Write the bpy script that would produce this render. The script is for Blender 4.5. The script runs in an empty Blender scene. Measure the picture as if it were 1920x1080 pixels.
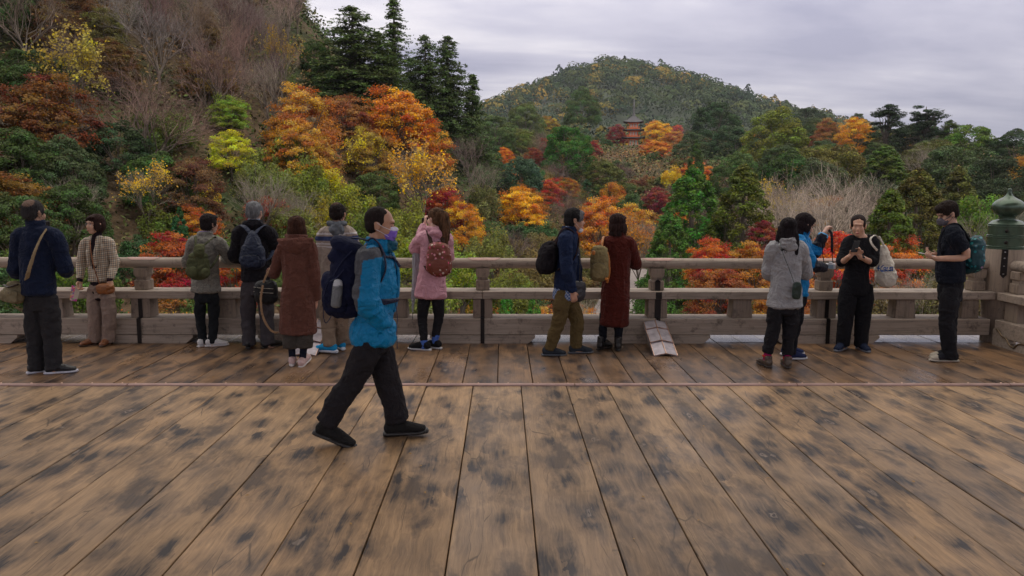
import bpy, math, random
import numpy as np
from mathutils import Vector, Matrix

S = bpy.context.scene
COL = S.collection

# ------------------------------------------------------------------ camera
PITCH, YAW, ROLL, FPX = math.radians(7.22), math.radians(0.706), math.radians(0.17), 1460.0
CAM = Vector((0.0, 0.0, 1.75))
Rcam = Matrix.Rotation(-YAW, 3, 'Z') @ Matrix.Rotation(math.pi/2 - PITCH, 3, 'X') @ Matrix.Rotation(ROLL, 3, 'Z')
cd = bpy.data.cameras.new('camera'); cam = bpy.data.objects.new('camera', cd); COL.objects.link(cam)
cam.matrix_world = Matrix.Translation(CAM) @ Rcam.to_4x4()
cd.sensor_width = 36.0; cd.lens = FPX/1920*36.0; cd.clip_start = 0.05; cd.clip_end = 9000
S.camera = cam

# ------------------------------------------------------------------ sky, sun, exposure
SUN_EL, SUN_AZ = math.radians(56), math.radians(138)      # azimuth measured from +Y towards +X
w = bpy.data.worlds.new('World'); S.world = w; w.use_nodes = True
nt = w.node_tree; nt.nodes.clear()
def wn(t, **k):
    n = nt.nodes.new(t)
    for a, b in k.items(): setattr(n, a, b)
    return n
def wl(a, b): nt.links.new(a, b)
tc = wn('ShaderNodeTexCoord')
sky = wn('ShaderNodeTexSky', sky_type='NISHITA', sun_disc=False, sun_elevation=SUN_EL, sun_rotation=SUN_AZ)
bg1 = wn('ShaderNodeBackground'); bg1.inputs[1].default_value = 0.05
wl(sky.outputs[0], bg1.inputs[0])
sep = wn('ShaderNodeSeparateXYZ'); wl(tc.outputs['Generated'], sep.inputs[0])
def wm(op, a, b=None, c=None):
    n = wn('ShaderNodeMath', operation=op)
    for i, v in enumerate((a, b, c)):
        if v is None: continue
        if isinstance(v, (int, float)): n.inputs[i].default_value = v
        else: wl(v, n.inputs[i])
    return n.outputs[0]
zc = wm('MAXIMUM', sep.outputs[2], 0.0)
den = wm('ADD', zc, 0.16)
u = wm('DIVIDE', sep.outputs[0], den); v = wm('DIVIDE', sep.outputs[1], den)
cmb = wn('ShaderNodeCombineXYZ'); wl(wm('MULTIPLY', u, 0.55), cmb.inputs[0]); wl(v, cmb.inputs[1])
n1 = wn('ShaderNodeTexNoise'); n1.inputs['Scale'].default_value = 0.75; n1.inputs['Detail'].default_value = 8; n1.inputs['Roughness'].default_value = 0.56
n1.inputs['Distortion'].default_value = 0.5
wl(cmb.outputs[0], n1.inputs['Vector'])
n2 = wn('ShaderNodeTexNoise'); n2.inputs['Scale'].default_value = 2.6; n2.inputs['Detail'].default_value = 6
wl(cmb.outputs[0], n2.inputs['Vector'])
nn = wm('ADD', wm('MULTIPLY', n1.outputs['Fac'], 0.75), wm('MULTIPLY', n2.outputs['Fac'], 0.25))
cr = wn('ShaderNodeValToRGB'); wl(nn, cr.inputs[0])
e = cr.color_ramp.elements
e[0].position = 0.40; e[0].color = (0.315, 0.31, 0.40, 1)
e[1].position = 0.62; e[1].color = (0.74, 0.70, 0.71, 1)
m_ = e.new(0.5); m_.color = (0.45, 0.435, 0.51, 1)
# the thick cloud overhead is whiter than the lavender bands near the horizon
wh = wn('ShaderNodeMix', data_type='RGBA'); wl(wm('MULTIPLY_ADD', zc, 1.9, -.42), wh.inputs[0]); wh.clamp_factor = True
wl(cr.outputs[0], wh.inputs[6]); wh.inputs[7].default_value = (0.60, 0.555, 0.50, 1)
bg2 = wn('ShaderNodeBackground'); wl(wh.outputs[2], bg2.inputs[0])
# an overcast sky is about three times as bright overhead as at the horizon
wl(wm('MULTIPLY_ADD', zc, 2.5, 0.80), bg2.inputs[1])
mx = wn('ShaderNodeMixShader'); mx.inputs[0].default_value = 0.94
wl(bg1.outputs[0], mx.inputs[1]); wl(bg2.outputs[0], mx.inputs[2])
out = wn('ShaderNodeOutputWorld'); wl(mx.outputs[0], out.inputs[0])

sd = bpy.data.lights.new('sun', 'SUN'); sd.energy = 1.5; sd.angle = math.radians(18); sd.color = (1.0, 0.95, 0.88)
so = bpy.data.objects.new('sun', sd); COL.objects.link(so)
sdir = Vector((math.sin(SUN_AZ)*math.cos(SUN_EL), math.cos(SUN_AZ)*math.cos(SUN_EL), math.sin(SUN_EL)))
so.rotation_euler = sdir.to_track_quat('Z', 'Y').to_euler()
S.view_settings.view_transform = 'Standard'; S.view_settings.look = 'None'
S.view_settings.exposure = 0.28; S.view_settings.gamma = 1.0; S.view_settings.use_curve_mapping = False
S.render.engine = 'CYCLES'
S.cycles.max_bounces = 5; S.cycles.diffuse_bounces = 2; S.cycles.glossy_bounces = 2; S.cycles.transmission_bounces = 3
S.cycles.transparent_max_bounces = 4; S.cycles.volume_bounces = 0
S.cycles.use_denoising = True
S.cycles.sample_clamp_indirect = 4

# ------------------------------------------------------------------ helpers
def ray(px, py):
    return Rcam @ Vector(((px-960)/FPX, -(py-540)/FPX, -1.0))
def on_z(px, py, z=0.0):
    r = ray(px, py); return CAM + r*((z-CAM.z)/r.z)
def on_y(px, py, y):
    r = ray(px, py); return CAM + r*(y/r.y)
def at_d(px, py, d):
    r = ray(px, py); return CAM + r*(d/math.hypot(r.x, r.y))

def _h(ix, iy, iz, seed):
    n = (ix*374761393 + iy*668265263 + iz*2147483647*3 + seed*974634777) & 0xFFFFFFFF
    n = ((n ^ (n >> 13))*1274126177) & 0xFFFFFFFF
    n = n ^ (n >> 16)
    return (n & 0xFFFFFF)/float(0xFFFFFF)
def vnoise(p, seed=0):
    p = np.asarray(p, float); f = np.floor(p); i = f.astype(np.int64); t = p-f; t = t*t*(3-2*t)
    r = 0
    for dx in (0, 1):
        wx = t[:, 0] if dx else 1-t[:, 0]
        for dy in (0, 1):
            wy = t[:, 1] if dy else 1-t[:, 1]
            for dz in (0, 1):
                wz = t[:, 2] if dz else 1-t[:, 2]
                r = r + wx*wy*wz*_h(i[:, 0]+dx, i[:, 1]+dy, i[:, 2]+dz, seed)
    return r*2-1
def fbm(p, o=3, seed=0):
    r = 0; a = 1
    for k in range(o):
        r = r + a*vnoise(p*(2**k), seed+k); a *= .5
    return r

CUR = [COL]
def link(o, parent=None):
    CUR[0].objects.link(o)
    if parent is not None: o.parent = parent
    return o
def empty(name, label, cat, loc=(0, 0, 0), rotz=0.0, group=None, scale=1.0):
    o = bpy.data.objects.new(name, None); CUR[0].objects.link(o)
    o.location = loc; o.rotation_euler = (0, 0, rotz); o.scale = (scale,)*3
    o.empty_display_size = 0.1
    o['label'] = label; o['category'] = cat
    if group: o['group'] = group
    return o
def tag(o, label=None, cat=None, group=None, kind=None):
    if label: o['label'] = label
    if cat: o['category'] = cat
    if group: o['group'] = group
    if kind: o['kind'] = kind
    return o
def mesh_np(name, v, f, mat=None, smooth=False):
    """v (n,3); f (m,k) all faces with k corners"""
    v = np.ascontiguousarray(v, np.float32); f = np.ascontiguousarray(f, np.int32)
    me = bpy.data.meshes.new(name)
    me.vertices.add(len(v)); me.vertices.foreach_set('co', v.ravel())
    m, k = f.shape
    me.loops.add(m*k); me.loops.foreach_set('vertex_index', f.ravel())
    me.polygons.add(m); me.polygons.foreach_set('loop_start', np.arange(0, m*k, k, dtype=np.int32))
    me.polygons.foreach_set('loop_total', np.full(m, k, np.int32))
    if smooth: me.polygons.foreach_set('use_smooth', np.ones(m, bool))
    me.update(calc_edges=True)
    if mat: me.materials.append(mat)
    return me

class MB:
    """collects shapes into one mesh"""
    def __init__(s): s.v = []; s.f = []
    def add(s, v, f):
        b = len(s.v); s.v += [tuple(p) for p in v]; s.f += [tuple(i+b for i in q) for q in f]; return s
    def box(s, c, d, rot=None, bev=0.0, taper=1.0):
        x, y, z = d[0]/2, d[1]/2, d[2]/2
        if bev <= 0:
            vs = [(-x, -y, -z), (x, -y, -z), (x, y, -z), (-x, y, -z), (-x*taper, -y*taper, z), (x*taper, -y*taper, z), (x*taper, y*taper, z), (-x*taper, y*taper, z)]
            fs = [(3, 2, 1, 0), (4, 5, 6, 7), (0, 1, 5, 4), (1, 2, 6, 5), (2, 3, 7, 6), (3, 0, 4, 7)]
        else:
            b = bev; rings = []
            for (zz, ins) in ((-z, b), (-z+b, 0), (z-b, 0), (z, b)):
                tt = 1+(taper-1)*(zz+z)/(2*z)
                X, Y = x*tt-ins, y*tt-ins; b2 = b if ins == 0 else b*0.5
                rings.append([(-X+b2, -Y, zz), (X-b2, -Y, zz), (X, -Y+b2, zz), (X, Y-b2, zz), (X-b2, Y, zz), (-X+b2, Y, zz), (-X, Y-b2, zz), (-X, -Y+b2, zz)])
            vs = [p for r in rings for p in r]
            fs = [tuple(range(7, -1, -1)), tuple(range(24, 32))]
            for r in range(3):
                for i in range(8):
                    j = (i+1) % 8; fs.append((r*8+i, r*8+j, r*8+8+j, r*8+8+i))
        if rot is not None: vs = [rot @ Vector(p) for p in vs]
        return s.add([(p[0]+c[0], p[1]+c[1], p[2]+c[2]) for p in vs], fs)
    def lathe(s, prof, c=(0, 0, 0), n=32):
        vs = []; fs = []
        for (r, z) in prof:
            for i in range(n):
                a = 2*math.pi*i/n; vs.append((c[0]+r*math.cos(a), c[1]+r*math.sin(a), c[2]+z))
        for k in range(len(prof)-1):
            for i in range(n):
                j = (i+1) % n; fs.append((k*n+i, k*n+j, k*n+n+j, k*n+n+i))
        fs.append(tuple(range(n-1, -1, -1))); fs.append(tuple((len(prof)-1)*n+i for i in range(n)))
        return s.add(vs, fs)
    def tube(s, pts, r, n=8):
        v, f = loft(pts, r, n=n); return s.add(v, f)
    def prism(s, poly, ax, a, b):
        """polygon (u,w) extruded along axis ax from a to b"""
        n = len(poly)
        def P(q, t):
            return {'x': (t, q[0], q[1]), 'y': (q[0], t, q[1]), 'z': (q[0], q[1], t)}[ax]
        vs = [P(q, a) for q in poly]+[P(q, b) for q in poly]
        fs = [tuple(range(n-1, -1, -1)), tuple(range(n, 2*n))]+[(i, (i+1) % n, n+(i+1) % n, n+i) for i in range(n)]
        return s.add(vs, fs)
    def build(s, name, mat, parent=None, smooth=False, loc=None):
        me = bpy.data.meshes.new(name); me.from_pydata(s.v, [], s.f)
        import bmesh
        bm = bmesh.new(); bm.from_mesh(me); bmesh.ops.recalc_face_normals(bm, faces=bm.faces)
        bm.to_mesh(me); bm.free()
        if smooth:
            me.polygons.foreach_set('use_smooth', [True]*len(me.polygons))
            if smooth is not True: me.set_sharp_from_angle(angle=math.radians(smooth))
        me.materials.append(mat)
        o = bpy.data.objects.new(name, me); link(o, parent)
        if loc is not None: o.location = loc
        return o

def catmull(P, sub):
    P = np.asarray(P, float); n = len(P)
    if n < 3 or sub <= 1: return P if sub <= 1 else np.array([P[0]*(1-t)+P[-1]*t for t in np.linspace(0, 1, sub+1)])
    Q = np.vstack([2*P[0]-P[1], P, 2*P[-1]-P[-2]]); out = []
    for i in range(1, n):
        p0, p1, p2, p3 = Q[i-1], Q[i], Q[i+1], Q[i+2]
        for t in np.arange(sub)/sub:
            out.append(.5*((2*p1)+(-p0+p2)*t+(2*p0-5*p1+4*p2-p3)*t*t+(-p0+3*p1-3*p2+p3)*t**3))
    out.append(P[-1]); return np.array(out)
def loft(pts, rad, side=None, n=12, sub=3, cap=0.6):
    """tapered tube; rad: number, list, or list of (r_side, r_other)"""
    pts = np.asarray(pts, float)
    if np.isscalar(rad): rad = [rad]*len(pts)
    R = np.array([(r, r) if np.isscalar(r) else tuple(r) for r in rad], float)
    A = catmull(np.hstack([pts, R]), sub); C, R = A[:, :3], np.maximum(A[:, 3:], 1e-4)
    T = np.gradient(C, axis=0); T /= np.linalg.norm(T, axis=1)[:, None]+1e-9
    ref = np.array(side, float) if side is not None else (np.array([1., 0, 0]) if abs(T[:, 0]).mean() < .8 else np.array([0, 1., 0]))
    # rounded caps
    def capring(c, t, r, sgn):
        o = []
        for a in (0.35, 0.7, 0.95):
            k = math.sqrt(max(0, 1-a*a)); o.append((c+sgn*t*a*r.min()*cap, r*k))
        return o
    st = capring(C[0], T[0], R[0], -1)[::-1]; en = capring(C[-1], T[-1], R[-1], 1)
    CC = [s[0] for s in st]+list(C)+[s[0] for s in en]; RR = [s[1] for s in st]+list(R)+[s[1] for s in en]
    TT = [T[0]]*3+list(T)+[T[-1]]*3
    vs = []; ang = np.arange(n)*2*np.pi/n
    for c, r, t in zip(CC, RR, TT):
        s_ = ref-t*np.dot(ref, t); s_ /= np.linalg.norm(s_)+1e-9; o_ = np.cross(t, s_)
        vs.append(c+np.cos(ang)[:, None]*s_*r[0]+np.sin(ang)[:, None]*o_*r[1])
    m = len(vs); V = np.vstack(vs); F = []
    for k in range(m-1):
        for i in range(n):
            j = (i+1) % n; F.append((k*n+i, k*n+j, k*n+n+j, k*n+n+i))
    F.append(tuple(range(n-1, -1, -1))); F.append(tuple((m-1)*n+i for i in range(n)))
    return V, F
def blob(c, r, rot=None, p=2.0, n=14, m=10):
    """ellipsoid (p=2) to rounded box (p>2)"""
    V = []; F = []
    def sg(a, e): return math.copysign(abs(a)**e, a)
    e = 2.0/p
    for k in range(1, m):
        ph = -math.pi/2+math.pi*k/m
        for i in range(n):
            th = 2*math.pi*(i+.5)/n
            V.append((r[0]*sg(math.cos(ph), e)*sg(math.cos(th), e), r[1]*sg(math.cos(ph), e)*sg(math.sin(th), e), r[2]*sg(math.sin(ph), e)))
    V.append((0, 0, -r[2])); V.append((0, 0, r[2])); b, t = len(V)-2, len(V)-1
    for k in range(m-2):
        for i in range(n):
            j = (i+1) % n; F.append((k*n+i, k*n+j, k*n+n+j, k*n+n+i))
    for i in range(n):
        j = (i+1) % n; F.append((j, i, b)); F.append(((m-2)*n+i, (m-2)*n+j, t))
    V = np.array(V)
    if rot is not None: V = V @ np.array(rot.to_3x3()).T
    return V+np.array(c), F

# ------------------------------------------------------------------ materials
MATS = {}
class NT:
    def __init__(s, name):
        s.m = bpy.data.materials.new(name); s.m.use_nodes = True; s.t = s.m.node_tree; s.t.nodes.clear()
        s.out = s.t.nodes.new('ShaderNodeOutputMaterial'); s.b = s.n('ShaderNodeBsdfPrincipled'); s.l(s.b.outputs[0], s.out.inputs[0])
    def n(s, t, **k):
        x = s.t.nodes.new(t)
        for a, b in k.items():
            if a.startswith('i_'): x.inputs[a[2:].replace('_', ' ')].default_value = b
            else: setattr(x, a, b)
        return x
    def l(s, a, b): s.t.links.new(a, b)
    def math(s, op, a, b=None, c=None, clamp=False):
        x = s.n('ShaderNodeMath', operation=op, use_clamp=clamp)
        for i, v in enumerate((a, b, c)):
            if v is None: continue
            if isinstance(v, (int, float)): x.inputs[i].default_value = v
            else: s.l(v, x.inputs[i])
        return x.outputs[0]
    def coord(s, kind='Object', scale=(1, 1, 1), src=None, loc=(0, 0, 0)):
        mp = s.n('ShaderNodeMapping'); mp.inputs['Scale'].default_value = scale; mp.inputs['Location'].default_value = loc
        if src is None: src = s.n('ShaderNodeTexCoord').outputs[kind]
        s.l(src, mp.inputs[0]); return mp.outputs[0]
    def noise(s, vec, scale, detail=4, rough=.55, dist=0.0):
        x = s.n('ShaderNodeTexNoise'); x.inputs['Scale'].default_value = scale; x.inputs['Detail'].default_value = detail
        x.inputs['Roughness'].default_value = rough; x.inputs['Distortion'].default_value = dist; s.l(vec, x.inputs['Vector']); return x.outputs['Fac']
    def ramp(s, fac, stops):
        x = s.n('ShaderNodeValToRGB'); el = x.color_ramp.elements
        for i, (p, c) in enumerate(stops):
            if isinstance(c, (int, float)): c = (c, c, c)
            q = el[i] if i < 2 else el.new(p)
            q.position = p; q.color = (*c, 1)
        s.l(fac, x.inputs[0]); return x.outputs[0]
    def mix(s, f, a, b, mode='MIX'):
        x = s.n('ShaderNodeMix', data_type='RGBA', blend_type=mode)
        for k, v in (('Factor', f), ('A', a), ('B', b)):
            i = {'Factor': 0, 'A': 6, 'B': 7}[k]
            if isinstance(v, (int, float)): x.inputs[i].default_value = v
            elif isinstance(v, tuple): x.inputs[i].default_value = (*v, 1)
            else: s.l(v, x.inputs[i])
        return x.outputs[2]
    def bump(s, h, strength=.3, dist=.01):
        x = s.n('ShaderNodeBump'); x.inputs['Strength'].default_value = strength; x.inputs['Distance'].default_value = dist
        s.l(h, x.inputs['Height']); s.l(x.outputs[0], s.b.inputs['Normal']); return x
    def set(s, **k):
        for a, b in k.items():
            i = s.b.inputs[a.replace('_', ' ')]
            if hasattr(b, 'is_output') or hasattr(b, 'links'): s.l(b, i)
            elif isinstance(b, tuple): i.default_value = (*b, 1)
            else: i.default_value = b
        return s

def cloth_mat(name, rough=.85, fine=420, bump=.25, var=.25, sheen=0.0, spec=.3):
    """colour comes from the mesh's own colour attribute (dye, panels, stripes)"""
    m = NT(name); a = m.n('ShaderNodeAttribute', attribute_name='col')
    c = m.coord(); n1 = m.noise(c, 14, 3); n2 = m.noise(c, fine, 2)
    k = m.math('MULTIPLY_ADD', n1, var*2, 1-var)
    m.set(Base_Color=m.mix(1.0, a.outputs['Color'], k, 'MULTIPLY'), Roughness=rough, Specular_IOR_Level=spec)
    if sheen: m.b.inputs['Sheen Weight'].default_value = sheen
    cr_ = m.noise(m.coord(scale=(1, 1, 1.5)), 5.5, 3, .5, 1.4); cr2 = m.noise(m.coord(scale=(1.6, 1.6, 1), loc=(3, 1, 2)), 9, 2, .5, 1.0)
    fold = m.math('ADD', m.math('ABSOLUTE', m.math('MULTIPLY_ADD', cr_, 2, -1)), m.math('MULTIPLY', m.math('ABSOLUTE', m.math('MULTIPLY_ADD', cr2, 2, -1)), .5))
    h = m.math('ADD', m.math('MULTIPLY', n2, .06), m.math('ADD', m.math('MULTIPLY', n1, .25), m.math('MULTIPLY', fold, 1.0)))
    m.bump(h, min(1.0, bump*2.4), .030); return m.m
MATS['cloth'] = cloth_mat('woven_cloth', .9, spec=.16)
MATS['wool'] = cloth_mat('wool_cloth', .97, 260, .35, .3, .05, .10)
MATS['nylon'] = cloth_mat('nylon_shell', .52, 700, .3, .15, 0, .28)
MATS['leather'] = cloth_mat('leather', .42, 300, .2, .25, 0, .5)
MATS['hair'] = None
def hair_mat():
    m = NT('hair'); a = m.n('ShaderNodeAttribute', attribute_name='col')
    c = m.coord('Object', (90, 90, 6)); n1 = m.noise(c, 1.0, 4, .6)
    k = m.math('MULTIPLY_ADD', n1, 1.5, .25)
    m.set(Base_Color=m.mix(1.0, a.outputs['Color'], k, 'MULTIPLY'), Roughness=.72, Specular_IOR_Level=.14); m.bump(n1, .6, .012); return m.m
MATS['hair'] = hair_mat()
def skin_mat():
    m = NT('skin'); a = m.n('ShaderNodeAttribute', attribute_name='col')
    c = m.coord(); n1 = m.noise(c, 22, 3)
    m.set(Base_Color=m.mix(1.0, a.outputs['Color'], m.math('MULTIPLY_ADD', n1, .35, .95), 'MULTIPLY'), Roughness=.5, Specular_IOR_Level=.4)
    m.b.inputs['Subsurface Weight'].default_value = .12; m.b.inputs['Subsurface Radius'].default_value = (.02, .008, .004); m.b.inputs['Subsurface Scale'].default_value = .3
    return m.m
MATS['skin'] = skin_mat()
def plain(name, col, rough=.5, metal=0.0, spec=.5, bump=0.0, scale=40, var=.15):
    m = NT(name); c = m.coord(); n1 = m.noise(c, scale, 4)
    m.set(Base_Color=m.mix(1.0, col, m.math('MULTIPLY_ADD', n1, var*2, 1-var), 'MULTIPLY'), Roughness=rough, Metallic=metal, Specular_IOR_Level=spec)
    if bump: m.bump(n1, bump, .004)
    return m.m
# ================================================================== THE SETTING
rng = np.random.default_rng(7)
random.seed(7)

# ------------------------------------------------------------------ terrain
# ground heights surveyed as (pixel column, distance, height); they give the lie of the land around the stage
SURVEY = []
def _col(px, lst):
    r = ray(px, 540); a = math.atan2(r.x, r.y)
    for d, z in lst: SURVEY.append((math.sin(a)*d, math.cos(a)*d, z))
_col(-900, [(12, -13), (30, -10), (45, 0), (70, 14), (110, 33), (200, 55)])
_col(-300, [(12, -12), (30, -6), (42, -1), (60, 8), (80, 18.5), (110, 33), (200, 52), (400, 60)])
_col(0, [(14, -12), (30, -6.5), (40, -3.5), (50, 1), (60, 6), (75, 15), (105, 31), (200, 45)])
_col(300, [(14, -12), (30, -7), (40, -4), (50, -.5), (60, 5), (78, 14), (105, 29), (180, 38), (400, 50)])
_col(560, [(30, -8), (46, -4), (60, 1), (80, 10.5), (105, 24), (130, 31), (200, 30)])
_col(740, [(30, -9), (50, -5.5), (64, -1), (82, 7.0), (96, 10.5), (115, 10), (160, 8), (250, 12)])
_col(900, [(30, -11), (55, -7.5), (75, -3), (95, 2), (115, 4.5), (160, 6), (250, 12), (420, 18)])
_col(1050, [(30, -13), (60, -10.5), (90, -6), (120, 0), (160, 5), (205, 11), (250, 14), (420, 18)])
_col(1190, [(30, -13), (60, -12), (90, -11), (115, -9.6), (135, -4), (160, 2.2), (190, 8), (215, 12.2), (225, 14), (250, 14), (420, 18)])
_col(1350, [(30, -13), (60, -12), (90, -9.5), (125, -4), (160, 4), (210, 11), (260, 15), (420, 20)])
_col(1550, [(30, -13), (60, -12), (90, -8), (120, -2), (160, 5), (210, 12), (300, 14), (450, 16)])
_col(1800, [(30, -13), (55, -11.5), (85, -6), (120, 1), (160, 7), (220, 10), (320, 10)])
_col(2200, [(12, -13), (30, -13), (55, -11), (85, -5), (120, 2), (180, 9), (300, 10)])
_col(3200, [(12, -13), (30, -12), (55, -6), (100, 4), (200, 10)])
SURVEY += [(0, -60, -8), (-60, -40, -5), (60, -40, -8), (-140, 0, 12), (150, 0, 0), (0, 600, 20), (600, 600, 12), (-500, 600, 50), (-600, 100, 40), (700, 100, 10), (0, -500, 0), (-500, -400, 20), (500, -400, 0)]
P_ = np.array([(x, y) for x, y, z in SURVEY]); Z_ = np.array([z for x, y, z in SURVEY], float)
def _phi(r2): return np.sqrt(r2+36.0)
_n = len(P_)
_A = np.zeros((_n+3, _n+3)); _A[:_n, :_n] = _phi(((P_[:, None]-P_[None])**2).sum(-1))
_A[:_n, _n:] = np.hstack([np.ones((_n, 1)), P_]); _A[_n:, :_n] = _A[:_n, _n:].T
_W = np.linalg.solve(_A, np.concatenate([Z_, [0, 0, 0]]))
def ground_z(x, y):
    x = np.atleast_1d(np.asarray(x, float)); y = np.atleast_1d(np.asarray(y, float)); q = np.stack([x, y], 1)
    o = np.zeros(len(q))
    for s in range(0, len(q), 20000):
        b = q[s:s+20000]
        o[s:s+20000] = _phi(((b[:, None]-P_[None])**2).sum(-1)) @ _W[:_n] + _W[_n] + b @ _W[_n+1:]
    near = np.exp(-(np.hypot(x, y-2)/13.0)**4)           # the ground right under the stage
    o = o*(1-near)+(-13.0)*near
    return o+0.35*vnoise(np.stack([x*.13, y*.13, x*0], 1), 3)
def gz(x, y): return float(ground_z(x, y)[0])

def axis(a, b, fine0, fine1, st, big):
    t = list(np.arange(fine0, fine1, st)); p = fine0; s = st
    L = []
    while p > a: s *= big; p -= s; L.append(p)
    R = []; p = fine1; s = st
    while p < b: R.append(p); s *= big; p += s
    return np.array(L[::-1]+t+R+[b])
ax = axis(-4500, 4500, -130, 150, 2.2, 1.16); ay = axis(-3000, 6000, -10, 270, 2.2, 1.16)
GX, GY = np.meshgrid(ax, ay); Zg = ground_z(GX.ravel(), GY.ravel())
far = np.clip((np.hypot(GX.ravel(), GY.ravel())-420)/300, 0, 1); Zg = Zg*(1-far)+10*far
nv, nu = GX.shape
idx = np.arange(nv*nu).reshape(nv, nu)
quads = np.stack([idx[:-1, :-1], idx[:-1, 1:], idx[1:, 1:], idx[1:, :-1]], -1).reshape(-1, 4)
def ground_mat():
    m = NT('forest_floor'); c = m.coord('Object')
    a = m.noise(c, .09, 5); b = m.noise(c, 1.6, 5, .7)
    c1 = m.ramp(a, [(.35, (.035, .045, .018)), (.5, (.085, .06, .035)), (.68, (.12, .075, .05))])
    c2 = m.ramp(b, [(.3, (.35,)*3), (.7, (1.3,)*3)])
    m.set(Base_Color=m.mix(1.0, c1, c2, 'MULTIPLY'), Roughness=.95, Specular_IOR_Level=.1); m.bump(b, .8, .3); return m.m
MATS['ground'] = ground_mat()
g = bpy.data.objects.new('ground', mesh_np('ground', np.stack([GX.ravel(), GY.ravel(), Zg], 1), quads, MATS['ground'], True)); link(g)
tag(g, kind='structure')

# far hill: a long rounded ridge behind the valley
HILL = [(840, 285), (905, 192), (940, 170), (1000, 148), (1060, 122), (1110, 112), (1150, 112), (1190, 118), (1240, 130), (1300, 155), (1360, 180), (1420, 190), (1480, 206), (1530, 222), (1590, 246), (1700, 275), (1800, 292)]
HY = 880.0
hx = np.array([on_y(p, q, HY).x for p, q in HILL]); hz = np.array([on_y(p, q, HY).z for p, q in HILL])-23
def hill_z(x, y):
    crest = np.interp(x, hx, hz, left=2, right=2)
    t = np.clip((y-480)/(HY-480), 0, 1); b = np.clip((y-HY)/500, 0, 1)
    k = np.where(y < HY, np.sin(t*math.pi/2)**1.15, np.cos(b*math.pi/2))
    r = 7*vnoise(np.stack([x*.009, y*.007, x*0], 1), 5)*k
    return 6+(crest-6)*k+r*np.clip(1-t**6, .2, 1)
hxs = np.linspace(-420, 800, 130); hys = np.linspace(440, 1400, 90)
HXg, HYg = np.meshgrid(hxs, hys); HZg = hill_z(HXg.ravel(), HYg.ravel())
idx = np.arange(HXg.size).reshape(HXg.shape)
q2 = np.stack([idx[:-1, :-1], idx[:-1, 1:], idx[1:, 1:], idx[1:, :-1]], -1).reshape(-1, 4)
h = bpy.data.objects.new('far_hill', mesh_np('far_hill', np.stack([HXg.ravel(), HYg.ravel(), HZg], 1), q2, plain('hill_floor', (.03, .04, .022), .95, scale=.05), True)); link(h); tag(h, kind='structure')

# pale gravel path far down in the valley
def path_mat():
    m = NT('pale_gravel'); c = m.coord('Object'); n = m.noise(c, 2.2, 6, .7)
    m.set(Base_Color=m.ramp(n, [(.3, (.13, .11, .105)), (.7, (.22, .19, .185))]), Roughness=.95); return m.m
pts = [on_y(1170, 470, 0), ]
pth = []
for (px, py, hw) in ((1150, 640, 3.2), (1180, 600, 3.2), (1196, 560, 3.2), (1200, 520, 3.4), (1192, 496, 3.6)):
    # walk the view ray down to the ground
    r = ray(px, py); t = 20.0
    while t < 400:
        p = CAM+r*t
        if p.z <= gz(p.x, p.y): break
        t += .5
    pth.append((p.x, p.y, hw))
C = catmull(np.array(pth), 12); T = np.gradient(C[:, :2], axis=0); T /= np.linalg.norm(T, axis=1)[:, None]
N = np.stack([-T[:, 1], T[:, 0]], 1); rows = []
for k in np.linspace(-1, 1, 7):
    q = C[:, :2]+N*(C[:, 2:3]*k); rows.append(np.column_stack([q, ground_z(q[:, 0], q[:, 1])+.12]))
V = np.stack(rows, 1).reshape(-1, 3); n7 = 7; idx = np.arange(len(V)).reshape(-1, n7)
F = np.stack([idx[:-1, :-1], idx[1:, :-1], idx[1:, 1:], idx[:-1, 1:]], -1).reshape(-1, 4)
PATH = C
o = bpy.data.objects.new('path', mesh_np('path', V, F, path_mat(), True)); link(o); tag(o, kind='structure')

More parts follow.
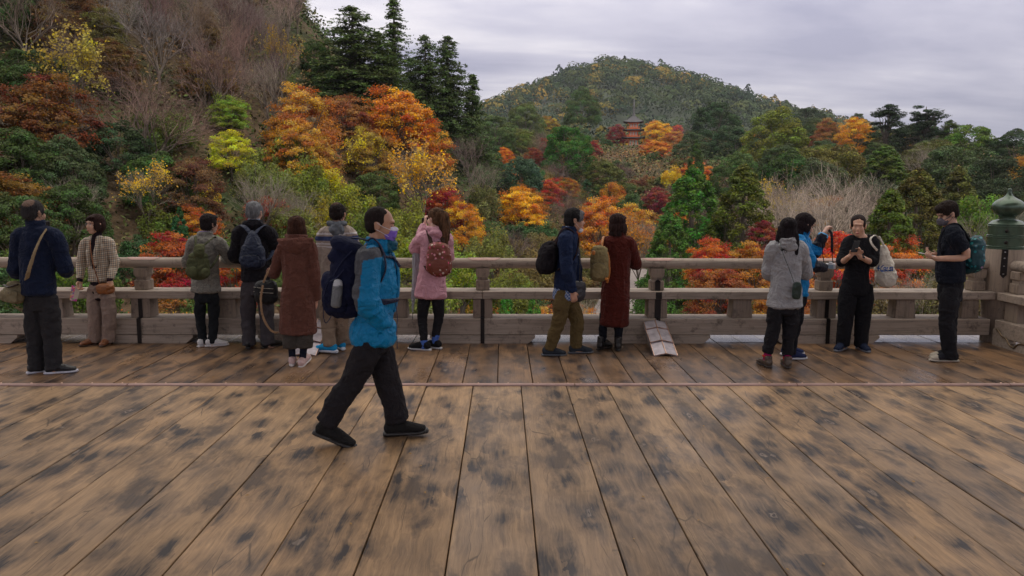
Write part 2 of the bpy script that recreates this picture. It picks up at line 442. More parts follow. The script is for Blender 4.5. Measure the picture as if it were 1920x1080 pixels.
# ------------------------------------------------------------------ the deck: every plank its own piece
def plank_mat(name, base_a, base_b, stain, wet, knots=True):
    m = NT(name)
    oi = m.n('ShaderNodeObjectInfo'); tcn = m.n('ShaderNodeTexCoord')
    off = m.n('ShaderNodeVectorMath', operation='ADD'); m.l(tcn.outputs['Object'], off.inputs[0])
    cx = m.n('ShaderNodeCombineXYZ'); m.l(m.math('MULTIPLY', oi.outputs['Random'], 37.0), cx.inputs[0]); m.l(m.math('MULTIPLY', oi.outputs['Random'], 91.0), cx.inputs[1]); m.l(cx.outputs[0], off.inputs[1])
    src = off.outputs[0]
    # warp field makes the grain flow round the knots
    wp = m.n('ShaderNodeTexNoise'); wp.inputs['Scale'].default_value = 1.0; wp.inputs['Detail'].default_value = 2
    m.l(m.coord(src=src, scale=(5.5, 2.6, 1)), wp.inputs['Vector'])
    wv = m.n('ShaderNodeVectorMath', operation='SCALE'); wv.inputs['Scale'].default_value = .075
    m.l(wp.outputs['Color'], wv.inputs[0])
    wa = m.n('ShaderNodeVectorMath', operation='ADD'); m.l(src, wa.inputs[0]); m.l(wv.outputs[0], wa.inputs[1]); warped = wa.outputs[0]
    g1 = m.noise(m.coord(src=warped, scale=(52, 1.9, 1)), 1.0, 6, .65)          # long grain
    g2 = m.noise(m.coord(src=warped, scale=(260, 9, 1)), 1.0, 3, .6)          # fine fibre
    tone = m.noise(m.coord(src=src, scale=(2.2, .7, 1)), 1.0, 4, .6)
    col = m.mix(tone, base_a, base_b)
    col = m.mix(1.0, col, m.ramp(g1, [(.3, .72), (.55, 1.05), (.75, 1.2)]), 'MULTIPLY')
    col = m.mix(1.0, col, m.ramp(g2, [(.3, .86), (.7, 1.1)]), 'MULTIPLY')
    col = m.mix(1.0, col, m.ramp(oi.outputs['Random'], [(0, (.84, .84, .86)), (.5, (1.0, 1.0, 1.0)), (1, (1.13, 1.08, 1.0))]), 'MULTIPLY')
    # knots and the blue grey stain bleeding out of them
    st = None; eyes = []
    if knots:
        w2 = m.n('ShaderNodeTexNoise'); w2.inputs['Scale'].default_value = 1.0; w2.inputs['Detail'].default_value = 4; w2.inputs['Roughness'].default_value = .6
        m.l(m.coord(src=src, scale=(6.5, 3.0, 1), loc=(2, 7, 0)), w2.inputs['Vector'])
        w3 = m.n('ShaderNodeVectorMath', operation='MULTIPLY_ADD'); m.l(w2.outputs['Color'], w3.inputs[0]); w3.inputs[1].default_value = (.26, .34, 0); m.l(src, w3.inputs[2]); swirl = w3.outputs[0]
        streak = m.noise(m.coord(src=warped, scale=(24, 1.6, 1), loc=(4, 4, 0)), 1.0, 5, .7)
        for (sc, seed) in (((3.6, 1.9, 1), 0.0), ((5.6, 2.9, 1), 13.0)):
            v = m.n('ShaderNodeTexVoronoi', feature='F1'); v.inputs['Scale'].default_value = 1.0; v.inputs['Randomness'].default_value = 1.0
            m.l(m.coord(src=swirl, scale=sc, loc=(seed, seed*2, 0)), v.inputs['Vector'])
            d = m.math('ADD', v.outputs['Distance'], m.math('MULTIPLY_ADD', streak, 1.0, -.48))
            sepc = m.n('ShaderNodeSeparateColor'); m.l(v.outputs['Color'], sepc.inputs[0])
            amt = m.ramp(sepc.outputs[0], [(.12, 0.0), (.42, 1.0)])
            f = m.ramp(d, [(.0, 1.0), (.14, .90), (.34, .48), (.68, 0.0)])
            f = m.math('MULTIPLY', f, amt)
            st = f if st is None else m.math('MAXIMUM', st, f)
            # the eye of the knot
            eyes.append((v.outputs['Distance'], amt))
        patch = m.ramp(m.noise(m.coord(src=warped, scale=(3.2, 1.2, 1)), 1.0, 5, .65), [(.48, 0.0), (.62, .95)])
        st = m.math('MAXIMUM', st, m.math('MULTIPLY', patch, .75))
        stc = m.math('MULTIPLY', st, m.math('MULTIPLY_ADD', g1, 1.0, .62), clamp=True)
        col = m.mix(stc, col, stain)
        for dist, amt in eyes[:1]:
            rim = m.math('MULTIPLY', m.math('MULTIPLY', m.ramp(dist, [(.035, 0.0), (.058, 1.0), (.075, .9), (.105, 0.0)]), amt), m.ramp(g1, [(.35, .15), (.6, .75)]))
            col = m.mix(rim, col, (.36, .27, .20))
            col = m.mix(m.math('MULTIPLY', m.ramp(dist, [(.022, .8), (.045, 0.0)]), amt), col, (.045, .03, .025))
        # hairline drying cracks along the grain
        ck = m.n('ShaderNodeTexVoronoi', feature='DISTANCE_TO_EDGE'); ck.inputs['Scale'].default_value = 1.0
        m.l(m.coord(src=warped, scale=(9, .8, 1)), ck.inputs['Vector'])
        ckm = m.math('MULTIPLY', m.ramp(ck.outputs['Distance'], [(.0, 1.0), (.012, 0.0)]), m.ramp(m.noise(m.coord(src=src, scale=(4, 1.4, 1)), 1.0, 2), [(.5, 0.0), (.58, 1.0)]))
        col = m.mix(m.math('MULTIPLY', ckm, .75), col, (.04, .028, .02))
    rgh = m.ramp(m.noise(m.coord(src=src, scale=(1.6, .8, 1), loc=(5, 5, 0)), 1.0, 5, .6), [(.38, wet[0]), (.62, wet[1])])
    if st is not None: rgh = m.math('SUBTRACT', rgh, m.math('MULTIPLY', st, .06))
    m.set(Base_Color=col, Roughness=rgh, Specular_IOR_Level=.27)
    h = m.math('ADD', m.math('MULTIPLY', g1, .6), m.math('MULTIPLY', g2, .4))
    m.bump(h, .35, .004)
    return m.m
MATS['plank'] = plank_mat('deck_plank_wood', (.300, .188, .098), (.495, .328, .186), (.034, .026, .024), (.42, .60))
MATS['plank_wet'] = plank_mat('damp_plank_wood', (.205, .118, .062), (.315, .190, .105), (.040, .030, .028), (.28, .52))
MATS['plank_edge'] = plank_mat('weathered_plank_wood', (.155, .142, .138), (.265, .248, .248), (.10, .09, .10), (.14, .34))
MATS['dark'] = plain('dark_timber', (.02, .015, .012), .9)

deck = MB().box((0, 2.8, -.36), (30, 13.9, .5)).build('deck', MATS['dark']); tag(deck, kind='structure')
Y_STRIP = on_z(960, 722).y
LOW = [15, 92, 170, 252, 337, 424, 522, 616, 711, 799, 887, 977, 1062, 1139, 1216, 1288, 1365, 1441, 1510, 1577, 1645, 1709, 1772, 1833, 1891]
UPP = [18, 80, 145, 212, 290, 355, 415, 492, 566, 650, 728, 800, 867, 933, 999, 1064, 1126, 1190, 1250, 1307, 1379, 1449, 1508, 1567, 1622, 1678, 1737, 1792, 1850, 1910]
xl = [on_z(p, 725).x for p in LOW]; xu = [on_z(p, 718).x for p in UPP]
def extend(x, w, lim):
    x = list(x)
    while x[0] > -lim: x.insert(0, x[0]-w*(.92+.16*random.random()))
    while x[-1] < lim: x.append(x[-1]+w*(.92+.16*random.random()))
    return x
xl = extend(xl, .39, 9); xu = extend(xu, .32, 9)
def planks(xs, y0, y1, mat, th=.11):
    for a, b in zip(xs[:-1], xs[1:]):
        gap = .005+.004*random.random(); dz = random.uniform(-.0035, .0015)
        o = MB().box((0, 0, -th/2+dz), (b-a-gap, y1-y0, th), bev=.0035).build('plank', mat, deck, loc=((a+b)/2, (y0+y1)/2, 0))
planks(xl, -4.0, Y_STRIP-.012, MATS['plank'])
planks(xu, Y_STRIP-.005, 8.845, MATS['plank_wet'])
planks(xu, 8.85, 9.7, MATS['plank_edge'])

MATS['copper'] = plain('aged_copper', (.34, .22, .19), .5, .35, .4, .3, 9, .35)
MATS['rivet'] = plain('bright_rivet', (.72, .50, .38), .3, .9)
js = [on_z(p, 722).x for p in (-240, 241, 660, 1077, 1493, 1891, 2300)]
js = [js[0]-2.0]+js
for a, b in zip(js[:-1], js[1:]):
    m = MB(); wv = .017
    m.prism([(Y_STRIP-.034, -.001), (Y_STRIP-.030, .012), (Y_STRIP, .016), (Y_STRIP+.022, .013), (Y_STRIP+.026, -.001)], 'x', a+.004, b-.004)
    st = m.build('copper_strip', MATS['copper'], deck)
    r = MB(); k = max(2, round((b-a)/.262))
    for i in range(k):
        x = a+.06+(b-a-.12)*i/(k-1); r.lathe([(.0085, 0), (.0085, .003), (.005, .007), (.001, .008)], (x, Y_STRIP+.012, .0135), 8)
    tag(r.build('rivets', MATS['rivet'], st), kind='stuff')

# fallen leaves and wood chips on the planks
def leaf_litter():
    V = []; F = []
    r = np.random.default_rng(3)
    for k in range(150):
        x = r.uniform(-4.5, 5.5); y = r.uniform(2.8, 8.6); s = r.uniform(.006, .017); a = r.uniform(0, 6.28); z = .004
        c, d = math.cos(a)*s, math.sin(a)*s; b = len(V)
        V += [(x-c, y-d, z), (x+d*.5, y-c*.5, z+s*.35), (x+c, y+d, z+.001), (x-d*.5, y+c*.5, z+s*.2)]; F.append((b, b+1, b+2, b+3))
    me = mesh_np('leaf_litter', np.array(V), np.array(F), plain('dry_leaf', (.36, .20, .05), .7, var=.5, scale=3)); o = bpy.data.objects.new('leaf_litter', me); link(o)
    tag(o, kind='stuff')
leaf_litter()

# ------------------------------------------------------------------ railing
def rail_wood(name, a, b, axis_scale, rough=.7):
    m = NT(name); oi = m.n('ShaderNodeObjectInfo'); tcn = m.n('ShaderNodeTexCoord')
    off = m.n('ShaderNodeVectorMath', operation='ADD'); m.l(tcn.outputs['Object'], off.inputs[0])
    cx = m.n('ShaderNodeCombineXYZ'); m.l(m.math('MULTIPLY', oi.outputs['Random'], 37.0), cx.inputs[0]); m.l(m.math('MULTIPLY', oi.outputs['Random'], 11.0), cx.inputs[2]); m.l(cx.outputs[0], off.inputs[1])
    s = off.outputs[0]
    g = m.noise(m.coord(src=s, scale=tuple(k*1.0 for k in axis_scale)), 1.0, 6, .7, .4)
    t = m.noise(m.coord(src=s, scale=(1.5, 1.5, 3)), 1.0, 5, .6)
    col = m.mix(t, a, b); col = m.mix(1.0, col, m.ramp(g, [(.3, .62), (.5, 1.0), (.75, 1.22)]), 'MULTIPLY')
    spots = m.ramp(m.noise(m.coord(src=s, scale=(7, 7, 7)), 1.0, 5, .75), [(.54, 0.0), (.70, .75)])
    col = m.mix(spots, col, (.06, .045, .04))
    m.set(Base_Color=col, Roughness=rough, Specular_IOR_Level=.35); m.bump(g, .45, .006); return m.m
MATS['rail'] = rail_wood('railing_wood', (.265, .205, .16), (.43, .36, .30), (2, 30, 42))
MATS['post'] = rail_wood('post_wood', (.21, .155, .115), (.335, .27, .215), (34, 34, 2.2))
MATS['iron'] = plain('black_iron', (.018, .014, .013), .45, .6, .5, .4, 60)
MATS['stud'] = plain('iron_stud', (.45, .42, .42), .4, .7)

YF, YB = 8.757, 9.107; YC = (YF+YB)/2
def xat(px, py=590): return on_y(px, py, YC-.1).x
mains = [xat(p) for p in (266, 585, 905, 1232, 1548)]; mains = [mains[0]-1.98*2, mains[0]-1.98]+mains
mains = [mains[0]-1.98]+mains
XN = on_y(1884, 470, YC).x
rl = empty('railing', 'long weathered timber railing of the stage with a round handrail', 'railing', (0, YC, 0))
def up(o): o.location = (o.location[0], o.location[1]-YC, o.location[2]); return o
x0, xe = mains[0]-.6, XN-.19
joints = [x0]+[mains[i]+.10 for i in (1, 2, 3, 4, 5, 6, 7) if i < len(mains)]+[xe+.06]
# round handrail in joined lengths, mid rail, base beam
for a, b in zip(joints[:-1], joints[1:]):
    m = MB(); V, F = loft([(a+.0015, YC, .906), ((a+b)/2, YC, .906), (b-.0015, YC, .906)], .060, n=24, sub=1, cap=.02); m.add(V, F)
    up(m.build('handrail', MATS['rail'], rl, smooth=40))
seg = [x0]+[mains[i] for i in (2, 5)]+[xe+.02]
for a, b in zip(seg[:-1], seg[1:]):
    up(MB().box(((a+b)/2, YC, .556), (b-a-.003, .342, .088), bev=.006).build('middle_rail', MATS['rail'], rl))
seg = [x0]+[mains[i] for i in (1, 3, 4, 6)]+[xe-.02]
for a, b in zip(seg[:-1], seg[1:]):
    up(MB().box(((a+b)/2, YC, .194), (b-a-.003, .35, .188), bev=.008).build('base_beam', MATS['rail'], rl))
def blocks(m0, x, yc, upper_rot=None):
    """the two stacked bearing blocks under the handrail"""
    m1 = MB().box((x, yc, .600+.058), (.156, .165, .116), bev=.010)
    up(m1.build('bearing_block', MATS['post'], m0))
    m2 = MB().box((x, yc, .600+.116+.018), (.118, .125, .040), bev=.004); up(m2.build('block_neck', MATS['post'], m0))
    m3 = MB()
    m3.prism([(x-.062, .752), (x+.062, .752), (x+.078, .776), (x+.078, .850), (x-.078, .850), (x-.078, .776)], 'y', yc-.078, yc+.078)
    up(m3.build('saddle_block', MATS['post'], m0))
for i, x in enumerate(mains):
    blocks(rl, x, YC)
    up(MB().box((x, YC-.018, .400), (.222, .215, .224), bev=.004, taper=.97).build('post', MATS['post'], rl))
    # foot block with chamfered ends
    fb = [(x-.60, .097), (x+.60, .097), (x+.60, .070), (x+.52, .002), (x-.52, .002), (x-.60, .070)]
    m = MB(); m.prism([(u, z) for u, z in fb], 'y', YF-.012, YB+.01); up(m.build('foot_block', MATS['rail'], rl))
    m = MB(); m.box((x, YF-.016, .147), (.044, .006, .286)); m.box((x, YC-.128, .400), (.044, .006, .216)); m.box((x, YC-.145, .2915), (.044, .06, .006))
    sp = up(m.build('iron_strap', MATS['iron'], rl))
    s2 = MB()
    for z in (.025, .075, .12, .165, .21, .255): s2.lathe([(.006, 0), (.001, .004)], (0, 0, 0), 6); 
    s2 = MB()
    for z in (.025, .075, .12, .165, .21, .255): s2.box((x, YF-.0205, z), (.009, .004, .009))
    for z in (.33, .40, .47): s2.box((x, YC-.1325, z), (.009, .004, .009))
    tag(up(s2.build('studs', MATS['stud'], sp)), kind='stuff')
    # copper saddle plate over the handrail joint
    V = []; F = []; L = .20; nn_ = 9
    m = MB(); th = np.linspace(-.95, .95, nn_)
    for s in (-1, 1): pass
    ring = lambda xx, rr, sc: [(xx, YC+rr*math.sin(t*sc), .906+rr*math.cos(t*sc)) for t in th]
    A = ring(x-L*.85, .0635, .45)+ring(x-L*.6, .0645, 1)+ring(x+L*.75, .0645, 1)+ring(x+L, .0635, .45)
    A2 = [(p[0], p[1], p[2]) for p in A]
    inner = [(p[0], YC+(p[1]-YC)*.96, .906+(p[2]-.906)*.96) for p in A]
    q = [(r*nn_+i, r*nn_+i+1, (r+1)*nn_+i+1, (r+1)*nn_+i) for r in range(3) for i in range(nn_-1)]
    m.add(A2+inner, q+[tuple(k+4*nn_ for k in f)[::-1] for f in q])
    cp = up(m.build('cap_plate', MATS['copper'], rl, smooth=True))
    s2 = MB()
    for k in range(6):
        xx = x-L*.7+L*1.5*k/5
        for t in (-.55, .55): s2.lathe([(.006, -.002), (.006, .002), (.001, .005)], (xx, YC+.064*math.sin(t), .906+.064*math.cos(t)), 7)
    tag(up(s2.build('rivets', MATS['rivet'], cp)), kind='stuff')
allx = mains+[mains[-1]+1.98]
for a, b in zip(allx[:-1], allx[1:]):
    c = (a+b)/2
    if b == allx[-1]: c = (a+XN)/2-.13
    up(MB().box((c, YC-.018, .400), (.238, .215, .224), bev=.004, taper=.87).build('post', MATS['post'], rl))
# post and block standing against the corner
up(MB().box((XN-.42, YC+.01, .400), (.20, .26, .224), bev=.004, taper=.95).build('post', MATS['post'], rl))
blocks(rl, XN-.315, YC)
# the wide strap with pointed head at the copper brace
x = mains[-2]
m = MB(); m.prism([(x-.034, .515), (x+.034, .515), (x+.034, .595), (x-.034, .595)], 'y', YF-.003, YF+.003)
m.box((x, YC-.0935, .655), (.06, .006, .11)); m.prism([(x-.04, .70), (x+.04, .70), (x, .735)], 'y', YC-.0965, YC-.0905)
m.box((x, YC-.134, .40), (.068, .006, .222))
up(m.build('iron_strap', MATS['iron'], rl))

# copper clad braces running out over the deck
MATS['copper_sheet'] = plain('tarnished_copper_sheet', (.37, .335, .375), .32, .5, .5, .9, 13, .65)
MATS['copper_edge'] = plain('bright_copper_edge', (.62, .40, .30), .28, .9)
def brace(px, py, label):
    xc = on_y(px, py, 8.4).x
    root = empty('copper_clad_brace', label, 'railing brace', (xc, YF-.02, 0))
    # wooden core
    m = MB(); m.prism([(0, .235), (0, 0.004), (-.56, .004), (-.42, .085), (-.20, .16), (-.06, .235)], 'x', -.085, .085)
    m.build('timber_core', MATS['post'], root)
    steps = [(-.01, .262, -.16, .205), (-.15, .200, -.29, .145), (-.26, .165, -.43, .110), (-.41, .105, -.67, .012)]
    for k, (y0, z0, y1, z1) in enumerate(steps):
        m = MB(); hw = .125
        for s in (-1, 1):
            vs = [(0, y0, z0+.02), (0, y1, z1+.02), (s*hw, y1, z1-.008), (s*hw, y0, z0-.006), (s*(hw+.004), y1, z1-.04), (s*(hw+.004), y0, z0-.05)]
            lo = [(p[0]*.97, p[1], p[2]-.006) for p in vs]
            m.add(vs+lo, [(0, 1, 2, 3), (3, 2, 4, 5), (6, 9, 8, 7), (9, 11, 10, 8), (1, 7, 8, 2), (0, 3, 9, 6), (2, 8, 10, 4), (3, 5, 11, 9)])
        p = m.build('copper_sheet', MATS['copper_sheet'], root)
        m = MB(); m.tube([(0, y0, z0+.022), (0, y1, z1+.022)], .006, 6)
        for s in (-1, 1):
            m.tube([(s*hw, y0, z0-.004), (s*hw, y1, z1-.006)], .005, 6)
            m.tube([(0, y1, z1+.021), (s*hw, y1, z1-.006)], .005, 6)
        m.build('sheet_edge', MATS['copper_edge'], p)
brace(1238, 625, 'copper-clad sloping brace at the foot of the railing beside the maroon coat')
brace(583, 630, 'copper-clad sloping brace half hidden behind the brown hooded coat')

# ------------------------------------------------------------------ corner post with its onion finial, and the return railing
def newel():
    root = empty('corner_post', 'thick round corner post with green bronze onion finial', 'post', (XN, YC, 0))
    m = MB(); m.lathe([(.185, .0), (.190, .30), (.212, .62), (.212, 1.075), (.200, 1.095), (.14, 1.10)], n=28)
    m.build('post_shaft', MATS['post'], root, smooth=50)
    a0 = math.atan2(-YC, -XN)+.02
    m = MB(); R = Matrix.Rotation(a0, 3, 'Z')
    m.add([R @ Vector(p) for p in [(.214, -.030, 1.09), (.214, .030, 1.09), (.214, .034, .80), (.214, 0, .76), (.214, -.034, .80), (.206, -.030, 1.09), (.206, .030, 1.09), (.206, .034, .80), (.206, 0, .76), (.206, -.034, .80)]],
          [(0, 1, 2, 3, 4), (9, 8, 7, 6, 5), (0, 5, 6, 1), (1, 6, 7, 2), (2, 7, 8, 3), (3, 8, 9, 4), (4, 9, 5, 0)])
    sp = m.build('iron_strap', MATS['iron'], root)
    s2 = MB()
    for z in (.81, .90, .99, 1.06):
        p = R @ Vector((.2155, 0, z)); s2.box(p, (.012, .012, .012))
    tag(s2.build('studs', MATS['stud'], sp), kind='stuff')
    m = NT('green_bronze'); c = m.coord(); n_ = m.noise(c, 9, 6, .65); n3 = m.noise(m.coord(scale=(14, 14, 2)), 1.0, 4)
    col = m.mix(n_, (.042, .074, .050), (.115, .168, .122)); col = m.mix(m.ramp(n3, [(.45, 0.0), (.7, .55)]), col, (.045, .05, .04))
    m.set(Base_Color=col, Roughness=.27, Metallic=.45); m.bump(n_, .12, .004); MATS['bronze'] = m.m
    z0 = 1.082
    m = MB(); m.lathe([(.19, z0), (.206, z0+.004), (.206, z0+.016), (.198, z0+.022), (.204, z0+.026), (.204, z0+.036), (.192, z0+.042),
                       (.194, z0+.13), (.199, z0+.135), (.199, z0+.145), (.193, z0+.150), (.198, z0+.154), (.198, z0+.163), (.187, z0+.168),
                       (.190, z0+.255), (.194, z0+.260), (.194, z0+.270), (.187, z0+.275), (.190, z0+.279), (.190, z0+.289), (.178, z0+.297), (.15, z0+.325), (.118, z0+.335), (.10, z0+.34), (.09, z0+.335)], n=48)
    m.build('bronze_collar', MATS['bronze'], root, smooth=35)
    m = MB(); prof = [(.085, .335), (.083, .36), (.095, .385), (.130, .41), (.160, .445), (.170, .48), (.160, .52), (.128, .555), (.088, .578), (.052, .60), (.030, .628), (.022, .66), (.021, .685), (.012, .695)]
    P = catmull(np.array([(a, b, 0) for a, b in prof]), 3)
    m.lathe([(p[0], z0+p[1]) for p in P], n=48); m.build('onion_finial', MATS['bronze'], root, smooth=True)
    for z in (.085, .215):
        m = MB(); p = R @ Vector((.196, 0, z0+z)); V, F = blob(p, (.02, .02, .02), n=10, m=8); m.add(V, F)
        for k in range(6):
            q = R @ Vector((.196, .022*math.cos(k), z0+z+.022*math.sin(k*1.047)))
        m.build('boss', MATS['iron'], root, smooth=True)
newel()
r2 = empty('railing', 'short return length of weathered railing running from the onion post toward the viewer', 'railing', (XN, YC-.2, 0))
def rt(o): o.location = (o.location[0]-XN, o.location[1]-YC+.2, o.location[2]); return o
yA, yB = YC-.19, YC-4.4
m = MB(); m.add(*loft([(XN, yA+.02, .906), (XN, (yA+yB)/2, .906), (XN, yB, .906)], .060, n=24, sub=1, cap=.3)); rt(m.build('handrail', MATS['rail'], r2, smooth=40))
rt(MB().box((XN, (yA+yB)/2, .556), (.342, yA-yB, .088), bev=.006).build('middle_rail', MATS['rail'], r2))
rt(MB().box((XN, (yA+yB)/2, .194), (.35, yA-yB, .188), bev=.008).build('base_beam', MATS['rail'], r2))
for k in range(5):
    y = YC-.36-k*.99
    rt(MB().box((XN, y, .400), (.215, .22, .224), bev=.004).build('post', MATS['post'], r2))
    if k % 2 == 0:
        rt(MB().box((XN, y+.04, .658), (.156, .156, .116), bev=.01).build('bearing_block', MATS['post'], r2))
        rt(MB().box((XN, y+.04, .734), (.118, .118, .04)).build('block_neck', MATS['post'], r2))
        rt(MB().box((XN, y+.04, .803), (.156, .156, .10), bev=.012).build('saddle_block', MATS['post'], r2))
# carved cloud base in front of the return beam
prof = [(YC-.21, .0), (YC-.21, .185), (YC-.27, .185), (YC-.33, .16), (YC-.38, .12), (YC-.46, .105), (YC-.52, .05), (YC-.60, .035), (YC-.66, .085), (YC-.78, .10), (YC-.90, .06), (YC-1.2, .06), (YC-1.2, 0)]
m = MB(); m.prism(prof, 'x', XN-.198, XN-.178); cb = rt(m.build('carved_base', MATS['rail'], r2))
m = MB(); m.tube([(XN-.20, y, z+.004) for y, z in prof[2:11]], .010, 8); m.build('gilt_edge', plain('worn_gilt_edge', (.17, .12, .07), .4, .6), cb, smooth=True).location = (0, 0, 0)

# ------------------------------------------------------------------ unseen hall roof added to shade the deck, ending above the copper drip strip
def eaves():
    m = MB(); m.prism([(-9, 10.6), (6.9, 8.3), (6.9, 8.1), (-9, 10.4)], 'x', -13, 13)
    o = m.build('roof', plain('unseen_roof_timber', (.24, .175, .12), .9)); tag(o, kind='structure')
USE_ROOF = True
if USE_ROOF: eaves()

# ------------------------------------------------------------------ pagoda on the opposite slope
def pagoda():
    p = at_d(1187, 279, 236); base = Vector((p.x, p.y, gz(p.x, p.y)))
    zb = p.z
    root = empty('pagoda', 'small vermilion three-storey pagoda with dark roofs and a tall spire across the valley', 'pagoda', (p.x, p.y, zb), -math.atan2(p.x, p.y))
    red = plain('vermilion_paint', (1.0, .25, .08), .5, bump=.1); white = plain('white_plaster', (.72, .66, .58), .7); tile = plain('dark_bark_roof', (.055, .052, .058), .8, scale=3)
    k = 1.0
    MB().box((0, 0, -1.2), (5.2, 5.2, 2.6)).build('stone_base', plain('grey_stone', (.22, .21, .2), .8), root)
    lev = [(0.1, 2.9, 2.75, 3.45), (3.45, 5.15, 2.6, 3.15), (5.75, 7.45, 2.45, 2.95)]
    for i, (z0, z1, w_, ro) in enumerate(lev):
        st = MB().box((0, 0, (z0+z1)/2), (w_, w_, z1-z0+.5)).build('storey', red, root)
        m = MB()
        for s in (-1, 1):
            for a in (-1, 0, 1):
                ww = w_*.2; m.box((a*w_*.3, s*(w_/2+.02), z0+(z1-z0)*.52), (ww, .06, (z1-z0)*.62)); m.box((s*(w_/2+.02), a*w_*.3, z0+(z1-z0)*.52), (.06, ww, (z1-z0)*.62))
        m.build('wall_panel', white, st)
        if i:
            m = MB(); h_ = .55; wr = w_/2+.55
            m.box((0, 0, z0-.02), (wr*2+.1, wr*2+.1, .12))
            for s in (-1, 1):
                for zz in (.25, .5): m.box((0, s*wr, z0+zz), (wr*2+.1, .07, .07)); m.box((s*wr, 0, z0+zz), (.07, wr*2+.1, .07))
                for a in range(7):
                    t = -wr+wr*2*a/6; m.box((t, s*wr, z0+.26), (.07, .07, .5)); m.box((s*wr, t, z0+.26), (.07, .07, .5))
            m.build('balcony', red, root)
        m = MB()                                   # bracket tiers under the eaves
        for j in range(2): m.box((0, 0, z1-.12+j*.10), (w_+.4+j*.6, w_+.4+j*.6, .07))
        m.build('brackets', red, root)
        # curved hip roof with lifted corners
        top = {0: .42, 1: .40, 2: 2.3}[i]; V = []; F = []; N8 = 8; rings = 7
        for r in range(rings):
            t = r/(rings-1); half = ro*(1-t)+({0: 1.6, 1: 1.5, 2: .12}[i])*t
            zz = z1+.12+top*(t**1.35)
            for side in range(4):
                for a in range(N8):
                    q = -1+2*a/N8; lift = .30*abs(q)**3*(1-t)**2
                    x_, y_ = [(q, -1), (1, q), (-q, 1), (-1, -q)][side]
                    V.append((x_*half, y_*half, zz+lift))
        nn = 4*N8
        for r in range(rings-1):
            for a in range(nn): b = (a+1) % nn; F.append((r*nn+a, r*nn+b, r*nn+nn+b, r*nn+nn+a))
        bs = len(V)
        for a in range(nn): x_, y_, z_ = V[a]; V.append((x_*.97, y_*.97, z_-.12))
        for a in range(nn): b = (a+1) % nn; F.append((a, bs+a, bs+b, b))
        F.append(tuple(range(bs, bs+nn))); F.append(tuple((rings-1)*nn+a for a in range(nn))[::-1])
        MB().add(V, F).build('roof', tile, root, smooth=35)
    m = MB(); z0 = 9.75
    m.lathe([(.42, z0), (.42, z0+.35), (.25, z0+.4), (.30, z0+.6), (.12, z0+.75)]+[q for j in range(9) for q in ((.16, z0+.85+j*.33), (.30-.012*j, z0+.92+j*.33), (.16, z0+1.0+j*.33))]+[(.10, z0+4.0), (.14, z0+4.3), (.05, z0+4.85)], n=10)
    m.build('spire', plain('grey_bronze', (.16, .15, .16), .5, .5), root, smooth=40)
    return p
PAG = pagoda()
# ================================================================== TREES AND PLANTS
WOODS = bpy.data.collections.new('woods'); COL.children.link(WOODS); CUR[0] = WOODS
def leaf_mat(name, trans=.35, rough=.6, vary=.5, world_noise=.10):
    m = NT(name); oi = m.n('ShaderNodeObjectInfo'); a = m.n('ShaderNodeAttribute', attribute_name='rnd'); cl = m.n('ShaderNodeAttribute', attribute_name='clump')
    geo = m.n('ShaderNodeNewGeometry')
    nz = m.noise(m.coord(src=geo.outputs['Position'], scale=(world_noise*3,)*3), 1.0, 3)
    hsv = m.n('ShaderNodeHueSaturation')
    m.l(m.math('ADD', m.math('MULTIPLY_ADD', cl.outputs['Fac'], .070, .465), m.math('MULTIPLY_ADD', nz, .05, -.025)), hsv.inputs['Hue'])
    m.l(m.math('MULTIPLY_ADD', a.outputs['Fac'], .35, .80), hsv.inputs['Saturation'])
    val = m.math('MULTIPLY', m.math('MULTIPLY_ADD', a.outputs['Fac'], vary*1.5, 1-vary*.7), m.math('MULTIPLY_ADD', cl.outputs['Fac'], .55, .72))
    m.l(val, hsv.inputs['Value']); m.l(m.mix(1.0, oi.outputs['Color'], (1.30, 1.33, 1.22), 'MULTIPLY'), hsv.inputs['Color'])
    col = hsv.outputs[0]
    m.set(Base_Color=col, Roughness=rough, Specular_IOR_Level=.12)
    tr = m.n('ShaderNodeBsdfTranslucent'); m.l(col, tr.inputs[0])
    mx = m.n('ShaderNodeMixShader'); mx.inputs[0].default_value = trans
    m.l(m.b.outputs[0], mx.inputs[1]); m.l(tr.outputs[0], mx.inputs[2]); m.l(mx.outputs[0], m.out.inputs[0])
    return m.m
MATS['leaf'] = leaf_mat('autumn_leaf', .42); MATS['evergreen'] = leaf_mat('evergreen_leaf', .25, .6, .6)
def bark_mat():
    m = NT('bark'); oi = m.n('ShaderNodeObjectInfo'); n_ = m.noise(m.coord(scale=(6, 6, 1.5)), 1.0, 5, .7)
    m.set(Base_Color=m.mix(n_, (.05, .04, .035), (.19, .155, .13)), Roughness=.95, Specular_IOR_Level=.1); m.bump(n_, .5, .03); return m.m
MATS['bark'] = bark_mat()
def twig_mat():
    m = NT('twigs'); oi = m.n('ShaderNodeObjectInfo'); a = m.n('ShaderNodeAttribute', attribute_name='rnd')
    m.set(Base_Color=m.mix(1.0, oi.outputs['Color'], m.math('MULTIPLY_ADD', a.outputs['Fac'], .9, .5), 'MULTIPLY'), Roughness=.9, Specular_IOR_Level=.1); return m.m
MATS['twig'] = twig_mat()

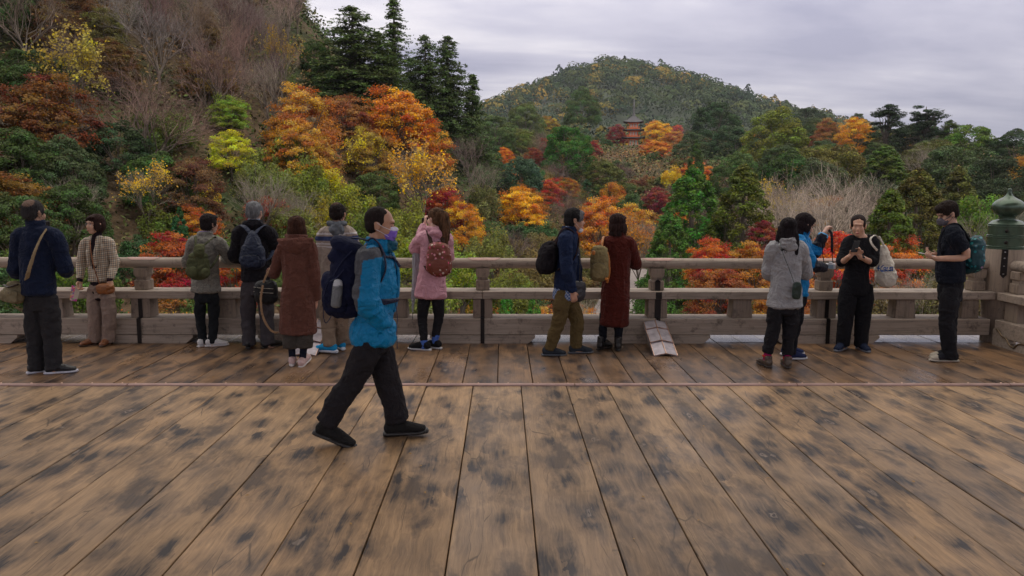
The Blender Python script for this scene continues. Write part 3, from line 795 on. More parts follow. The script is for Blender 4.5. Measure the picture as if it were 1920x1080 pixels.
def unit(v): return v/(np.linalg.norm(v, axis=-1, keepdims=True)+1e-9)
def cards(r, C, Nrm, size, aspect=.6, jitter=.6):
    """diamond leaf sprays at C facing roughly Nrm"""
    n = len(C); Nn = unit(Nrm+r.normal(0, jitter, (n, 3)))
    A = unit(np.cross(Nn, r.normal(0, 1, (n, 3)))); B = np.cross(Nn, A)
    s = (size*r.uniform(.6, 1.35, n))[:, None] if np.isscalar(size) else (size*r.uniform(.6, 1.35, n))[:, None]
    V = np.stack([C-A*s, C-B*s*aspect+Nn*s*.12, C+A*s, C+B*s*aspect+Nn*s*.12], 1).reshape(-1, 3)
    return V
def cards_mesh(name, V, mat, clump, r):
    n = len(V)//4; F = np.arange(n*4).reshape(n, 4)
    me = mesh_np(name, V, F, mat)
    a = me.attributes.new('rnd', 'FLOAT', 'FACE'); a.data.foreach_set('value', r.uniform(0, 1, n).astype(np.float32))
    b = me.attributes.new('clump', 'FLOAT', 'FACE'); b.data.foreach_set('value', np.asarray(clump, np.float32))
    return me
def tubes_mesh(name, segs, mat, sides=4, r=None):
    """segs: arrays P0,P1,(n,3) R0,R1 (n,)"""
    P0, P1, R0, R1 = segs; n = len(P0); T = unit(P1-P0)
    ref = np.where(abs(T[:, 2:3]) > .9, np.array([[1., 0, 0]]), np.array([[0, 0, 1.]]))
    A = unit(np.cross(T, ref)); B = np.cross(T, A); ang = np.arange(sides)*2*np.pi/sides
    ring = np.cos(ang)[None, :, None]*A[:, None]+np.sin(ang)[None, :, None]*B[:, None]
    V = np.concatenate([P0[:, None]+ring*R0[:, None, None], P1[:, None]+ring*R1[:, None, None]], 1)
    base = (np.arange(n)*2*sides)[:, None]; i = np.arange(sides); j = (i+1) % sides
    F = np.stack([base+i, base+j, base+sides+j, base+sides+i], -1).reshape(-1, 4)
    me = mesh_np(name, V.reshape(-1, 3), F, mat, True)
    if r is not None:
        a = me.attributes.new('rnd', 'FLOAT', 'FACE'); a.data.foreach_set('value', np.repeat(r.uniform(0, 1, n), sides).astype(np.float32))
    return me
def limbs(r, targets, base_h, rad, lean=.0):
    """trunk to base_h then curved limbs to the targets"""
    P0 = []; P1 = []; R0 = []; R1 = []
    pts = [np.array([0, 0, -.6]), np.array([r.uniform(-.1, .1), r.uniform(-.1, .1), base_h*.5]), np.array([r.uniform(-.2, .2), r.uniform(-.2, .2), base_h])]
    rr = [rad*1.25, rad, rad*.8]
    for a in range(2): P0.append(pts[a]); P1.append(pts[a+1]); R0.append(rr[a]); R1.append(rr[a+1])
    top = pts[-1]
    for t in targets:
        m1 = top*.6+t*.4+np.array([0, 0, (t[2]-top[2])*-.08])+r.normal(0, .12, 3); m2 = top*.25+t*.75+r.normal(0, .12, 3)
        q = [top+np.array([0, 0, r.uniform(-base_h*.35, 0)]), m1, m2, t]; w_ = rad*r.uniform(.32, .5)
        for a in range(3): P0.append(q[a]); P1.append(q[a+1]); R0.append(w_*(1-.3*a)); R1.append(w_*(.7-.3*a)+.01)
    return np.array(P0), np.array(P1), np.array(R0), np.array(R1)

PROTO = {}
def dome_points(r, n, W, H, z0, inner=.45, flat=1.0):
    d = unit(r.normal(0, 1, (n*3, 3))); d = d[d[:, 2] > -.35][:n]
    rad = r.uniform(inner, 1.0, len(d))**.6
    c = d*rad[:, None]; lob = 1+.22*vnoise(d*1.8+r.uniform(0, 50), 1)
    c *= lob[:, None]
    return np.stack([c[:, 0]*W/2, c[:, 1]*W/2, z0+(H-z0)*(.32+c[:, 2]*.68*flat)], 1), d
def make_maple(seed, W=8.0, H=8.0):
    r = np.random.default_rng(seed); C, d = dome_points(r, 150, W*.88, H, H*.12)
    V = []; cl = []
    for c, dd in zip(C, d):
        n = int(r.integers(95, 190)); R = r.uniform(.5, 1.0)
        q = r.normal(0, .45, (n, 3)); q = q*np.array([R, R, R*.42])
        q[:, 2] -= .18*(q[:, 0]**2+q[:, 1]**2)
        V.append(cards(r, c+q, np.array([dd[0]*.9, dd[1]*.9, 1.0]), .098, .6, .6)); cl += [r.uniform(0, 1)]*n
    me = cards_mesh('crown', np.vstack(V), MATS['leaf'], cl, r)
    tr = tubes_mesh('trunk', limbs(r, C[::5], H*.28, .17), MATS['bark'], 5)
    return me, tr, W, H
def make_round(seed, W=8.0, H=8.5, mat='evergreen', n=120, sz=.108):
    r = np.random.default_rng(seed); C, d = dome_points(r, n, W*.84, H, H*.12, .72)
    V = []; cl = []
    for c, dd in zip(C, d):
        R = r.uniform(.55, 1.15); k = int(r.integers(80, 125)*(R**1.2)*1.75)+20
        u = unit(r.normal(0, 1, (k, 3))+np.array([dd[0], dd[1], dd[2]+.5])*.75)
        q = u*R*r.uniform(.72, 1.03, (k, 1)); q[:, 2] *= .72
        V.append(cards(r, c+q, u, sz, .62, .45)); cl += [r.uniform(0, 1)]*k
    me = cards_mesh('crown', np.vstack(V), MATS[mat], cl, r)
    return me, tubes_mesh('trunk', limbs(r, C[::8], H*.3, .2), MATS['bark'], 5), W, H
def make_cedar(seed, W=5.0, H=10.0, full=.60, n=230, sz=.125, tuft=1.0):
    """conical crown built of rounded tufts"""
    r = np.random.default_rng(seed); V = []; cl = []; C = []
    for i in range(n):
        t = r.uniform(0, 1)**1.25; R = W/2*(1-t)**full*r.uniform(.45, 1.0)**.5; a = r.uniform(0, 6.283)
        C.append((math.cos(a)*R, math.sin(a)*R, H*(.08+.90*t)))
    C.append((0, 0, H*.98)); C.append((0, 0, H*.94)); C = np.array(C)
    for c in C:
        t = c[2]/H; R = (.28+.48*(1-t))*r.uniform(.75, 1.25)*tuft; k = int(55+75*R/tuft)
        o = np.array([c[0], c[1], .9]); u = unit(r.normal(0, 1, (k, 3))+unit(o)*.7)
        q = u*R*r.uniform(.5, 1.05, (k, 1)); q[:, 2] *= .8
        q[:, 2] -= .25*np.hypot(q[:, 0], q[:, 1])
        V.append(cards(r, c+q, u+np.array([0, 0, .3]), sz, .42, .55)); cl += [r.uniform(0, 1)]*k
    me = cards_mesh('crown', np.vstack(V), MATS['evergreen'], cl, r)
    P0 = np.array([[0, 0, -.6], [0, 0, H*.5]]); P1 = np.array([[0, 0, H*.5], [0, 0, H*.97]])
    L = limbs(r, C[::9]*np.array([.8, .8, 1]), H*.3, .12)
    return me, tubes_mesh('trunk', (np.vstack([P0, L[0]]), np.vstack([P1, L[1]]), np.concatenate([[.22, .14], L[2]*.4]), np.concatenate([[.14, .03], L[3]*.4])), MATS['bark'], 5), W, H
def make_conifer(seed, W=6.0, H=12.0, power=.50, whorls=28, per=16, droop=.30, gap=.10, low=.06):
    """hinoki-like: flat drooping boughs in whorls round a straight stem"""
    r = np.random.default_rng(seed); V = []; cl = []; P0 = []; P1 = []; R0 = []; R1 = []
    for wv in range(whorls):
        t = wv/(whorls-1); z = H*(low+(.985-low)*t); RR = W/2*(1-t)**power+.15
        for b in range(max(3, int(per*(1-.5*t)))):
            if r.uniform() < gap: continue
            a = r.uniform(0, 6.283); L = RR*r.uniform(.62, 1.08); zz = z+r.uniform(-.2, .2)
            m_ = max(2, int(L/.42)); dirv = np.array([math.cos(a), math.sin(a), 0])
            rise = r.uniform(-.05, .25)
            for j in range(m_):
                s = (j+.8)/m_; c = dirv*L*s+np.array([0, 0, zz+rise*L*s-droop*L*s*s]); k = int(30*(.65+.6*(1-s)))
                rad = .52*(1-.3*s)*(.6+.4*(1-t))
                q = r.normal(0, .55, (k, 3))*np.array([rad, rad, rad*.42])
                q[:, 2] -= .35*np.abs(q@np.array([-dirv[1], dirv[0], 0]))
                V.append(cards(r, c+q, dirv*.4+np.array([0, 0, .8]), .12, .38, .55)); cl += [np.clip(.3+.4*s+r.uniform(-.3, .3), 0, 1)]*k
            P0.append([0, 0, zz]); P1.append(dirv*L*.85+np.array([0, 0, zz+rise*L*.85-droop*L*.7])); R0.append(.05*(1-t)+.015); R1.append(.01)
    P0.append([0, 0, -.6]); P1.append([0, 0, H*.5]); R0.append(.26); R1.append(.17)
    P0.append([0, 0, H*.5]); P1.append([0, 0, H*.98]); R0.append(.17); R1.append(.02)
    me = cards_mesh('crown', np.vstack(V), MATS['evergreen'], cl, r)
    return me, tubes_mesh('trunk', (np.array(P0), np.array(P1), np.array(R0), np.array(R1)), MATS['bark'], 5), W, H
def make_pine(seed, W=6.0, H=11.0):
    r = np.random.default_rng(seed); V = []; cl = []; C = []
    for i in range(58):
        t = r.uniform(.2, 1.0); R = W/2*(1.05-t)**.5*r.uniform(.2, 1); a = r.uniform(0, 6.28); C.append((math.cos(a)*R, math.sin(a)*R, H*t*.97))
    C = np.array(C)
    for c in C:
        R = r.uniform(.45, .85); k = 150; u = unit(r.normal(0, 1, (k, 3))); q = u*R*r.uniform(.5, 1, (k, 1))*np.array([1, 1, .62])
        V.append(cards(r, c+q, u+np.array([0, 0, .6]), .13, .4, .6)); cl += [r.uniform(0, 1)]*k
    L = limbs(r, C[::2], H*.45, .16)
    P0 = np.array([[0, 0, H*.4]]); P1 = np.array([[.1, 0, H*.93]])
    return cards_mesh('crown', np.vstack(V), MATS['evergreen'], cl, r), tubes_mesh('trunk', (np.vstack([L[0], P0]), np.vstack([L[1], P1]), np.append(L[2], .13), np.append(L[3], .03)), MATS['bark'], 5), W, H
def make_bare(seed, W=8.0, H=8.0, leaves=0, spread=.55, levels=6):
    r = np.random.default_rng(seed)
    P = np.array([[0, 0, -.5]]); D = np.array([[0, 0, 1.]]); Ln = np.array([H*.16+.5]); R = np.array([.16]); allseg = [[], [], [], []]; trunk = None
    for lv in range(levels):
        E = P+D*Ln[:, None]; mid = (P+E)/2+r.normal(0, .04, P.shape)*Ln[:, None]
        for a, b, c, d in ((P, mid, R, R*.82), (mid, E, R*.82, R*.66)):
            for l, x in zip(allseg, (a, b, c, d)): l.append(x)
        if lv == 2: trunk = [np.concatenate(x) for x in allseg]; allseg = [[], [], [], []]
        k = (6, 4, 4, 3, 3, 3)[lv]
        P = np.repeat(E if lv else E, k, 0); off = r.uniform(0, .45, len(P))[:, None]
        P = P-np.repeat(D*Ln[:, None], k, 0)*off*(0.9 if lv else .3)
        perp = r.normal(0, 1, P.shape); Dn = np.repeat(D, k, 0); perp -= Dn*(perp*Dn).sum(1)[:, None]
        D = unit(Dn+unit(perp)*r.uniform(.25, spread*1.5, len(P))[:, None]+np.array([0, 0, .10 if lv < 3 else .06]))
        R = np.maximum(np.repeat(R*.66, k)*r.uniform(.55, .9, len(P)), .006)
        Ln = H*np.array([.25, .19, .15, .12, .09, .07])[lv]*r.uniform(.6, 1.25, len(P))
    tw = [np.concatenate(x) for x in allseg]
    sx = W/2/np.percentile(np.hypot(tw[1][:, 0], tw[1][:, 1]), 97); sz = H/np.percentile(tw[1][:, 2], 99.5)
    S3 = np.array([sx, sx, sz])
    me = tubes_mesh('crown', (tw[0]*S3, tw[1]*S3, tw[2], tw[3]), MATS['twig'], 3, r)
    t = tubes_mesh('trunk', (trunk[0]*S3, trunk[1]*S3, trunk[2], trunk[3]), MATS['bark'], 5)
    lf = None
    if leaves:
        ii = r.choice(len(tw[1]), leaves); C = tw[1][ii]*S3+r.normal(0, .12, (leaves, 3))
        cc = vnoise(C*.6, 4)*.5+.5; C = C[cc > .42]; cc = cc[cc > .42]
        lf = cards_mesh('leaves', cards(r, C, np.array([0, 0, 1.]), .11, .7, .8), MATS['leaf'], cc, r)
    return me, t, W, H, lf
def make_bush(seed, W=3.0, H=2.2, mat='leaf', sz=.058):
    r = np.random.default_rng(seed); C, d = dome_points(r, 34, W*.8, H, .1, .4); V = []; cl = []
    for c, dd in zip(C, d):
        k = int(r.integers(140, 270)); R = r.uniform(.25, .5); u = unit(r.normal(0, 1, (k, 3))+dd*.6); q = u*R*r.uniform(.4, 1.2, (k, 1))
        V.append(cards(r, c+q, u+np.array([0, 0, .4]), sz, .55, .7)); cl += [r.uniform(0, 1)]*k
    P0, P1, R0, R1 = limbs(r, C[::4], .15, .05)
    return cards_mesh('crown', np.vstack(V), MATS[mat], cl, r), tubes_mesh('trunk', (P0, P1, R0, R1), MATS['bark'], 4), W, H

PROTO['maple'] = [make_maple(s) for s in (1, 2, 3, 4)]
PROTO['round'] = [make_round(s) for s in (11, 12, 13)]
PROTO['cedar'] = [make_cedar(s) for s in (21, 22, 23)]
PROTO['bigcedar'] = [make_cedar(24, n=520, sz=.068, tuft=.66), make_cedar(25, n=520, sz=.068, tuft=.66, full=.66)]
PROTO['conifer'] = [make_conifer(31), make_conifer(32, gap=.2), make_conifer(33, power=.85, W=5)]
PROTO['spire'] = [make_conifer(35, W=3.6, H=14, power=.55, whorls=38, per=10, droop=.5, gap=.05, low=.03)]
PROTO['pine'] = [make_pine(41), make_pine(42)]
PROTO['bare'] = [make_bare(51), make_bare(52, spread=.7), make_bare(53, spread=.45)]
PROTO['thin'] = [make_bare(61, leaves=2600), make_bare(62, leaves=3800, spread=.65)]
PROTO['bush'] = [make_bush(71), make_bush(72)]
PROTO['gbush'] = [make_bush(73, mat='evergreen'), make_bush(74, mat='evergreen', sz=.05)]
NAME = {'maple': ('maple_tree', 'maple tree'), 'round': ('broadleaf_tree', 'tree'), 'cedar': ('cedar_tree', 'cedar tree'), 'bigcedar': ('cedar_tree', 'cedar tree'), 'conifer': ('conifer_tree', 'conifer'),
        'spire': ('conifer_tree', 'conifer'), 'pine': ('pine_tree', 'pine tree'), 'bare': ('bare_tree', 'bare tree'), 'thin': ('thin_leaved_tree', 'tree'), 'bush': ('bush', 'bush'), 'gbush': ('bush', 'bush')}
NT_ = [0]; OCC = []
def plant(kind, x, y, z0, H, W, col, label, group=None, var=None, leafcol=None):
    pr = PROTO[kind]; k = pr[NT_[0] % len(pr)] if var is None else pr[var]; NT_[0] += 1
    nm, cat = NAME[kind]
    o = empty(nm, label, cat, (x, y, z0), random.uniform(0, 6.28), group)
    o.scale = (W/k[2], W/k[2], H/k[3])
    c = bpy.data.objects.new('crown', k[0]); c.color = (*col, 1); link(c, o)
    t = bpy.data.objects.new('trunk', k[1]); t.color = (*col, 1); link(t, o)
    if len(k) > 4 and k[4] is not None:
        l = bpy.data.objects.new('leaves', k[4]); l.color = (*(leafcol or (.35, .2, .03)), 1); link(l, o)
    OCC.append((x, y, W/2))
    return o
def hit(px, py, tmax=420):
    r = ray(px, py); L = math.hypot(r.x, r.y); t = 18/L
    ts = np.arange(18, tmax, .5)/L; X = CAM.x+r.x*ts; Y = CAM.y+r.y*ts; Zr = CAM.z+r.z*ts; Zg_ = ground_z(X, Y)
    k = np.argmax(Zr <= Zg_)
    if Zr[k] > Zg_[k]: return None
    return ts[k]*L
# autumn colours (albedo)
OR = (.38, .14, .02); ORB = (.32, .12, .03); YO = (.50, .24, .012); YE = (.50, .36, .02); RD = (.26, .035, .018); CR = (.17, .022, .025); RB = (.21, .085, .035)
G1 = (.036, .058, .018); G2 = (.045, .085, .020); G3 = (.07, .115, .022); GB = (.034, .054, .026); OL = (.085, .085, .022); OY = (.16, .15, .03); BR = (.15, .10, .06); YG = (.20, .24, .03)
TW = (.165, .125, .115); TWR = (.175, .115, .10); TWG = (.235, .20, .165)
FEAT = []
MAXR = dict(maple=1.12, round=1.12, bush=.85, gbush=.85, bare=1.1, thin=1.25, cedar=3.1, bigcedar=3.1, conifer=2.3, spire=4.5, pine=1.8)
def feat(kind, cx, yt, wpx, D, col, label, yb=None, var=None, leafcol=None, minratio=.55, maxratio=1.9):
    """a tree whose crown is centred at column cx, top at yt; stands at distance D, or where its foot row yb meets the ground"""
    if D is None: D = hit(cx, yb) or 100
    D0 = D
    top = at_d(cx, yt, D); z0 = gz(top.x, top.y)-.1
    H = top.z-z0; W = wpx*D/FPX*1.02
    mr = MAXR[kind]
    while H > mr*W and D < D0*1.6:
        D *= 1.03; top = at_d(cx, yt, D); z0 = gz(top.x, top.y)-.1; H = top.z-z0; W = wpx*D/FPX*1.02
    if H < .92*W: H = .92*W; z0 = top.z-H
    Hc = min(H, mr*W); zc = top.z-Hc
    o = plant(kind, top.x, top.y, zc, Hc, W, col, label, None, var, leafcol)
    FEAT.append((cx, yt, wpx, D, yt+min(Hc, W)*FPX/D*.62))
    if zc-z0 > .8:                       # a long bare stem reaches the ground
        sh = o.scale; L = (zc-z0)/sh[2]; rr = .16/sh[0]
        st = bpy.data.objects.new('stem', tubes_mesh('stem', (np.array([[0, 0, -L-.5], [.3, .1, -L*.5]]), np.array([[.3, .1, -L*.5], [0, 0, .5]]), np.array([rr*1.3, rr]), np.array([rr, rr*.9])), MATS['bark'], 6)); link(st, o)
    return o
# --- the ridge on the left: conifers against the sky
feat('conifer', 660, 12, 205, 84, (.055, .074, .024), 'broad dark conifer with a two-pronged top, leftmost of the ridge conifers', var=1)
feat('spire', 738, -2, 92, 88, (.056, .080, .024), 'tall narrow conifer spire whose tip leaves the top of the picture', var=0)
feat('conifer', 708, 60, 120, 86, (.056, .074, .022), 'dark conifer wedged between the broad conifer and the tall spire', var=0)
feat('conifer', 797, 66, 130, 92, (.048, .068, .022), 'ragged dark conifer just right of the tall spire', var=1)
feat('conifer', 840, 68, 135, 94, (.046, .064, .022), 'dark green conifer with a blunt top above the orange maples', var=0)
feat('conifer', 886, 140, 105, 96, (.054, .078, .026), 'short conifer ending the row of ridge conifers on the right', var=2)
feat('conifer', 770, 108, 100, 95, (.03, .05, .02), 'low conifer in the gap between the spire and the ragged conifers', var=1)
feat('round', 610, 118, 80, 84, G1, 'small dark green tree at the left foot of the broad ridge conifer')
# --- big autumn maples below them
feat('maple', 565, 152, 140, 62, (.34, .145, .035), 'large brownish orange maple left below the ridge conifers', var=0)
feat('maple', 652, 172, 110, 66, RB, 'dull russet maple between the two large orange maples', var=1)
feat('maple', 745, 155, 150, 66, (.44, .165, .020), 'bright orange maple directly below the tall conifer spire', var=2)
feat('maple', 560, 222, 120, 56, (.34, .165, .035), 'low orange brown maple in front of the large brownish orange maple', var=3)
feat('maple', 800, 225, 110, 62, (.36, .15, .03), 'orange maple sloping down to the right under the ridge conifers', var=3)
feat('maple', 690, 235, 100, 58, (.22, .13, .03), 'faded olive orange maple in the hollow between orange maples', var=0)
feat('maple', 600, 268, 90, 50, (.28, .13, .04), 'small pinkish orange maple low between yellow shrubs', var=1)
feat('thin', 792, 262, 150, 50, TWG, 'half bare tree with scattered yellow leaves above the pink coat', var=1, leafcol=(.46, .24, .03))
feat('thin', 690, 250, 90, 48, TWG, 'slender yellow leaved tree in front of the orange maples', var=1, leafcol=YE)
feat('maple', 688, 252, 46, 49, YE, 'bright yellow sapling in front of the orange maples', var=1)
feat('maple', 830, 345, 90, 46, RD, 'dark red maple right above the pink coat', var=2)
feat('maple', 868, 375, 95, 41, (.42, .2, .012), 'orange yellow maple beside the long brown ponytail', var=0)
feat('round', 705, 325, 90, 44, (.05, .07, .022), 'dark green rounded tree above the walker', var=2)
feat('bush', 612, 322, 90, 40, (.40, .36, .03), 'bright yellow shrub above the striped hoodie')
feat('bush', 570, 300, 120, 44, (.12, .15, .03), 'pale green shrub on the slope above the brown hooded coat')
feat('bush', 520, 330, 120, 42, (.11, .13, .035), 'olive green shrub above the brown hooded coat')
feat('maple', 432, 242, 90, 46, (.38, .36, .025), 'lemon yellow maple in the middle of the left hillside', var=3)
feat('maple', 425, 175, 80, 56, (.17, .23, .035), 'yellow green tree above the lemon yellow maple', var=1)
feat('maple', 350, 285, 130, 42, (.11, .055, .03), 'purplish red maple below the large bare tree', var=2)
feat('bush', 385, 345, 60, 38, YE, 'small bright yellow shrub above the grey tweed jacket')
feat('bare', 262, 108, 260, 54, TWR, 'large bare pinkish grey tree spreading across the left hillside', var=1)
feat('bare', 400, 60, 220, 66, TWR, 'bare reddish brown tree high on the left hillside near the yellow green tree', var=0)
feat('thin', 140, 50, 150, 60, TW, 'bare tree with pale yellow leaves near the top left corner', leafcol=(.30, .22, .05), var=1)
feat('maple', 85, 130, 170, 54, (.13, .05, .020), 'rust orange maple at the far left of the hillside', var=0)
feat('maple', 30, 175, 130, 50, (.13, .052, .022), 'low rust orange maple at the left edge of the hillside', var=1)
feat('round', 60, 90, 110, 58, G1, 'dark green tree above the rust orange maples')
feat('round', 215, 225, 110, 40, GB, 'blue green rounded tree above the plaid jacket', var=0)
feat('round', 120, 262, 110, 37, (.045, .065, .03), 'blue green rounded tree above the navy fleece man', var=1)
feat('round', 35, 245, 120, 38, G1, 'dark evergreen tree at the left edge behind the navy fleece man', var=2)
feat('round', 290, 290, 110, 40, (.04, .075, .02), 'dark evergreen tree right of the plaid jacket', var=1)
feat('round', 20, 360, 130, 30, (.04, .06, .02), 'dark bushy evergreen behind the shoulder of the navy fleece man', var=0)
feat('round', 130, 345, 110, 31, G1, 'dark bushy evergreen between the navy fleece man and the plaid jacket', var=1)
feat('gbush', 250, 445, 90, 27, (.03, .065, .025), 'dark green clipped bush just beyond the railing beside the plaid jacket')
feat('bare', 140, 330, 120, 33, TWG, 'small bare tree standing between the couple at the left', var=2)
feat('thin', 270, 300, 110, 34, TWG, 'slender tree with a few orange leaves right of the plaid jacket', leafcol=(.44, .25, .03), var=0)
feat('cedar', 335, 388, 45, 33, (.02, .07, .025), 'small dark green conical evergreen left of the grey tweed jacket')
feat('maple', 320, 432, 130, 27, (.26, .05, .022), 'red maple just beyond the railing left of the grey tweed jacket', var=3)
feat('maple', 440, 460, 120, 28, (.27, .05, .02), 'red maple seen under the arm of the grey tweed jacket', var=0)
feat('maple', 370, 382, 90, 35, (.30, .10, .02), 'orange maple behind the grey tweed jacket', var=1)
feat('maple', 500, 362, 90, 35, (.26, .04, .025), 'red maple between the grey haired man and the brown hooded coat', var=2)
feat('bare', 480, 320, 150, 37, TWG, 'bare grey tree behind the grey haired man', var=2)
feat('bare', 560, 355, 120, 33, TWG, 'bare pale tree behind the brown hooded coat', var=0)
feat('maple', 645, 455, 90, 29, (.33, .16, .02), 'orange yellow maple between the brown coat and the striped hoodie', var=2)
feat('bush', 700, 395, 110, 33, (.10, .13, .03), 'olive green bush behind the walker')
feat('bush', 760, 430, 120, 30, (.16, .20, .03), 'bright green bush between the walker and the pink coat')
feat('bush', 870, 480, 130, 28, (.16, .20, .03), 'yellow green bush behind the railing right of the pink coat')
feat('bush', 960, 500, 120, 28, (.13, .15, .035), 'olive green bush behind the middle of the railing')
feat('bush', 60, 470, 120, 24, (.08, .13, .025), 'green bush below the handrail at the left edge')
feat('bush', 170, 490, 110, 24, (.07, .12, .025), 'green bush below the handrail beside the plaid jacket')
for k_, (cx_, yt_, w_, D_, c_, l_) in enumerate((
    (530, 262, 100, 50, (.14, .17, .04), 'yellow green shrub at the left foot of the brownish orange maple'),
    (480, 290, 110, 46, (.12, .14, .04), 'olive shrub left of the pale green shrub'),
    (655, 350, 100, 38, (.20, .21, .035), 'yellow green shrub above the striped hooded top'),
    (760, 375, 110, 38, (.16, .18, .035), 'yellow green shrub between the walker and the pink coat, higher on the slope'),
    (350, 345, 90, 37, (.13, .16, .035), 'yellow green shrub left above the grey tweed jacket'),
    (300, 385, 90, 33, (.10, .13, .03), 'olive green shrub right of the plaid jacket'),
    (545, 395, 120, 32, (.13, .14, .04), 'olive shrub right behind the brown hooded coat'),
    (590, 372, 90, 35, (.22, .20, .03), 'yellowish shrub between the brown coat and the striped top'),
    (820, 440, 110, 32, (.15, .19, .035), 'light green shrub behind the pink coat'),
    (920, 430, 110, 38, (.14, .15, .04), 'olive shrub left of the navy jacket man'),
    (905, 350, 80, 55, (.13, .13, .05), 'dull olive shrub above the railing left of the brilliant maple'),
    (1010, 470, 110, 38, (.16, .13, .05), 'brown olive shrub behind the black backpack'))):
    feat('bush', cx_, yt_, w_, D_, c_, l_)
# --- middle of the valley
feat('maple', 976, 345, 98, 66, (.52, .24, .010), 'brilliant orange yellow maple left of the navy jacket man', var=1)
feat('maple', 1026, 330, 70, 70, (.31, .055, .022), 'red orange maple right beside the brilliant orange yellow maple', var=2)
feat('maple', 1128, 365, 130, 62, (.40, .145, .03), 'orange maple above the maroon coat', var=3)
feat('maple', 1185, 378, 100, 56, (.34, .15, .035), 'faded orange maple right of the maroon coat', var=0)
feat('maple', 1236, 348, 66, 92, CR, 'crimson maple on the slope below the pagoda', var=1)
feat('bush', 1262, 313, 46, 140, YE, 'small bright yellow maple on the slope right below the pagoda')
feat('maple', 945, 275, 44, 105, (.42, .12, .015), 'small bright orange maple left of the round green tree', var=3)
feat('round', 1066, 234, 96, 118, (.038, .095, .018), 'fresh green bushy tree left of the pagoda', var=0)
feat('round', 1092, 168, 68, 190, (.050, .080, .025), 'tall olive green tree on the skyline of the near slope, left of the pagoda', var=1)
feat('round', 975, 300, 90, 92, (.035, .065, .04), 'dark grey green tree above the brilliant orange yellow maple', var=2)
feat('round', 930, 215, 80, 120, (.06, .085, .03), 'olive tree at the right foot of the ridge conifers', var=0)
feat('round', 985, 195, 70, 150, (.075, .095, .03), 'pale olive tree left of the tall olive green tree', var=1)
feat('maple', 1030, 215, 44, 165, (.24, .15, .03), 'faded gold tree left of the tall olive green tree', var=1)
feat('pine', 1100, 335, 32, 100, (.03, .07, .03), 'small layered pine on the brown slope')
feat('round', 905, 255, 70, 95, (.04, .07, .03), 'dark green tree right below the last ridge conifer', var=1)
feat('bare', 880, 250, 90, 85, TW, 'bare pinkish tree below the ridge conifers on the right', var=0)
feat('bare', 1075, 345, 100, 95, TWR, 'bare pinkish tree on the brown slope', var=1)
feat('bare', 900, 300, 100, 72, TWG, 'bare grey tree left of the dark grey green tree', var=0)
feat('bare', 960, 420, 100, 48, TW, 'bare tree behind the navy jacket man', var=1)
feat('thin', 1200, 395, 120, 46, TWG, 'half bare tree with orange leaves right of the maroon coat', leafcol=(.36, .14, .03), var=0)
feat('bush', 1150, 345, 60, 118, (.33, .13, .02), 'orange shrub on the brown slope')
feat('gbush', 1185, 360, 60, 118, (.05, .085, .03), 'dark green shrub on the brown slope')
# --- round the pagoda
feat('maple', 1158, 231, 44, 244, CR, 'dark crimson maple left of the pagoda', var=0)
feat('maple', 1232, 224, 62, 250, (.50, .26, .015), 'golden maple right behind the pagoda', var=2)
feat('maple', 1166, 250, 30, 256, (.42, .22, .02), 'small golden maple left behind the pagoda', var=3)
feat('maple', 1212, 266, 44, 218, (.36, .07, .02), 'red orange maple covering the right foot of the pagoda', var=1)
feat('maple', 1232, 258, 64, 205, (.42, .14, .02), 'orange maple right in front of the pagoda', var=2)
feat('maple', 1262, 245, 66, 225, (.30, .11, .035), 'faded orange tree right of the pagoda', var=0)
feat('bare', 1290, 235, 80, 232, TWR, 'bare pinkish tree on the crest right of the pagoda', var=1)
feat('maple', 1112, 262, 40, 200, (.22, .03, .03), 'dark red maple beside the fresh green bushy tree', var=0)
feat('round', 1138, 262, 34, 236, (.03, .06, .02), 'small dark green shrub left of the pagoda hedge', var=2)
feat('round', 1222, 288, 60, 195, G1, 'dark evergreen below the orange maple at the pagoda', var=1)
feat('maple', 1270, 232, 26, 262, (.36, .05, .03), 'small red maple on the crest right of the pagoda', var=2)
# --- right side of the valley
feat('round', 1346, 190, 84, 225, (.032, .055, .024), 'large dark rounded evergreen right of the pagoda', var=0)
feat('round', 1378, 238, 90, 200, (.035, .058, .028), 'dark evergreen below the large rounded evergreen', var=2)
feat('round', 1300, 250, 70, 200, (.045, .065, .03), 'grey green tree between the pagoda maples and the rounded evergreen', var=1)
feat('round', 1456, 208, 118, 165, (.105, .120, .022), 'broad light olive tree on the right hillside', var=1)
feat('round', 1520, 200, 60, 215, (.035, .05, .025), 'dark tree behind the light olive tree', var=0)
feat('round', 1535, 225, 70, 205, (.045, .06, .025), 'dark olive tree right of the light olive tree', var=2)
feat('maple', 1552, 220, 60, 185, (.20, .085, .035), 'brownish orange tree right of the light olive tree', var=0)
feat('maple', 1604, 218, 72, 175, (.44, .20, .018), 'golden orange tree on the right skyline', var=3)
feat('round', 1610, 212, 30, 230, (.05, .065, .03), 'small dark tree peeping over the golden orange tree', var=0)
feat('pine', 1668, 194, 96, 165, (.022, .036, .018), 'dark ragged pine, left of the two skyline pines', var=0)
feat('pine', 1738, 192, 104, 168, (.022, .036, .018), 'dark ragged pine, right of the two skyline pines', var=1)
feat('round', 1702, 235, 60, 175, (.04, .05, .025), 'dark olive tree between the two skyline pines', var=1)
feat('pine', 1782, 224, 50, 165, (.05, .07, .02), 'olive green pine right of the two skyline pines', var=0)
feat('round', 1822, 238, 84, 160, (.075, .12, .022), 'fresh green tree on the right skyline', var=2)
feat('round', 1862, 262, 60, 158, (.035, .055, .022), 'dark tree on the right skyline near the edge', var=0)
feat('round', 1905, 245, 70, 150, (.03, .05, .022), 'dark tree at the right edge of the skyline', var=1)
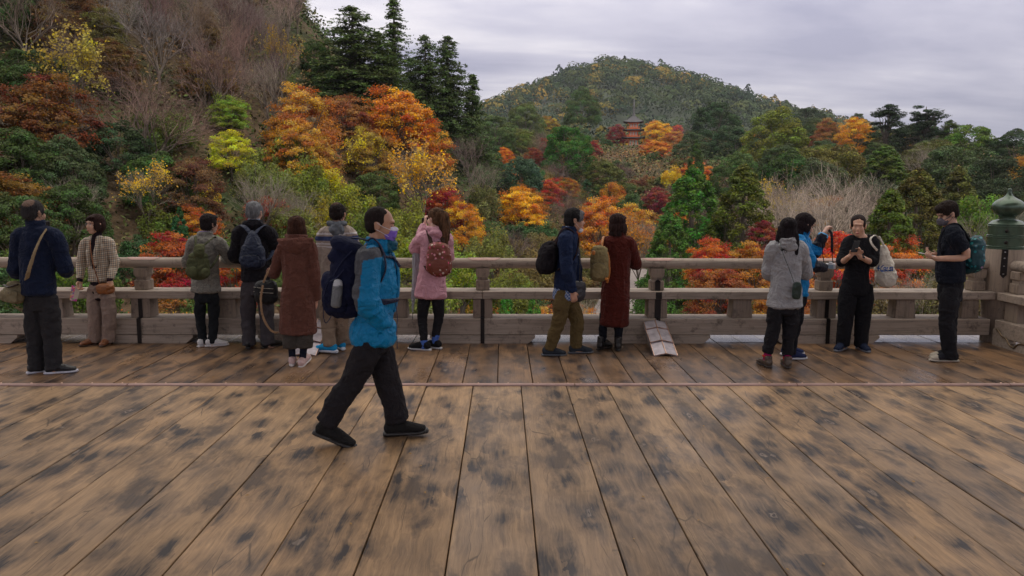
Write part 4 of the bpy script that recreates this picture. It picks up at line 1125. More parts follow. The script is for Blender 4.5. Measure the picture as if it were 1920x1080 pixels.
feat('cedar', 1660, 272, 105, 118, (.060, .085, .018), 'broad olive green conical cedar below the left skyline pine', var=0)
feat('bare', 1735, 265, 90, 125, TWG, 'bare grey tree right of the conical cedar', var=1)
feat('cedar', 1306, 262, 44, 120, (.045, .075, .02), 'narrow dark conifer left of the bright green cedar', var=1)
feat('bigcedar', 1300, 308, 215, 66, (.050, .115, .020), 'bright green cedar on the right', var=0)
feat('bigcedar', 1258, 388, 150, 60, (.055, .105, .022), 'shorter green cedar at the left foot of the bright green cedar', var=0)
feat('bigcedar', 1396, 304, 215, 63, (.070, .085, .016), 'brownish olive cedar right of the bright green cedar', var=1)
feat('round', 1380, 290, 90, 100, (.05, .085, .025), 'green tree peeping over the brownish olive cedar', var=2)
feat('bare', 1530, 312, 240, 62, (.40, .33, .28), 'very wide bare grey tree in the middle of the right side', var=1)
feat('thin', 1465, 335, 110, 62, TWG, 'half bare tree with yellow leaves right of the brownish cedar', leafcol=(.34, .24, .04), var=0)
feat('bare', 1610, 322, 190, 70, (.34, .27, .23), 'bare grey tree right of the very wide bare tree', var=0)
feat('bare', 1485, 318, 190, 72, (.33, .26, .22), 'bare grey tree left behind the very wide bare tree', var=2)
feat('bare', 1560, 345, 200, 54, (.34, .28, .22), 'bare tawny tree in front of the very wide bare tree', var=0)
feat('bare', 1440, 390, 120, 50, (.30, .24, .19), 'bare bush-like tree at the foot of the brownish olive cedar', var=1)
feat('bigcedar', 1672, 350, 190, 56, (.065, .095, .018), 'olive cedar behind the woman dressed in black', var=1)
feat('bigcedar', 1724, 312, 190, 66, (.075, .070, .018), 'brownish cedar behind the man in the black shirt', var=0)
feat('cedar', 1800, 312, 100, 84, (.075, .075, .02), 'brownish cedar above the onion post', var=0)
feat('round', 1800, 275, 130, 110, (.045, .065, .028), 'large dark grey green tree right of the bare grey tree', var=2)
feat('round', 1880, 292, 110, 100, (.03, .042, .022), 'very dark round tree above the onion finial', var=0)
feat('bare', 1842, 392, 150, 44, TWG, 'bare twiggy tree left of the onion finial', var=2)
feat('bush', 1835, 373, 120, 46, (.09, .15, .025), 'yellow green bush top behind the man in the black shirt')
feat('maple', 1412, 448, 120, 32, (.28, .10, .03), 'orange red maple below the brownish olive cedar', var=0)
feat('maple', 1330, 440, 95, 33, (.36, .07, .02), 'red orange maple just beyond the railing right of the maroon coat', var=1)
feat('maple', 1432, 412, 70, 38, CR, 'crimson maple behind the grey rain jacket', var=3)
feat('maple', 1345, 492, 120, 30, (.22, .075, .03), 'red orange maple tips right under the handrail near the copper brace', var=2)
feat('maple', 1570, 432, 150, 33, (.40, .07, .018), 'vivid red orange maple behind the raised camera strap', var=3)
feat('maple', 1685, 440, 110, 34, (.36, .09, .03), 'salmon red maple behind the canvas tote', var=1)
feat('maple', 1480, 490, 130, 30, (.30, .12, .035), 'orange red maple seen below the handrail beside the grey rain jacket', var=0)
feat('bare', 1720, 500, 150, 32, (.26, .22, .17), 'pale bare shrub beyond the railing left of the man in the black shirt', var=2)
feat('bare', 1650, 520, 130, 31, TWG, 'bare shrub below the canvas tote', var=0)
feat('bush', 1790, 520, 120, 33, (.14, .12, .05), 'dry brown bush beyond the railing near the corner post')
feat('bush', 1620, 545, 130, 30, (.12, .10, .04), 'brown green bush below the middle rail right of the woman in black')
feat('cedar', 950, 545, 60, 26, (.05, .13, .022), 'small bright green cedar tip below the middle rail, left of the navy jacket man', var=0)
feat('cedar', 1000, 552, 60, 26, (.05, .13, .022), 'small bright green cedar tip below the middle rail behind the olive trousers', var=1)
feat('cedar', 1050, 560, 60, 27, (.05, .12, .022), 'small green cedar tip below the middle rail beside the maroon coat', var=2)
feat('bush', 1320, 570, 150, 34, (.16, .09, .05), 'reddish brown dry bush below the middle rail right of the copper brace')

# --- the woods between: countless neighbours of the same kinds
LIM = [(-400, -400), (540, -400), (560, 30), (640, 150), (700, 190), (880, 225), (920, 230), (1040, 240), (1110, 280), (1120, 296), (1195, 300), (1240, 285), (1300, 262), (1400, 245), (1560, 240), (1640, 250), (1760, 245), (1850, 272), (1920, 275), (2400, 240)]
def proj(p):
    q = Rcam.transposed() @ (Vector(p)-CAM); return 960+FPX*q.x/-q.z, 540-FPX*q.y/-q.z
cells = {}
def free(x, y, d):
    for (a, b, w_) in OCC:
        if (a-x)**2+(b-y)**2 < (d+w_*.45)**2: return False
    return True
import re
MARKS = [(-10, 'the left edge'), (60, 'the navy fleece'), (125, 'the gap between the pair'), (190, 'the checked jacket'), (265, 'the leftmost strapped post'), (325, 'the rail left of tweed'), (390, 'the grey tweed jacket'), (480, 'the grey haired man'), (556, 'the brown hooded coat'), (634, 'the striped hooded top'),
         (712, 'the head of the walker'), (768, 'the folded grey umbrella'), (815, 'the pink raincoat'), (905, 'the middle strapped post'), (1015, 'the black backpack'), (1075, 'the olive trousers'), (1160, 'the maroon coat'), (1240, 'the copper-clad brace'),
         (1335, 'the empty right rail'), (1470, 'the grey rain jacket'), (1550, 'the raised camera strap'), (1608, 'the woman in black'), (1665, 'the canvas tote'), (1720, 'the white phone'), (1780, 'the black T-shirt'), (1835, 'the teal backpack'), (1890, 'the onion finial')]
def fill(n, pxr, Dr, pick, spacing, group):
    c = 0; tries = 0
    while c < n and tries < n*40:
        tries += 1
        px = random.uniform(*pxr); D = math.sqrt(random.uniform(Dr[0]**2, Dr[1]**2)); p = at_d(px, 540, D)
        x, y = p.x, p.y
        if not free(x, y, spacing*.5): continue
        if ((PATH[:, 0]-x)**2+(PATH[:, 1]-y)**2).min() < 16: continue
        z = gz(x, y); kind, H, W, col, label, lc = pick(px, D, z)
        qx, qy = proj((x, y, z+H)); lim = np.interp(qx, [a for a, b in LIM], [b for a, b in LIM])
        if qy < lim:
            if qx < 560 or qy < lim-60: continue
            H *= .6; W *= .8; qx, qy = proj((x, y, z+H))
            if qy < lim: continue
        hw = W/D*FPX/2
        if any(abs(qx-fx) < fw*.5+hw*.7 and qy < fb and D < fd+3 for fx, fy, fw, fd, fb in FEAT): continue
        if -20 < qx < 1940 and qy < 640:
            hgt = 'near the top edge' if qy < 60 else 'high up' if qy < 150 else 'midway up' if qy < 230 else 'lower down' if qy < 320 else 'low down' if qy < 400 else 'just past the rail'
            label = re.split(r' among | on | in ', label)[0]+' '+hgt+', behind '+min(MARKS, key=lambda m_: abs(m_[0]-qx))[1]
        plant(kind, x, y, z-.15, max(H, .8*W) if kind in ('round', 'maple') else H, W, col, label, group, None, lc); c += 1
    return c
def jit(c, s=.25): k = random.uniform(1-s, 1+s); return tuple(v*k*random.uniform(.88, 1.12) for v in c)
def pick_left(px, D, z):
    u_ = random.random(); high = z > 6 or D > 62
    if high:
        if u_ < .63: return 'bare', random.uniform(6, 9), random.uniform(5, 8), jit(random.choice((TW, TWR, TWR, TWG))), 'bare reddish grey tree among many on the upper left hillside', None
        if u_ < .68: return 'thin', random.uniform(5.5, 8), random.uniform(4, 7), jit(TW), 'thin tree with sparse yellow leaves among bare trees on the left hillside', jit((.26, .17, .04))
        if u_ < .80: return 'maple', random.uniform(4, 6), random.uniform(4, 6), jit((.12, .065, .025), .3), 'dull brown maple among bare trees on the left hillside', None
        if u_ < .90: return 'round', random.uniform(4.5, 7), random.uniform(4, 6), jit(G1), 'dark green tree among bare trees on the left hillside', None
        return 'maple', random.uniform(4, 5.5), random.uniform(3.5, 5), jit((.10, .11, .03), .3), 'olive yellow tree among bare trees on the left hillside', None
    if u_ < .34: return 'round', random.uniform(4, 6), random.uniform(4, 6), jit(random.choice((G1, GB, (.04, .07, .03)))), 'dark evergreen among the thicket on the lower left slope', None
    if u_ < .58: return 'bare', random.uniform(4.5, 6.5), random.uniform(4, 6), jit(TWG), 'bare grey tree in the thicket on the lower left slope', None
    if u_ < .70: return 'thin', random.uniform(4, 6), random.uniform(4, 5), jit(TWG), 'half bare yellowing tree in the thicket on the lower left slope', jit((.36, .26, .04))
    if u_ < .90: return 'bush', random.uniform(2.5, 4), random.uniform(3.5, 5), jit((.085, .11, .03), .35), 'olive green shrub in the thicket on the lower left slope', None
    return 'maple', random.uniform(3.5, 5), random.uniform(3.5, 5), jit((.22, .10, .03), .3), 'dull orange maple in the thicket on the lower left slope', None
def pick_mid(px, D, z):
    u_ = random.random()
    if D < 130:
        if u_ < .34: return 'bare', random.uniform(4, 7), random.uniform(4, 7), jit(random.choice((TW, TWR, TWG))), 'bare shrub-like tree on the brown valley slope', None
        if u_ < .60: return 'bush', random.uniform(2, 3.5), random.uniform(3, 5), jit((.13, .10, .04), .4), 'brownish shrub on the valley slope', None
        if u_ < .80: return 'gbush', random.uniform(2, 4), random.uniform(3.5, 5.5), jit((.05, .08, .03)), 'green shrub on the valley slope', None
        return 'maple', random.uniform(3, 5), random.uniform(4, 6), jit(random.choice(((.33, .11, .02), (.24, .11, .03))), .3), 'orange shrub-like maple on the valley slope', None
    if u_ < .40: return 'round', random.uniform(5, 8.5), random.uniform(6, 9), jit(random.choice((G1, OL, (.045, .075, .03)))), 'green tree in the woods on the slope around the pagoda', None
    if u_ < .62: return 'bush', random.uniform(2.5, 3.5), random.uniform(4, 6), jit((.12, .09, .04), .4), 'brown shrub on the slope around the pagoda', None
    if u_ < .80: return 'bare', random.uniform(5, 8), random.uniform(5, 8), jit(TWR), 'bare tree in the woods on the slope around the pagoda', None
    return 'maple', random.uniform(4, 6.5), random.uniform(5, 7), jit(random.choice(((.33, .12, .02), (.30, .17, .03), (.2, .04, .03))), .3), 'autumn maple in the woods on the slope around the pagoda', None
def pick_right(px, D, z):
    u_ = random.random()
    if D < 85:
        if u_ < .62: return 'bare', random.uniform(5, 7.5), random.uniform(6, 9), jit(TWG), 'bare grey tree in the hollow on the right side of the valley', None
        if u_ < .76: return 'cedar', random.uniform(6, 9), random.uniform(3.5, 5), jit((.06, .08, .02)), 'olive cedar in the hollow on the right side of the valley', None
        if u_ < .83: return 'maple', random.uniform(4, 5.5), random.uniform(4, 6), jit((.33, .09, .025), .3), 'orange red maple in the hollow on the right side of the valley', None
        return 'bush', random.uniform(2.5, 4), random.uniform(4, 6), jit((.12, .11, .04), .35), 'dry shrub in the hollow on the right side of the valley', None
    if u_ < .58: return 'round', random.uniform(7, 10.5), random.uniform(8, 11), jit(random.choice((G1, (.035, .05, .026), (.05, .07, .03), OL))), 'dark evergreen in the woods on the right hillside', None
    if u_ < .74: return 'cedar', random.uniform(8, 11), random.uniform(5, 7), jit((.05, .07, .02)), 'dark cedar in the woods on the right hillside', None
    if u_ < .88: return 'bare', random.uniform(7, 10), random.uniform(7, 10), jit(TW), 'bare grey tree in the woods on the right hillside', None
    return 'maple', random.uniform(6, 8), random.uniform(6, 8), jit((.28, .14, .03), .3), 'yellow brown tree in the woods on the right hillside', None
fill(330, (-420, 640), (27, 120), pick_left, 3.4, 'woods on the left hillside')
fill(90, (560, 930), (30, 92), pick_left, 3.6, 'woods on the left hillside')
fill(150, (880, 1330), (50, 128), pick_mid, 4.0, 'shrubs and trees on the valley slope')
fill(90, (880, 1330), (130, 330), pick_mid, 7.5, 'woods around the pagoda')
fill(60, (1230, 2250), (30, 85), pick_right, 5.0, 'trees in the hollow on the right')
fill(170, (1250, 2350), (86, 300), pick_right, 8.5, 'woods on the right hillside')

def pick_slope(px, D, z):
    u_ = random.random()
    if u_ < .45: return 'bush', random.uniform(1.4, 2.4), random.uniform(3, 5), jit(random.choice(((.13, .07, .03), (.10, .09, .03), (.16, .07, .03))), .3), 'low russet shrub on the open slope below the pagoda', None
    if u_ < .75: return 'gbush', random.uniform(1.4, 2.6), random.uniform(3, 5), jit((.05, .075, .025), .3), 'low green shrub on the open slope below the pagoda', None
    return 'bare', random.uniform(2.5, 4), random.uniform(3, 5), jit(TW), 'low bare shrub on the open slope below the pagoda', None
fill(120, (1010, 1310), (112, 213), pick_slope, 2.6, 'low shrubs on the slope below the pagoda')

# hedges in two steps under the pagoda
def hedge(x0p, x1p, yp, D, h_, label, col):
    a, b = at_d(x0p, yp, D), at_d(x1p, yp, D); L = (b-a).length; r = np.random.default_rng(int(x0p+yp))
    n = 2600; u_ = r.uniform(0, 1, n); d = r.uniform(-.6, .6, n); z = r.uniform(0, 1, n)
    side = r.uniform(0, 1, n) < .5; d = np.where(side, -.6, d); z = np.where(side, z, 1.0)
    base = Vector(((a.x+b.x)/2, (a.y+b.y)/2, min(gz(a.x, a.y), a.z-h_)))
    tx, ty = (b.x-a.x)/L, (b.y-a.y)/L; X = (u_-.5)*L
    C = np.stack([X*tx-d*ty, X*ty+d*tx, (a.z-base.z)-h_*(1-z)+r.normal(0, .05, n)], 1)
    Nn = np.where(side[:, None], np.array([0, -1., 0]), np.array([0, 0, 1.]))
    me = cards_mesh('hedge', cards(r, C, Nn, .26, .7, .5), MATS['evergreen'], r.uniform(0, 1, n), r)
    o = bpy.data.objects.new('hedge', me); o.color = (*col, 1); link(o); o.location = base; tag(o, label, 'hedge')
    k = MB().box((0, 0, (a.z-base.z)/2-.15), (L, 1.0, a.z-base.z-.1), Matrix.Rotation(math.atan2(ty, tx), 3, 'Z')).build('hedge_core', MATS['ground'], o)
hedge(1112, 1196, 283, 222, 1.5, 'upper clipped hedge on the bank in front of the pagoda', (.05, .085, .02))
hedge(1128, 1196, 293, 216, .7, 'lower and brighter clipped hedge on the bank below the pagoda', (.10, .17, .03))

# ground cover over the whole visible valley: nobody could count it
def undergrowth():
    r = np.random.default_rng(99); n = 66000
    px = r.uniform(-500, 2350, n); D = np.sqrt(r.uniform(24**2, 250**2, n)); keep = r.uniform(0, 1, n) < np.clip(75/D, .25, 1); px, D = px[keep], D[keep]
    n = len(px); R_ = np.array(Rcam); v_ = np.stack([(px-960)/FPX, np.zeros(n), -np.ones(n)], 1) @ R_.T; v_ /= np.hypot(v_[:, 0], v_[:, 1])[:, None]
    X = v_[:, 0]*D; Y = v_[:, 1]*D; ok = np.ones(n, bool)
    for a in PATH: ok &= (X-a[0])**2+(Y-a[1])**2 > (a[2]+.4)**2
    ok &= ~((np.hypot(X-PAG.x, Y-PAG.y) < 9) | ((np.abs(X-PAG.x+3) < 14) & (Y < PAG.y) & (Y > PAG.y-13)))
    X, Y, D = X[ok], Y[ok], D[ok]; n = len(X); Z = ground_z(X, Y)
    k = 11; s = .10+.0012*D
    C = np.repeat(np.stack([X, Y, Z], 1), k, 0)+r.normal(0, 1, (n*k, 3))*np.repeat(s, k)[:, None]*np.array([3.6, 3.6, 2.4])+np.array([0, 0, .25])
    V = cards(r, C, np.array([0, -.3, 1.]), np.repeat(s, k), .5, .8)
    tone = fbm(np.stack([X*.06, Y*.06, Z*.1], 1), 3, 9)*.35+.5+r.normal(0, .12, n)
    me = cards_mesh('undergrowth', V, None, np.repeat(np.clip(tone, 0, 1), k), r)
    m = NT('undergrowth_leaf'); a = m.n('ShaderNodeAttribute', attribute_name='clump'); b = m.n('ShaderNodeAttribute', attribute_name='rnd')
    c = m.ramp(a.outputs['Fac'], [(.15, (.03, .06, .018)), (.4, (.06, .075, .022)), (.58, (.11, .085, .035)), (.75, (.16, .08, .035)), (.95, (.20, .13, .04))])
    m.set(Base_Color=m.mix(1.0, c, m.math('MULTIPLY_ADD', b.outputs['Fac'], 1.1, .45), 'MULTIPLY'), Roughness=.8, Specular_IOR_Level=.15)
    me.materials.append(m.m); o = bpy.data.objects.new('undergrowth', me); link(o); tag(o, kind='stuff')
undergrowth()

def far_wood():
    r = np.random.default_rng(123); n = 3600
    X = r.uniform(-330, 700, n); t = r.uniform(0, 1, n)**.8; Y = 446+(HY+25-446)*t; Z = hill_z(X, Y)
    P3 = np.stack([X, Y, Z], 1)
    vis = X/Y > -.16; P3 = P3[vis]
    X2 = r.uniform(-60, 340, 950); Y2 = r.uniform(262, 446, 950); z2 = ground_z(X2, Y2); far_ = np.clip((np.hypot(X2, Y2)-420)/300, 0, 1); z2 = z2*(1-far_)+10*far_
    P3 = np.vstack([P3, np.stack([X2, Y2, z2-2], 1)]); n = len(P3)
    W = r.uniform(9, 20, n); H = W*r.uniform(.6, .85, n); W = np.where(P3[:, 1] < 446, W*.62, W); H = np.where(P3[:, 1] < 446, H*.7, H); k = 112
    kind = r.uniform(0, 1, n)
    tone = fbm(P3*np.array([.012, .012, .02]), 2, 5)*.3
    tint = np.where(kind < .60, r.uniform(.0, .38, n), np.where(kind < .80, r.uniform(.36, .6, n), np.where(kind+tone < .93, r.uniform(.3, .62, n), r.uniform(.75, 1.0, n))))
    left = np.clip((60-P3[:, 0])/160, 0, 1)*np.clip((P3[:, 1]-700)/150, 0, 1); tint = np.where(r.uniform(0, 1, n) < left*.45, r.uniform(.7, 1, n), tint)
    d = unit(r.normal(0, 1, (n*k, 3))+np.array([0, -.5, .7])); lob = 1+.15*vnoise(d*2.3+np.repeat(r.uniform(0, 90, n), k)[:, None], 2)
    conic = np.repeat((r.uniform(0, 1, n) < .12)*1.0, k)[:, None]
    q = d*lob[:, None]*np.repeat(np.stack([W/2, W/2, H*.6], 1), k, 0); 
    q[:, :2] *= 1-conic*np.clip(q[:, 2:3]/np.repeat(H, k)[:, None]*1.2, 0, .75)
    q[:, 2:3] *= 1+conic*.5
    C = np.repeat(P3+np.stack([0*H, 0*H, H*.45], 1), k, 0)+q
    V = cards(r, C, d, np.repeat(W*.062, k), .75, .25)
    me = cards_mesh('distant_woods', V, None, np.repeat(tint, k), r)
    m = NT('distant_foliage'); a = m.n('ShaderNodeAttribute', attribute_name='clump'); b = m.n('ShaderNodeAttribute', attribute_name='rnd')
    c = m.ramp(a.outputs['Fac'], [(.0, (.022, .042, .022)), (.3, (.045, .068, .026)), (.6, (.080, .092, .030)), (.74, (.15, .13, .03)), (1.0, (.28, .18, .035))])
    m.set(Base_Color=m.mix(1.0, c, m.math('MULTIPLY_ADD', b.outputs['Fac'], .25, .72), 'MULTIPLY'), Roughness=.85, Specular_IOR_Level=.1)
    me.materials.append(m.m); o = bpy.data.objects.new('distant_woods', me); link(o); tag(o, kind='stuff')
far_wood()

def haze():
    m = bpy.data.materials.new('haze_air'); m.use_nodes = True; t = m.node_tree; t.nodes.clear()
    o_ = t.nodes.new('ShaderNodeOutputMaterial'); v = t.nodes.new('ShaderNodeVolumePrincipled'); v.inputs['Color'].default_value = (.80, .86, 1.0, 1); v.inputs['Density'].default_value = HAZE
    v.inputs['Anisotropy'].default_value = .2
    t.links.new(v.outputs[0], o_.inputs['Volume'])
    ob = MB().box((0, 1500, 88), (9200, 9200, 230)).build('haze', m); tag(ob, kind='stuff')
HAZE = 0.00010

haze()

CUR[0] = COL
LC = bpy.context.view_layer.layer_collection.children['woods']; LC.exclude = True      # kept out of the way while the figures are built
# ================================================================== PEOPLE AND WHAT THEY CARRY
import bmesh
def V3(*a): return np.array(a, float)
def fuse(name, shapes, mat, parent=None, voxel=.009, smooth=2, col=(.2, .2, .2), wr=None, decim=None, offset=(0, 0, 0), fac=.5):
    """unite overlapping closed shapes into one continuous skin, smooth it, add cloth folds, dye it"""
    V = []; F = []; b = 0
    for v, f in shapes:
        V += [tuple(p) for p in v]; F += [tuple(i+b for i in q) for q in f]; b = len(V)
    me = bpy.data.meshes.new('tmp'); me.from_pydata(V, [], F)
    bm = bmesh.new(); bm.from_mesh(me); bmesh.ops.recalc_face_normals(bm, faces=bm.faces); bm.to_mesh(me); bm.free()
    ob = bpy.data.objects.new('tmp', me); TMP.objects.link(ob)
    md = ob.modifiers.new('r', 'REMESH'); md.mode = 'VOXEL'; md.voxel_size = voxel
    if smooth:
        md = ob.modifiers.new('s', 'SMOOTH'); md.iterations = smooth; md.factor = fac
    if decim:
        md = ob.modifiers.new('d', 'DECIMATE'); md.ratio = decim
    dg = bpy.context.evaluated_depsgraph_get()
    me2 = bpy.data.meshes.new_from_object(ob.evaluated_get(dg))
    bpy.data.objects.remove(ob); bpy.data.meshes.remove(me)
    n = len(me2.vertices); co = np.empty(n*3, np.float32); me2.vertices.foreach_get('co', co); co = co.reshape(-1, 3).astype(float)
    if wr is not None:
        no = np.empty(n*3, np.float32); me2.vertices.foreach_get('normal', no); no = no.reshape(-1, 3)
        d = np.zeros(n)
        for w_ in (wr if isinstance(wr, list) else [wr]):
            amp, fr, seed = w_[:3]; q = co*np.array(fr); q = q+.35*np.stack([vnoise(co*7, seed+9), vnoise(co*7, seed+19), vnoise(co*7, seed+29)], 1)
            x = fbm(q, 2, seed); x = 1-2*np.abs(x)
            if len(w_) > 3: x = x*w_[3](co)
            d += amp*x
        co2 = co+no*d[:, None]
    else: co2 = co
    me2.vertices.foreach_set('co', (co2-np.array(offset)).astype(np.float32).ravel())
    c = np.tile(np.array(col, float), (n, 1)) if not callable(col) else np.asarray(col(co), float)
    at = me2.color_attributes.new('col', 'FLOAT_COLOR', 'POINT'); at.data.foreach_set('color', np.hstack([c, np.ones((n, 1))]).astype(np.float32).ravel())
    me2.polygons.foreach_set('use_smooth', np.ones(len(me2.polygons), bool)); me2.update()
    me2.materials.clear(); me2.materials.append(mat); me2.name = name
    o = bpy.data.objects.new(name, me2); link(o, parent); return o
TMP = bpy.data.collections.new('work'); COL.children.link(TMP)

def norm(v): v = np.asarray(v, float); return v/(np.linalg.norm(v)+1e-9)
def rotm(x=0, y=0, z=0): return Matrix.Rotation(math.radians(z), 3, 'Z') @ Matrix.Rotation(math.radians(x), 3, 'X') @ Matrix.Rotation(math.radians(y), 3, 'Y')
def ringloft(c, rx, ry, rad, n=16, tilt=0, rot=None, a0=0, a1=360):
    A = np.radians(np.linspace(a0, a1, n+1)); P = np.stack([rx*np.sin(A), ry*np.cos(A), np.sin(math.radians(tilt))*ry*np.cos(A)], 1)
    if rot is not None: P = P @ np.array(rot).T
    return loft(P+np.array(c), [rad]*len(P), side=(0, 0, 1), n=8, sub=1)
def hand(wr, d, nrm, th=1, curl=25, spread=5, s=1.0, thumbcurl=.3):
    d = norm(d); nrm = norm(np.array(nrm)-d*np.dot(nrm, d)); lat = np.cross(d, nrm)*th
    R = Matrix((lat, d, nrm)).transposed()
    out_ = [blob(wr+d*.048*s, (.040*s, .052*s, .016*s), R, 2.6), loft([wr-d*.03, wr+d*.02], [.027*s, .028*s], n=8, sub=2)]
    for i, (o, l) in enumerate(((-.031, .058), (-.0105, .073), (.0105, .078), (.031, .070))):
        p = wr+d*(.085-.004*abs(i-2))*s+lat*o*s; dd = norm(d+lat*math.tan(math.radians(spread*(i-1.5)))); pts = [p-dd*.02*s, p]; ang = 0
        for k in range(3):
            ang += math.radians(curl*(.7 if k == 0 else 1)); q = dd*math.cos(ang)+nrm*math.sin(ang); p = p+q*l*s*(.42, .33, .25)[k]; pts.append(p)
        out_.append(loft(pts, [.0088*s, .0092*s, .0085*s, .0078*s, .0066*s], n=8, sub=2))
    p = wr+d*.022*s+lat*.028*s; q = norm(d*.62+lat*.75+nrm*thumbcurl)
    out_.append(loft([p, p+q*.035*s, p+norm(q+d*.5+nrm*thumbcurl)*.062*s], [.012*s, .0105*s, .0075*s], n=8, sub=2))
    return out_

class Person:
    def __init__(s, label, px, py, H, yaw, cat='person', dy=0):
        g = on_z(px, py); s.Y = g.y+dy; s.H = H; s.k = H/1.7; s.yaw = math.radians(yaw)
        s.root = empty('person', label, cat, (g.x, s.Y, 0), s.yaw); s.root.scale = (s.k,)*3
        s.M = Matrix.Translation((g.x, s.Y, 0)) @ Matrix.Rotation(s.yaw, 4, 'Z') @ Matrix.Scale(s.k, 4); s.Mi = s.M.inverted()
        s.j = dict(pelvis=V3(0, 0, .93), neck=V3(0, -.015, 1.43), head=V3(0, .012, 1.585),
                   shL=V3(-.17, -.005, 1.38), shR=V3(.17, -.005, 1.38), elL=V3(-.215, -.03, 1.10), elR=V3(.215, -.03, 1.10), wrL=V3(-.225, .04, .86), wrR=V3(.225, .04, .86),
                   hipL=V3(-.088, 0, .90), hipR=V3(.088, 0, .90), knL=V3(-.10, .015, .49), knR=V3(.10, .015, .49), anL=V3(-.105, -.03, .09), anR=V3(.105, -.03, .09))
        s.hr = rotm(); s.foot = {'L': (10, 0), 'R': (-10, 0)}; s.hands = {'L': None, 'R': None}
    def p(s, px, py, dy=0.0):
        w_ = on_y(px, py, s.Y+dy); return np.array(s.Mi @ w_)
    def set(s, **k):
        for a, b in k.items():
            s.j[a] = s.p(*b) if isinstance(b, tuple) else np.array(b, float)
        return s
    def headrot(s, yaw=0, pitch=0, roll=0): s.hr = rotm(pitch, roll, yaw); return s
    def hp(s, x, y, z): return s.j['head']+np.array(s.hr @ Vector((x, y, z)))
    def spine(s, t, y=0, x=0): return s.j['pelvis']*(1-t)+s.j['neck']*t+V3(x, y, 0)
    def body(s, skin=(.50, .30, .21), thin=1.0, nohead=False):
        j = s.j; sh = []
        sh.append(loft([s.spine(-.02), s.spine(.15), s.spine(.45), s.spine(.75), s.spine(.97)], [(.085, .062), (.095, .070), (.10, .075), (.125, .085), (.075, .06)], side=(1, 0, 0), n=14))
        sh.append(loft([j['neck']+V3(0, -.01, -.06), (j['neck']+j['head'])/2+V3(0, -.008, 0), s.hp(0, -.015, -.04)], [.062*thin, .052*thin, .052*thin], n=12))
        H = lambda c, r, p=2.0: sh.append(blob(s.hp(*c), r, s.hr, p, 16, 12))
        H((0, -.012, .032), (.077, .096, .088)); H((0, .022, -.028), (.062, .070, .082)); H((0, .048, -.088), (.036, .036, .030)); H((0, .03, -.06), (.054, .05, .045), 2.4)
        H((0, .094, -.030), (.016, .016, .018)); sh.append(loft([s.hp(0, .078, .018), s.hp(0, .092, -.008), s.hp(0, .104, -.026)], [.009, .011, .013], n=8, sub=2))
        H((0, .078, .032), (.045, .018, .014)); H((0, .084, -.066), (.026, .016, .014))
        for q in (-1, 1): H((q*.036, .060, -.03), (.026, .024, .034)); H((q*.079, -.008, -.008), (.010, .020, .031)); H((q*.083, -.014, .006), (.009, .016, .018))
        for sd in 'LR':
            sg_ = 1 if sd == 'R' else -1
            sh.append(loft([j['sh'+sd]*.8+j['neck']*.2, j['sh'+sd], j['el'+sd], j['wr'+sd]], [.05, .052, .040, .027], n=10, sub=4))
            hd = s.hands[sd]
            dflt = norm(j['wr'+sd]-j['el'+sd])
            if hd is None: hd = dict(d=norm(dflt+V3(0, .1, -.6)), n=V3(-sg_, 0, 0), th=None, curl=22)
            th = hd.get('th'); d_ = norm(hd['d']); n_ = np.array(hd['n'], float)
            if th is None:
                lat = np.cross(d_, n_); th = 1 if lat[1] > 0 else -1
            sh += hand(j['wr'+sd]+d_*.012, d_, n_, th, hd.get('curl', 25), hd.get('spread', 5), hd.get('s', 1.0))
            sh.append(loft([j['hip'+sd]*.35+j['pelvis']*.65+V3(0, 0, .0), j['hip'+sd]*.62+j['pelvis']*.38+V3(0, 0, -.06), j['kn'+sd], j['an'+sd]+V3(0, 0, .02)], [.045, .055, .044, .034], n=10, sub=4))
            f = norm(np.array(Matrix.Rotation(math.radians(s.foot[sd][0]), 3, 'Z') @ Vector((0, 1, 0))))
            sh.append(loft([j['an'+sd]+V3(0, 0, .03), j['an'+sd]+V3(0, 0, -.045), j['an'+sd]+f*.09+V3(0, 0, -.055)], [.036, .034, .028], n=8, sub=2))
        s.bodyo = fuse('body', sh, MATS['skin'], s.root, .0062, 2, skin, decim=.42, fac=.45)
        return s
    def face(s, lip=(.36, .12, .10), brow=(.03, .02, .018), eyes=True):
        if eyes:
            for q in (-1, 1):
                fuse('eye', [blob(s.hp(q*.031, .082, .004), (.0095, .004, .0034), s.hr)], MATS['leather'], s.root, .0025, 0, (.02, .014, .012))
                fuse('eyebrow', [loft([s.hp(q*.014, .092, .020), s.hp(q*.030, .090, .027), s.hp(q*.048, .078, .022)], [.0024, .0028, .0018], n=6, sub=2)], MATS['hair'], s.root, .0025, 0, brow)
        if lip: fuse('lips', [blob(s.hp(0, .0985, -.064), (.022, .006, .0045), s.hr), blob(s.hp(0, .096, -.071), (.018, .007, .005), s.hr)], MATS['skin'], s.root, .0025, 0, lip)
        return s
    def torso(s, prof, col, sleeves=((.078, .066, .058), None), name='jacket', mat='cloth', wr=None, vox=.009, extra=(), sub=None, colfn=None, parent=None, collar=None, smooth=2, sleeve_end=1.0, hem=None, slim=.87, arms='LR'):
        if hem is not None:
            zh = s.p(960, hem, -.12)[2]; th = (zh-s.j['pelvis'][2])/(s.j['neck'][2]-s.j['pelvis'][2]); prof = [(th,)+tuple(prof[0][1:])]+[q for q in prof if q[0] > th+.12]
        prof = [(t, rx*slim if t < .9 else rx*.95, ry*slim if t < .9 else ry*.95, y) for t, rx, ry, y in prof]
        if sleeves[0] is not None: sleeves = (tuple(q*.90 for q in sleeves[0]), None)
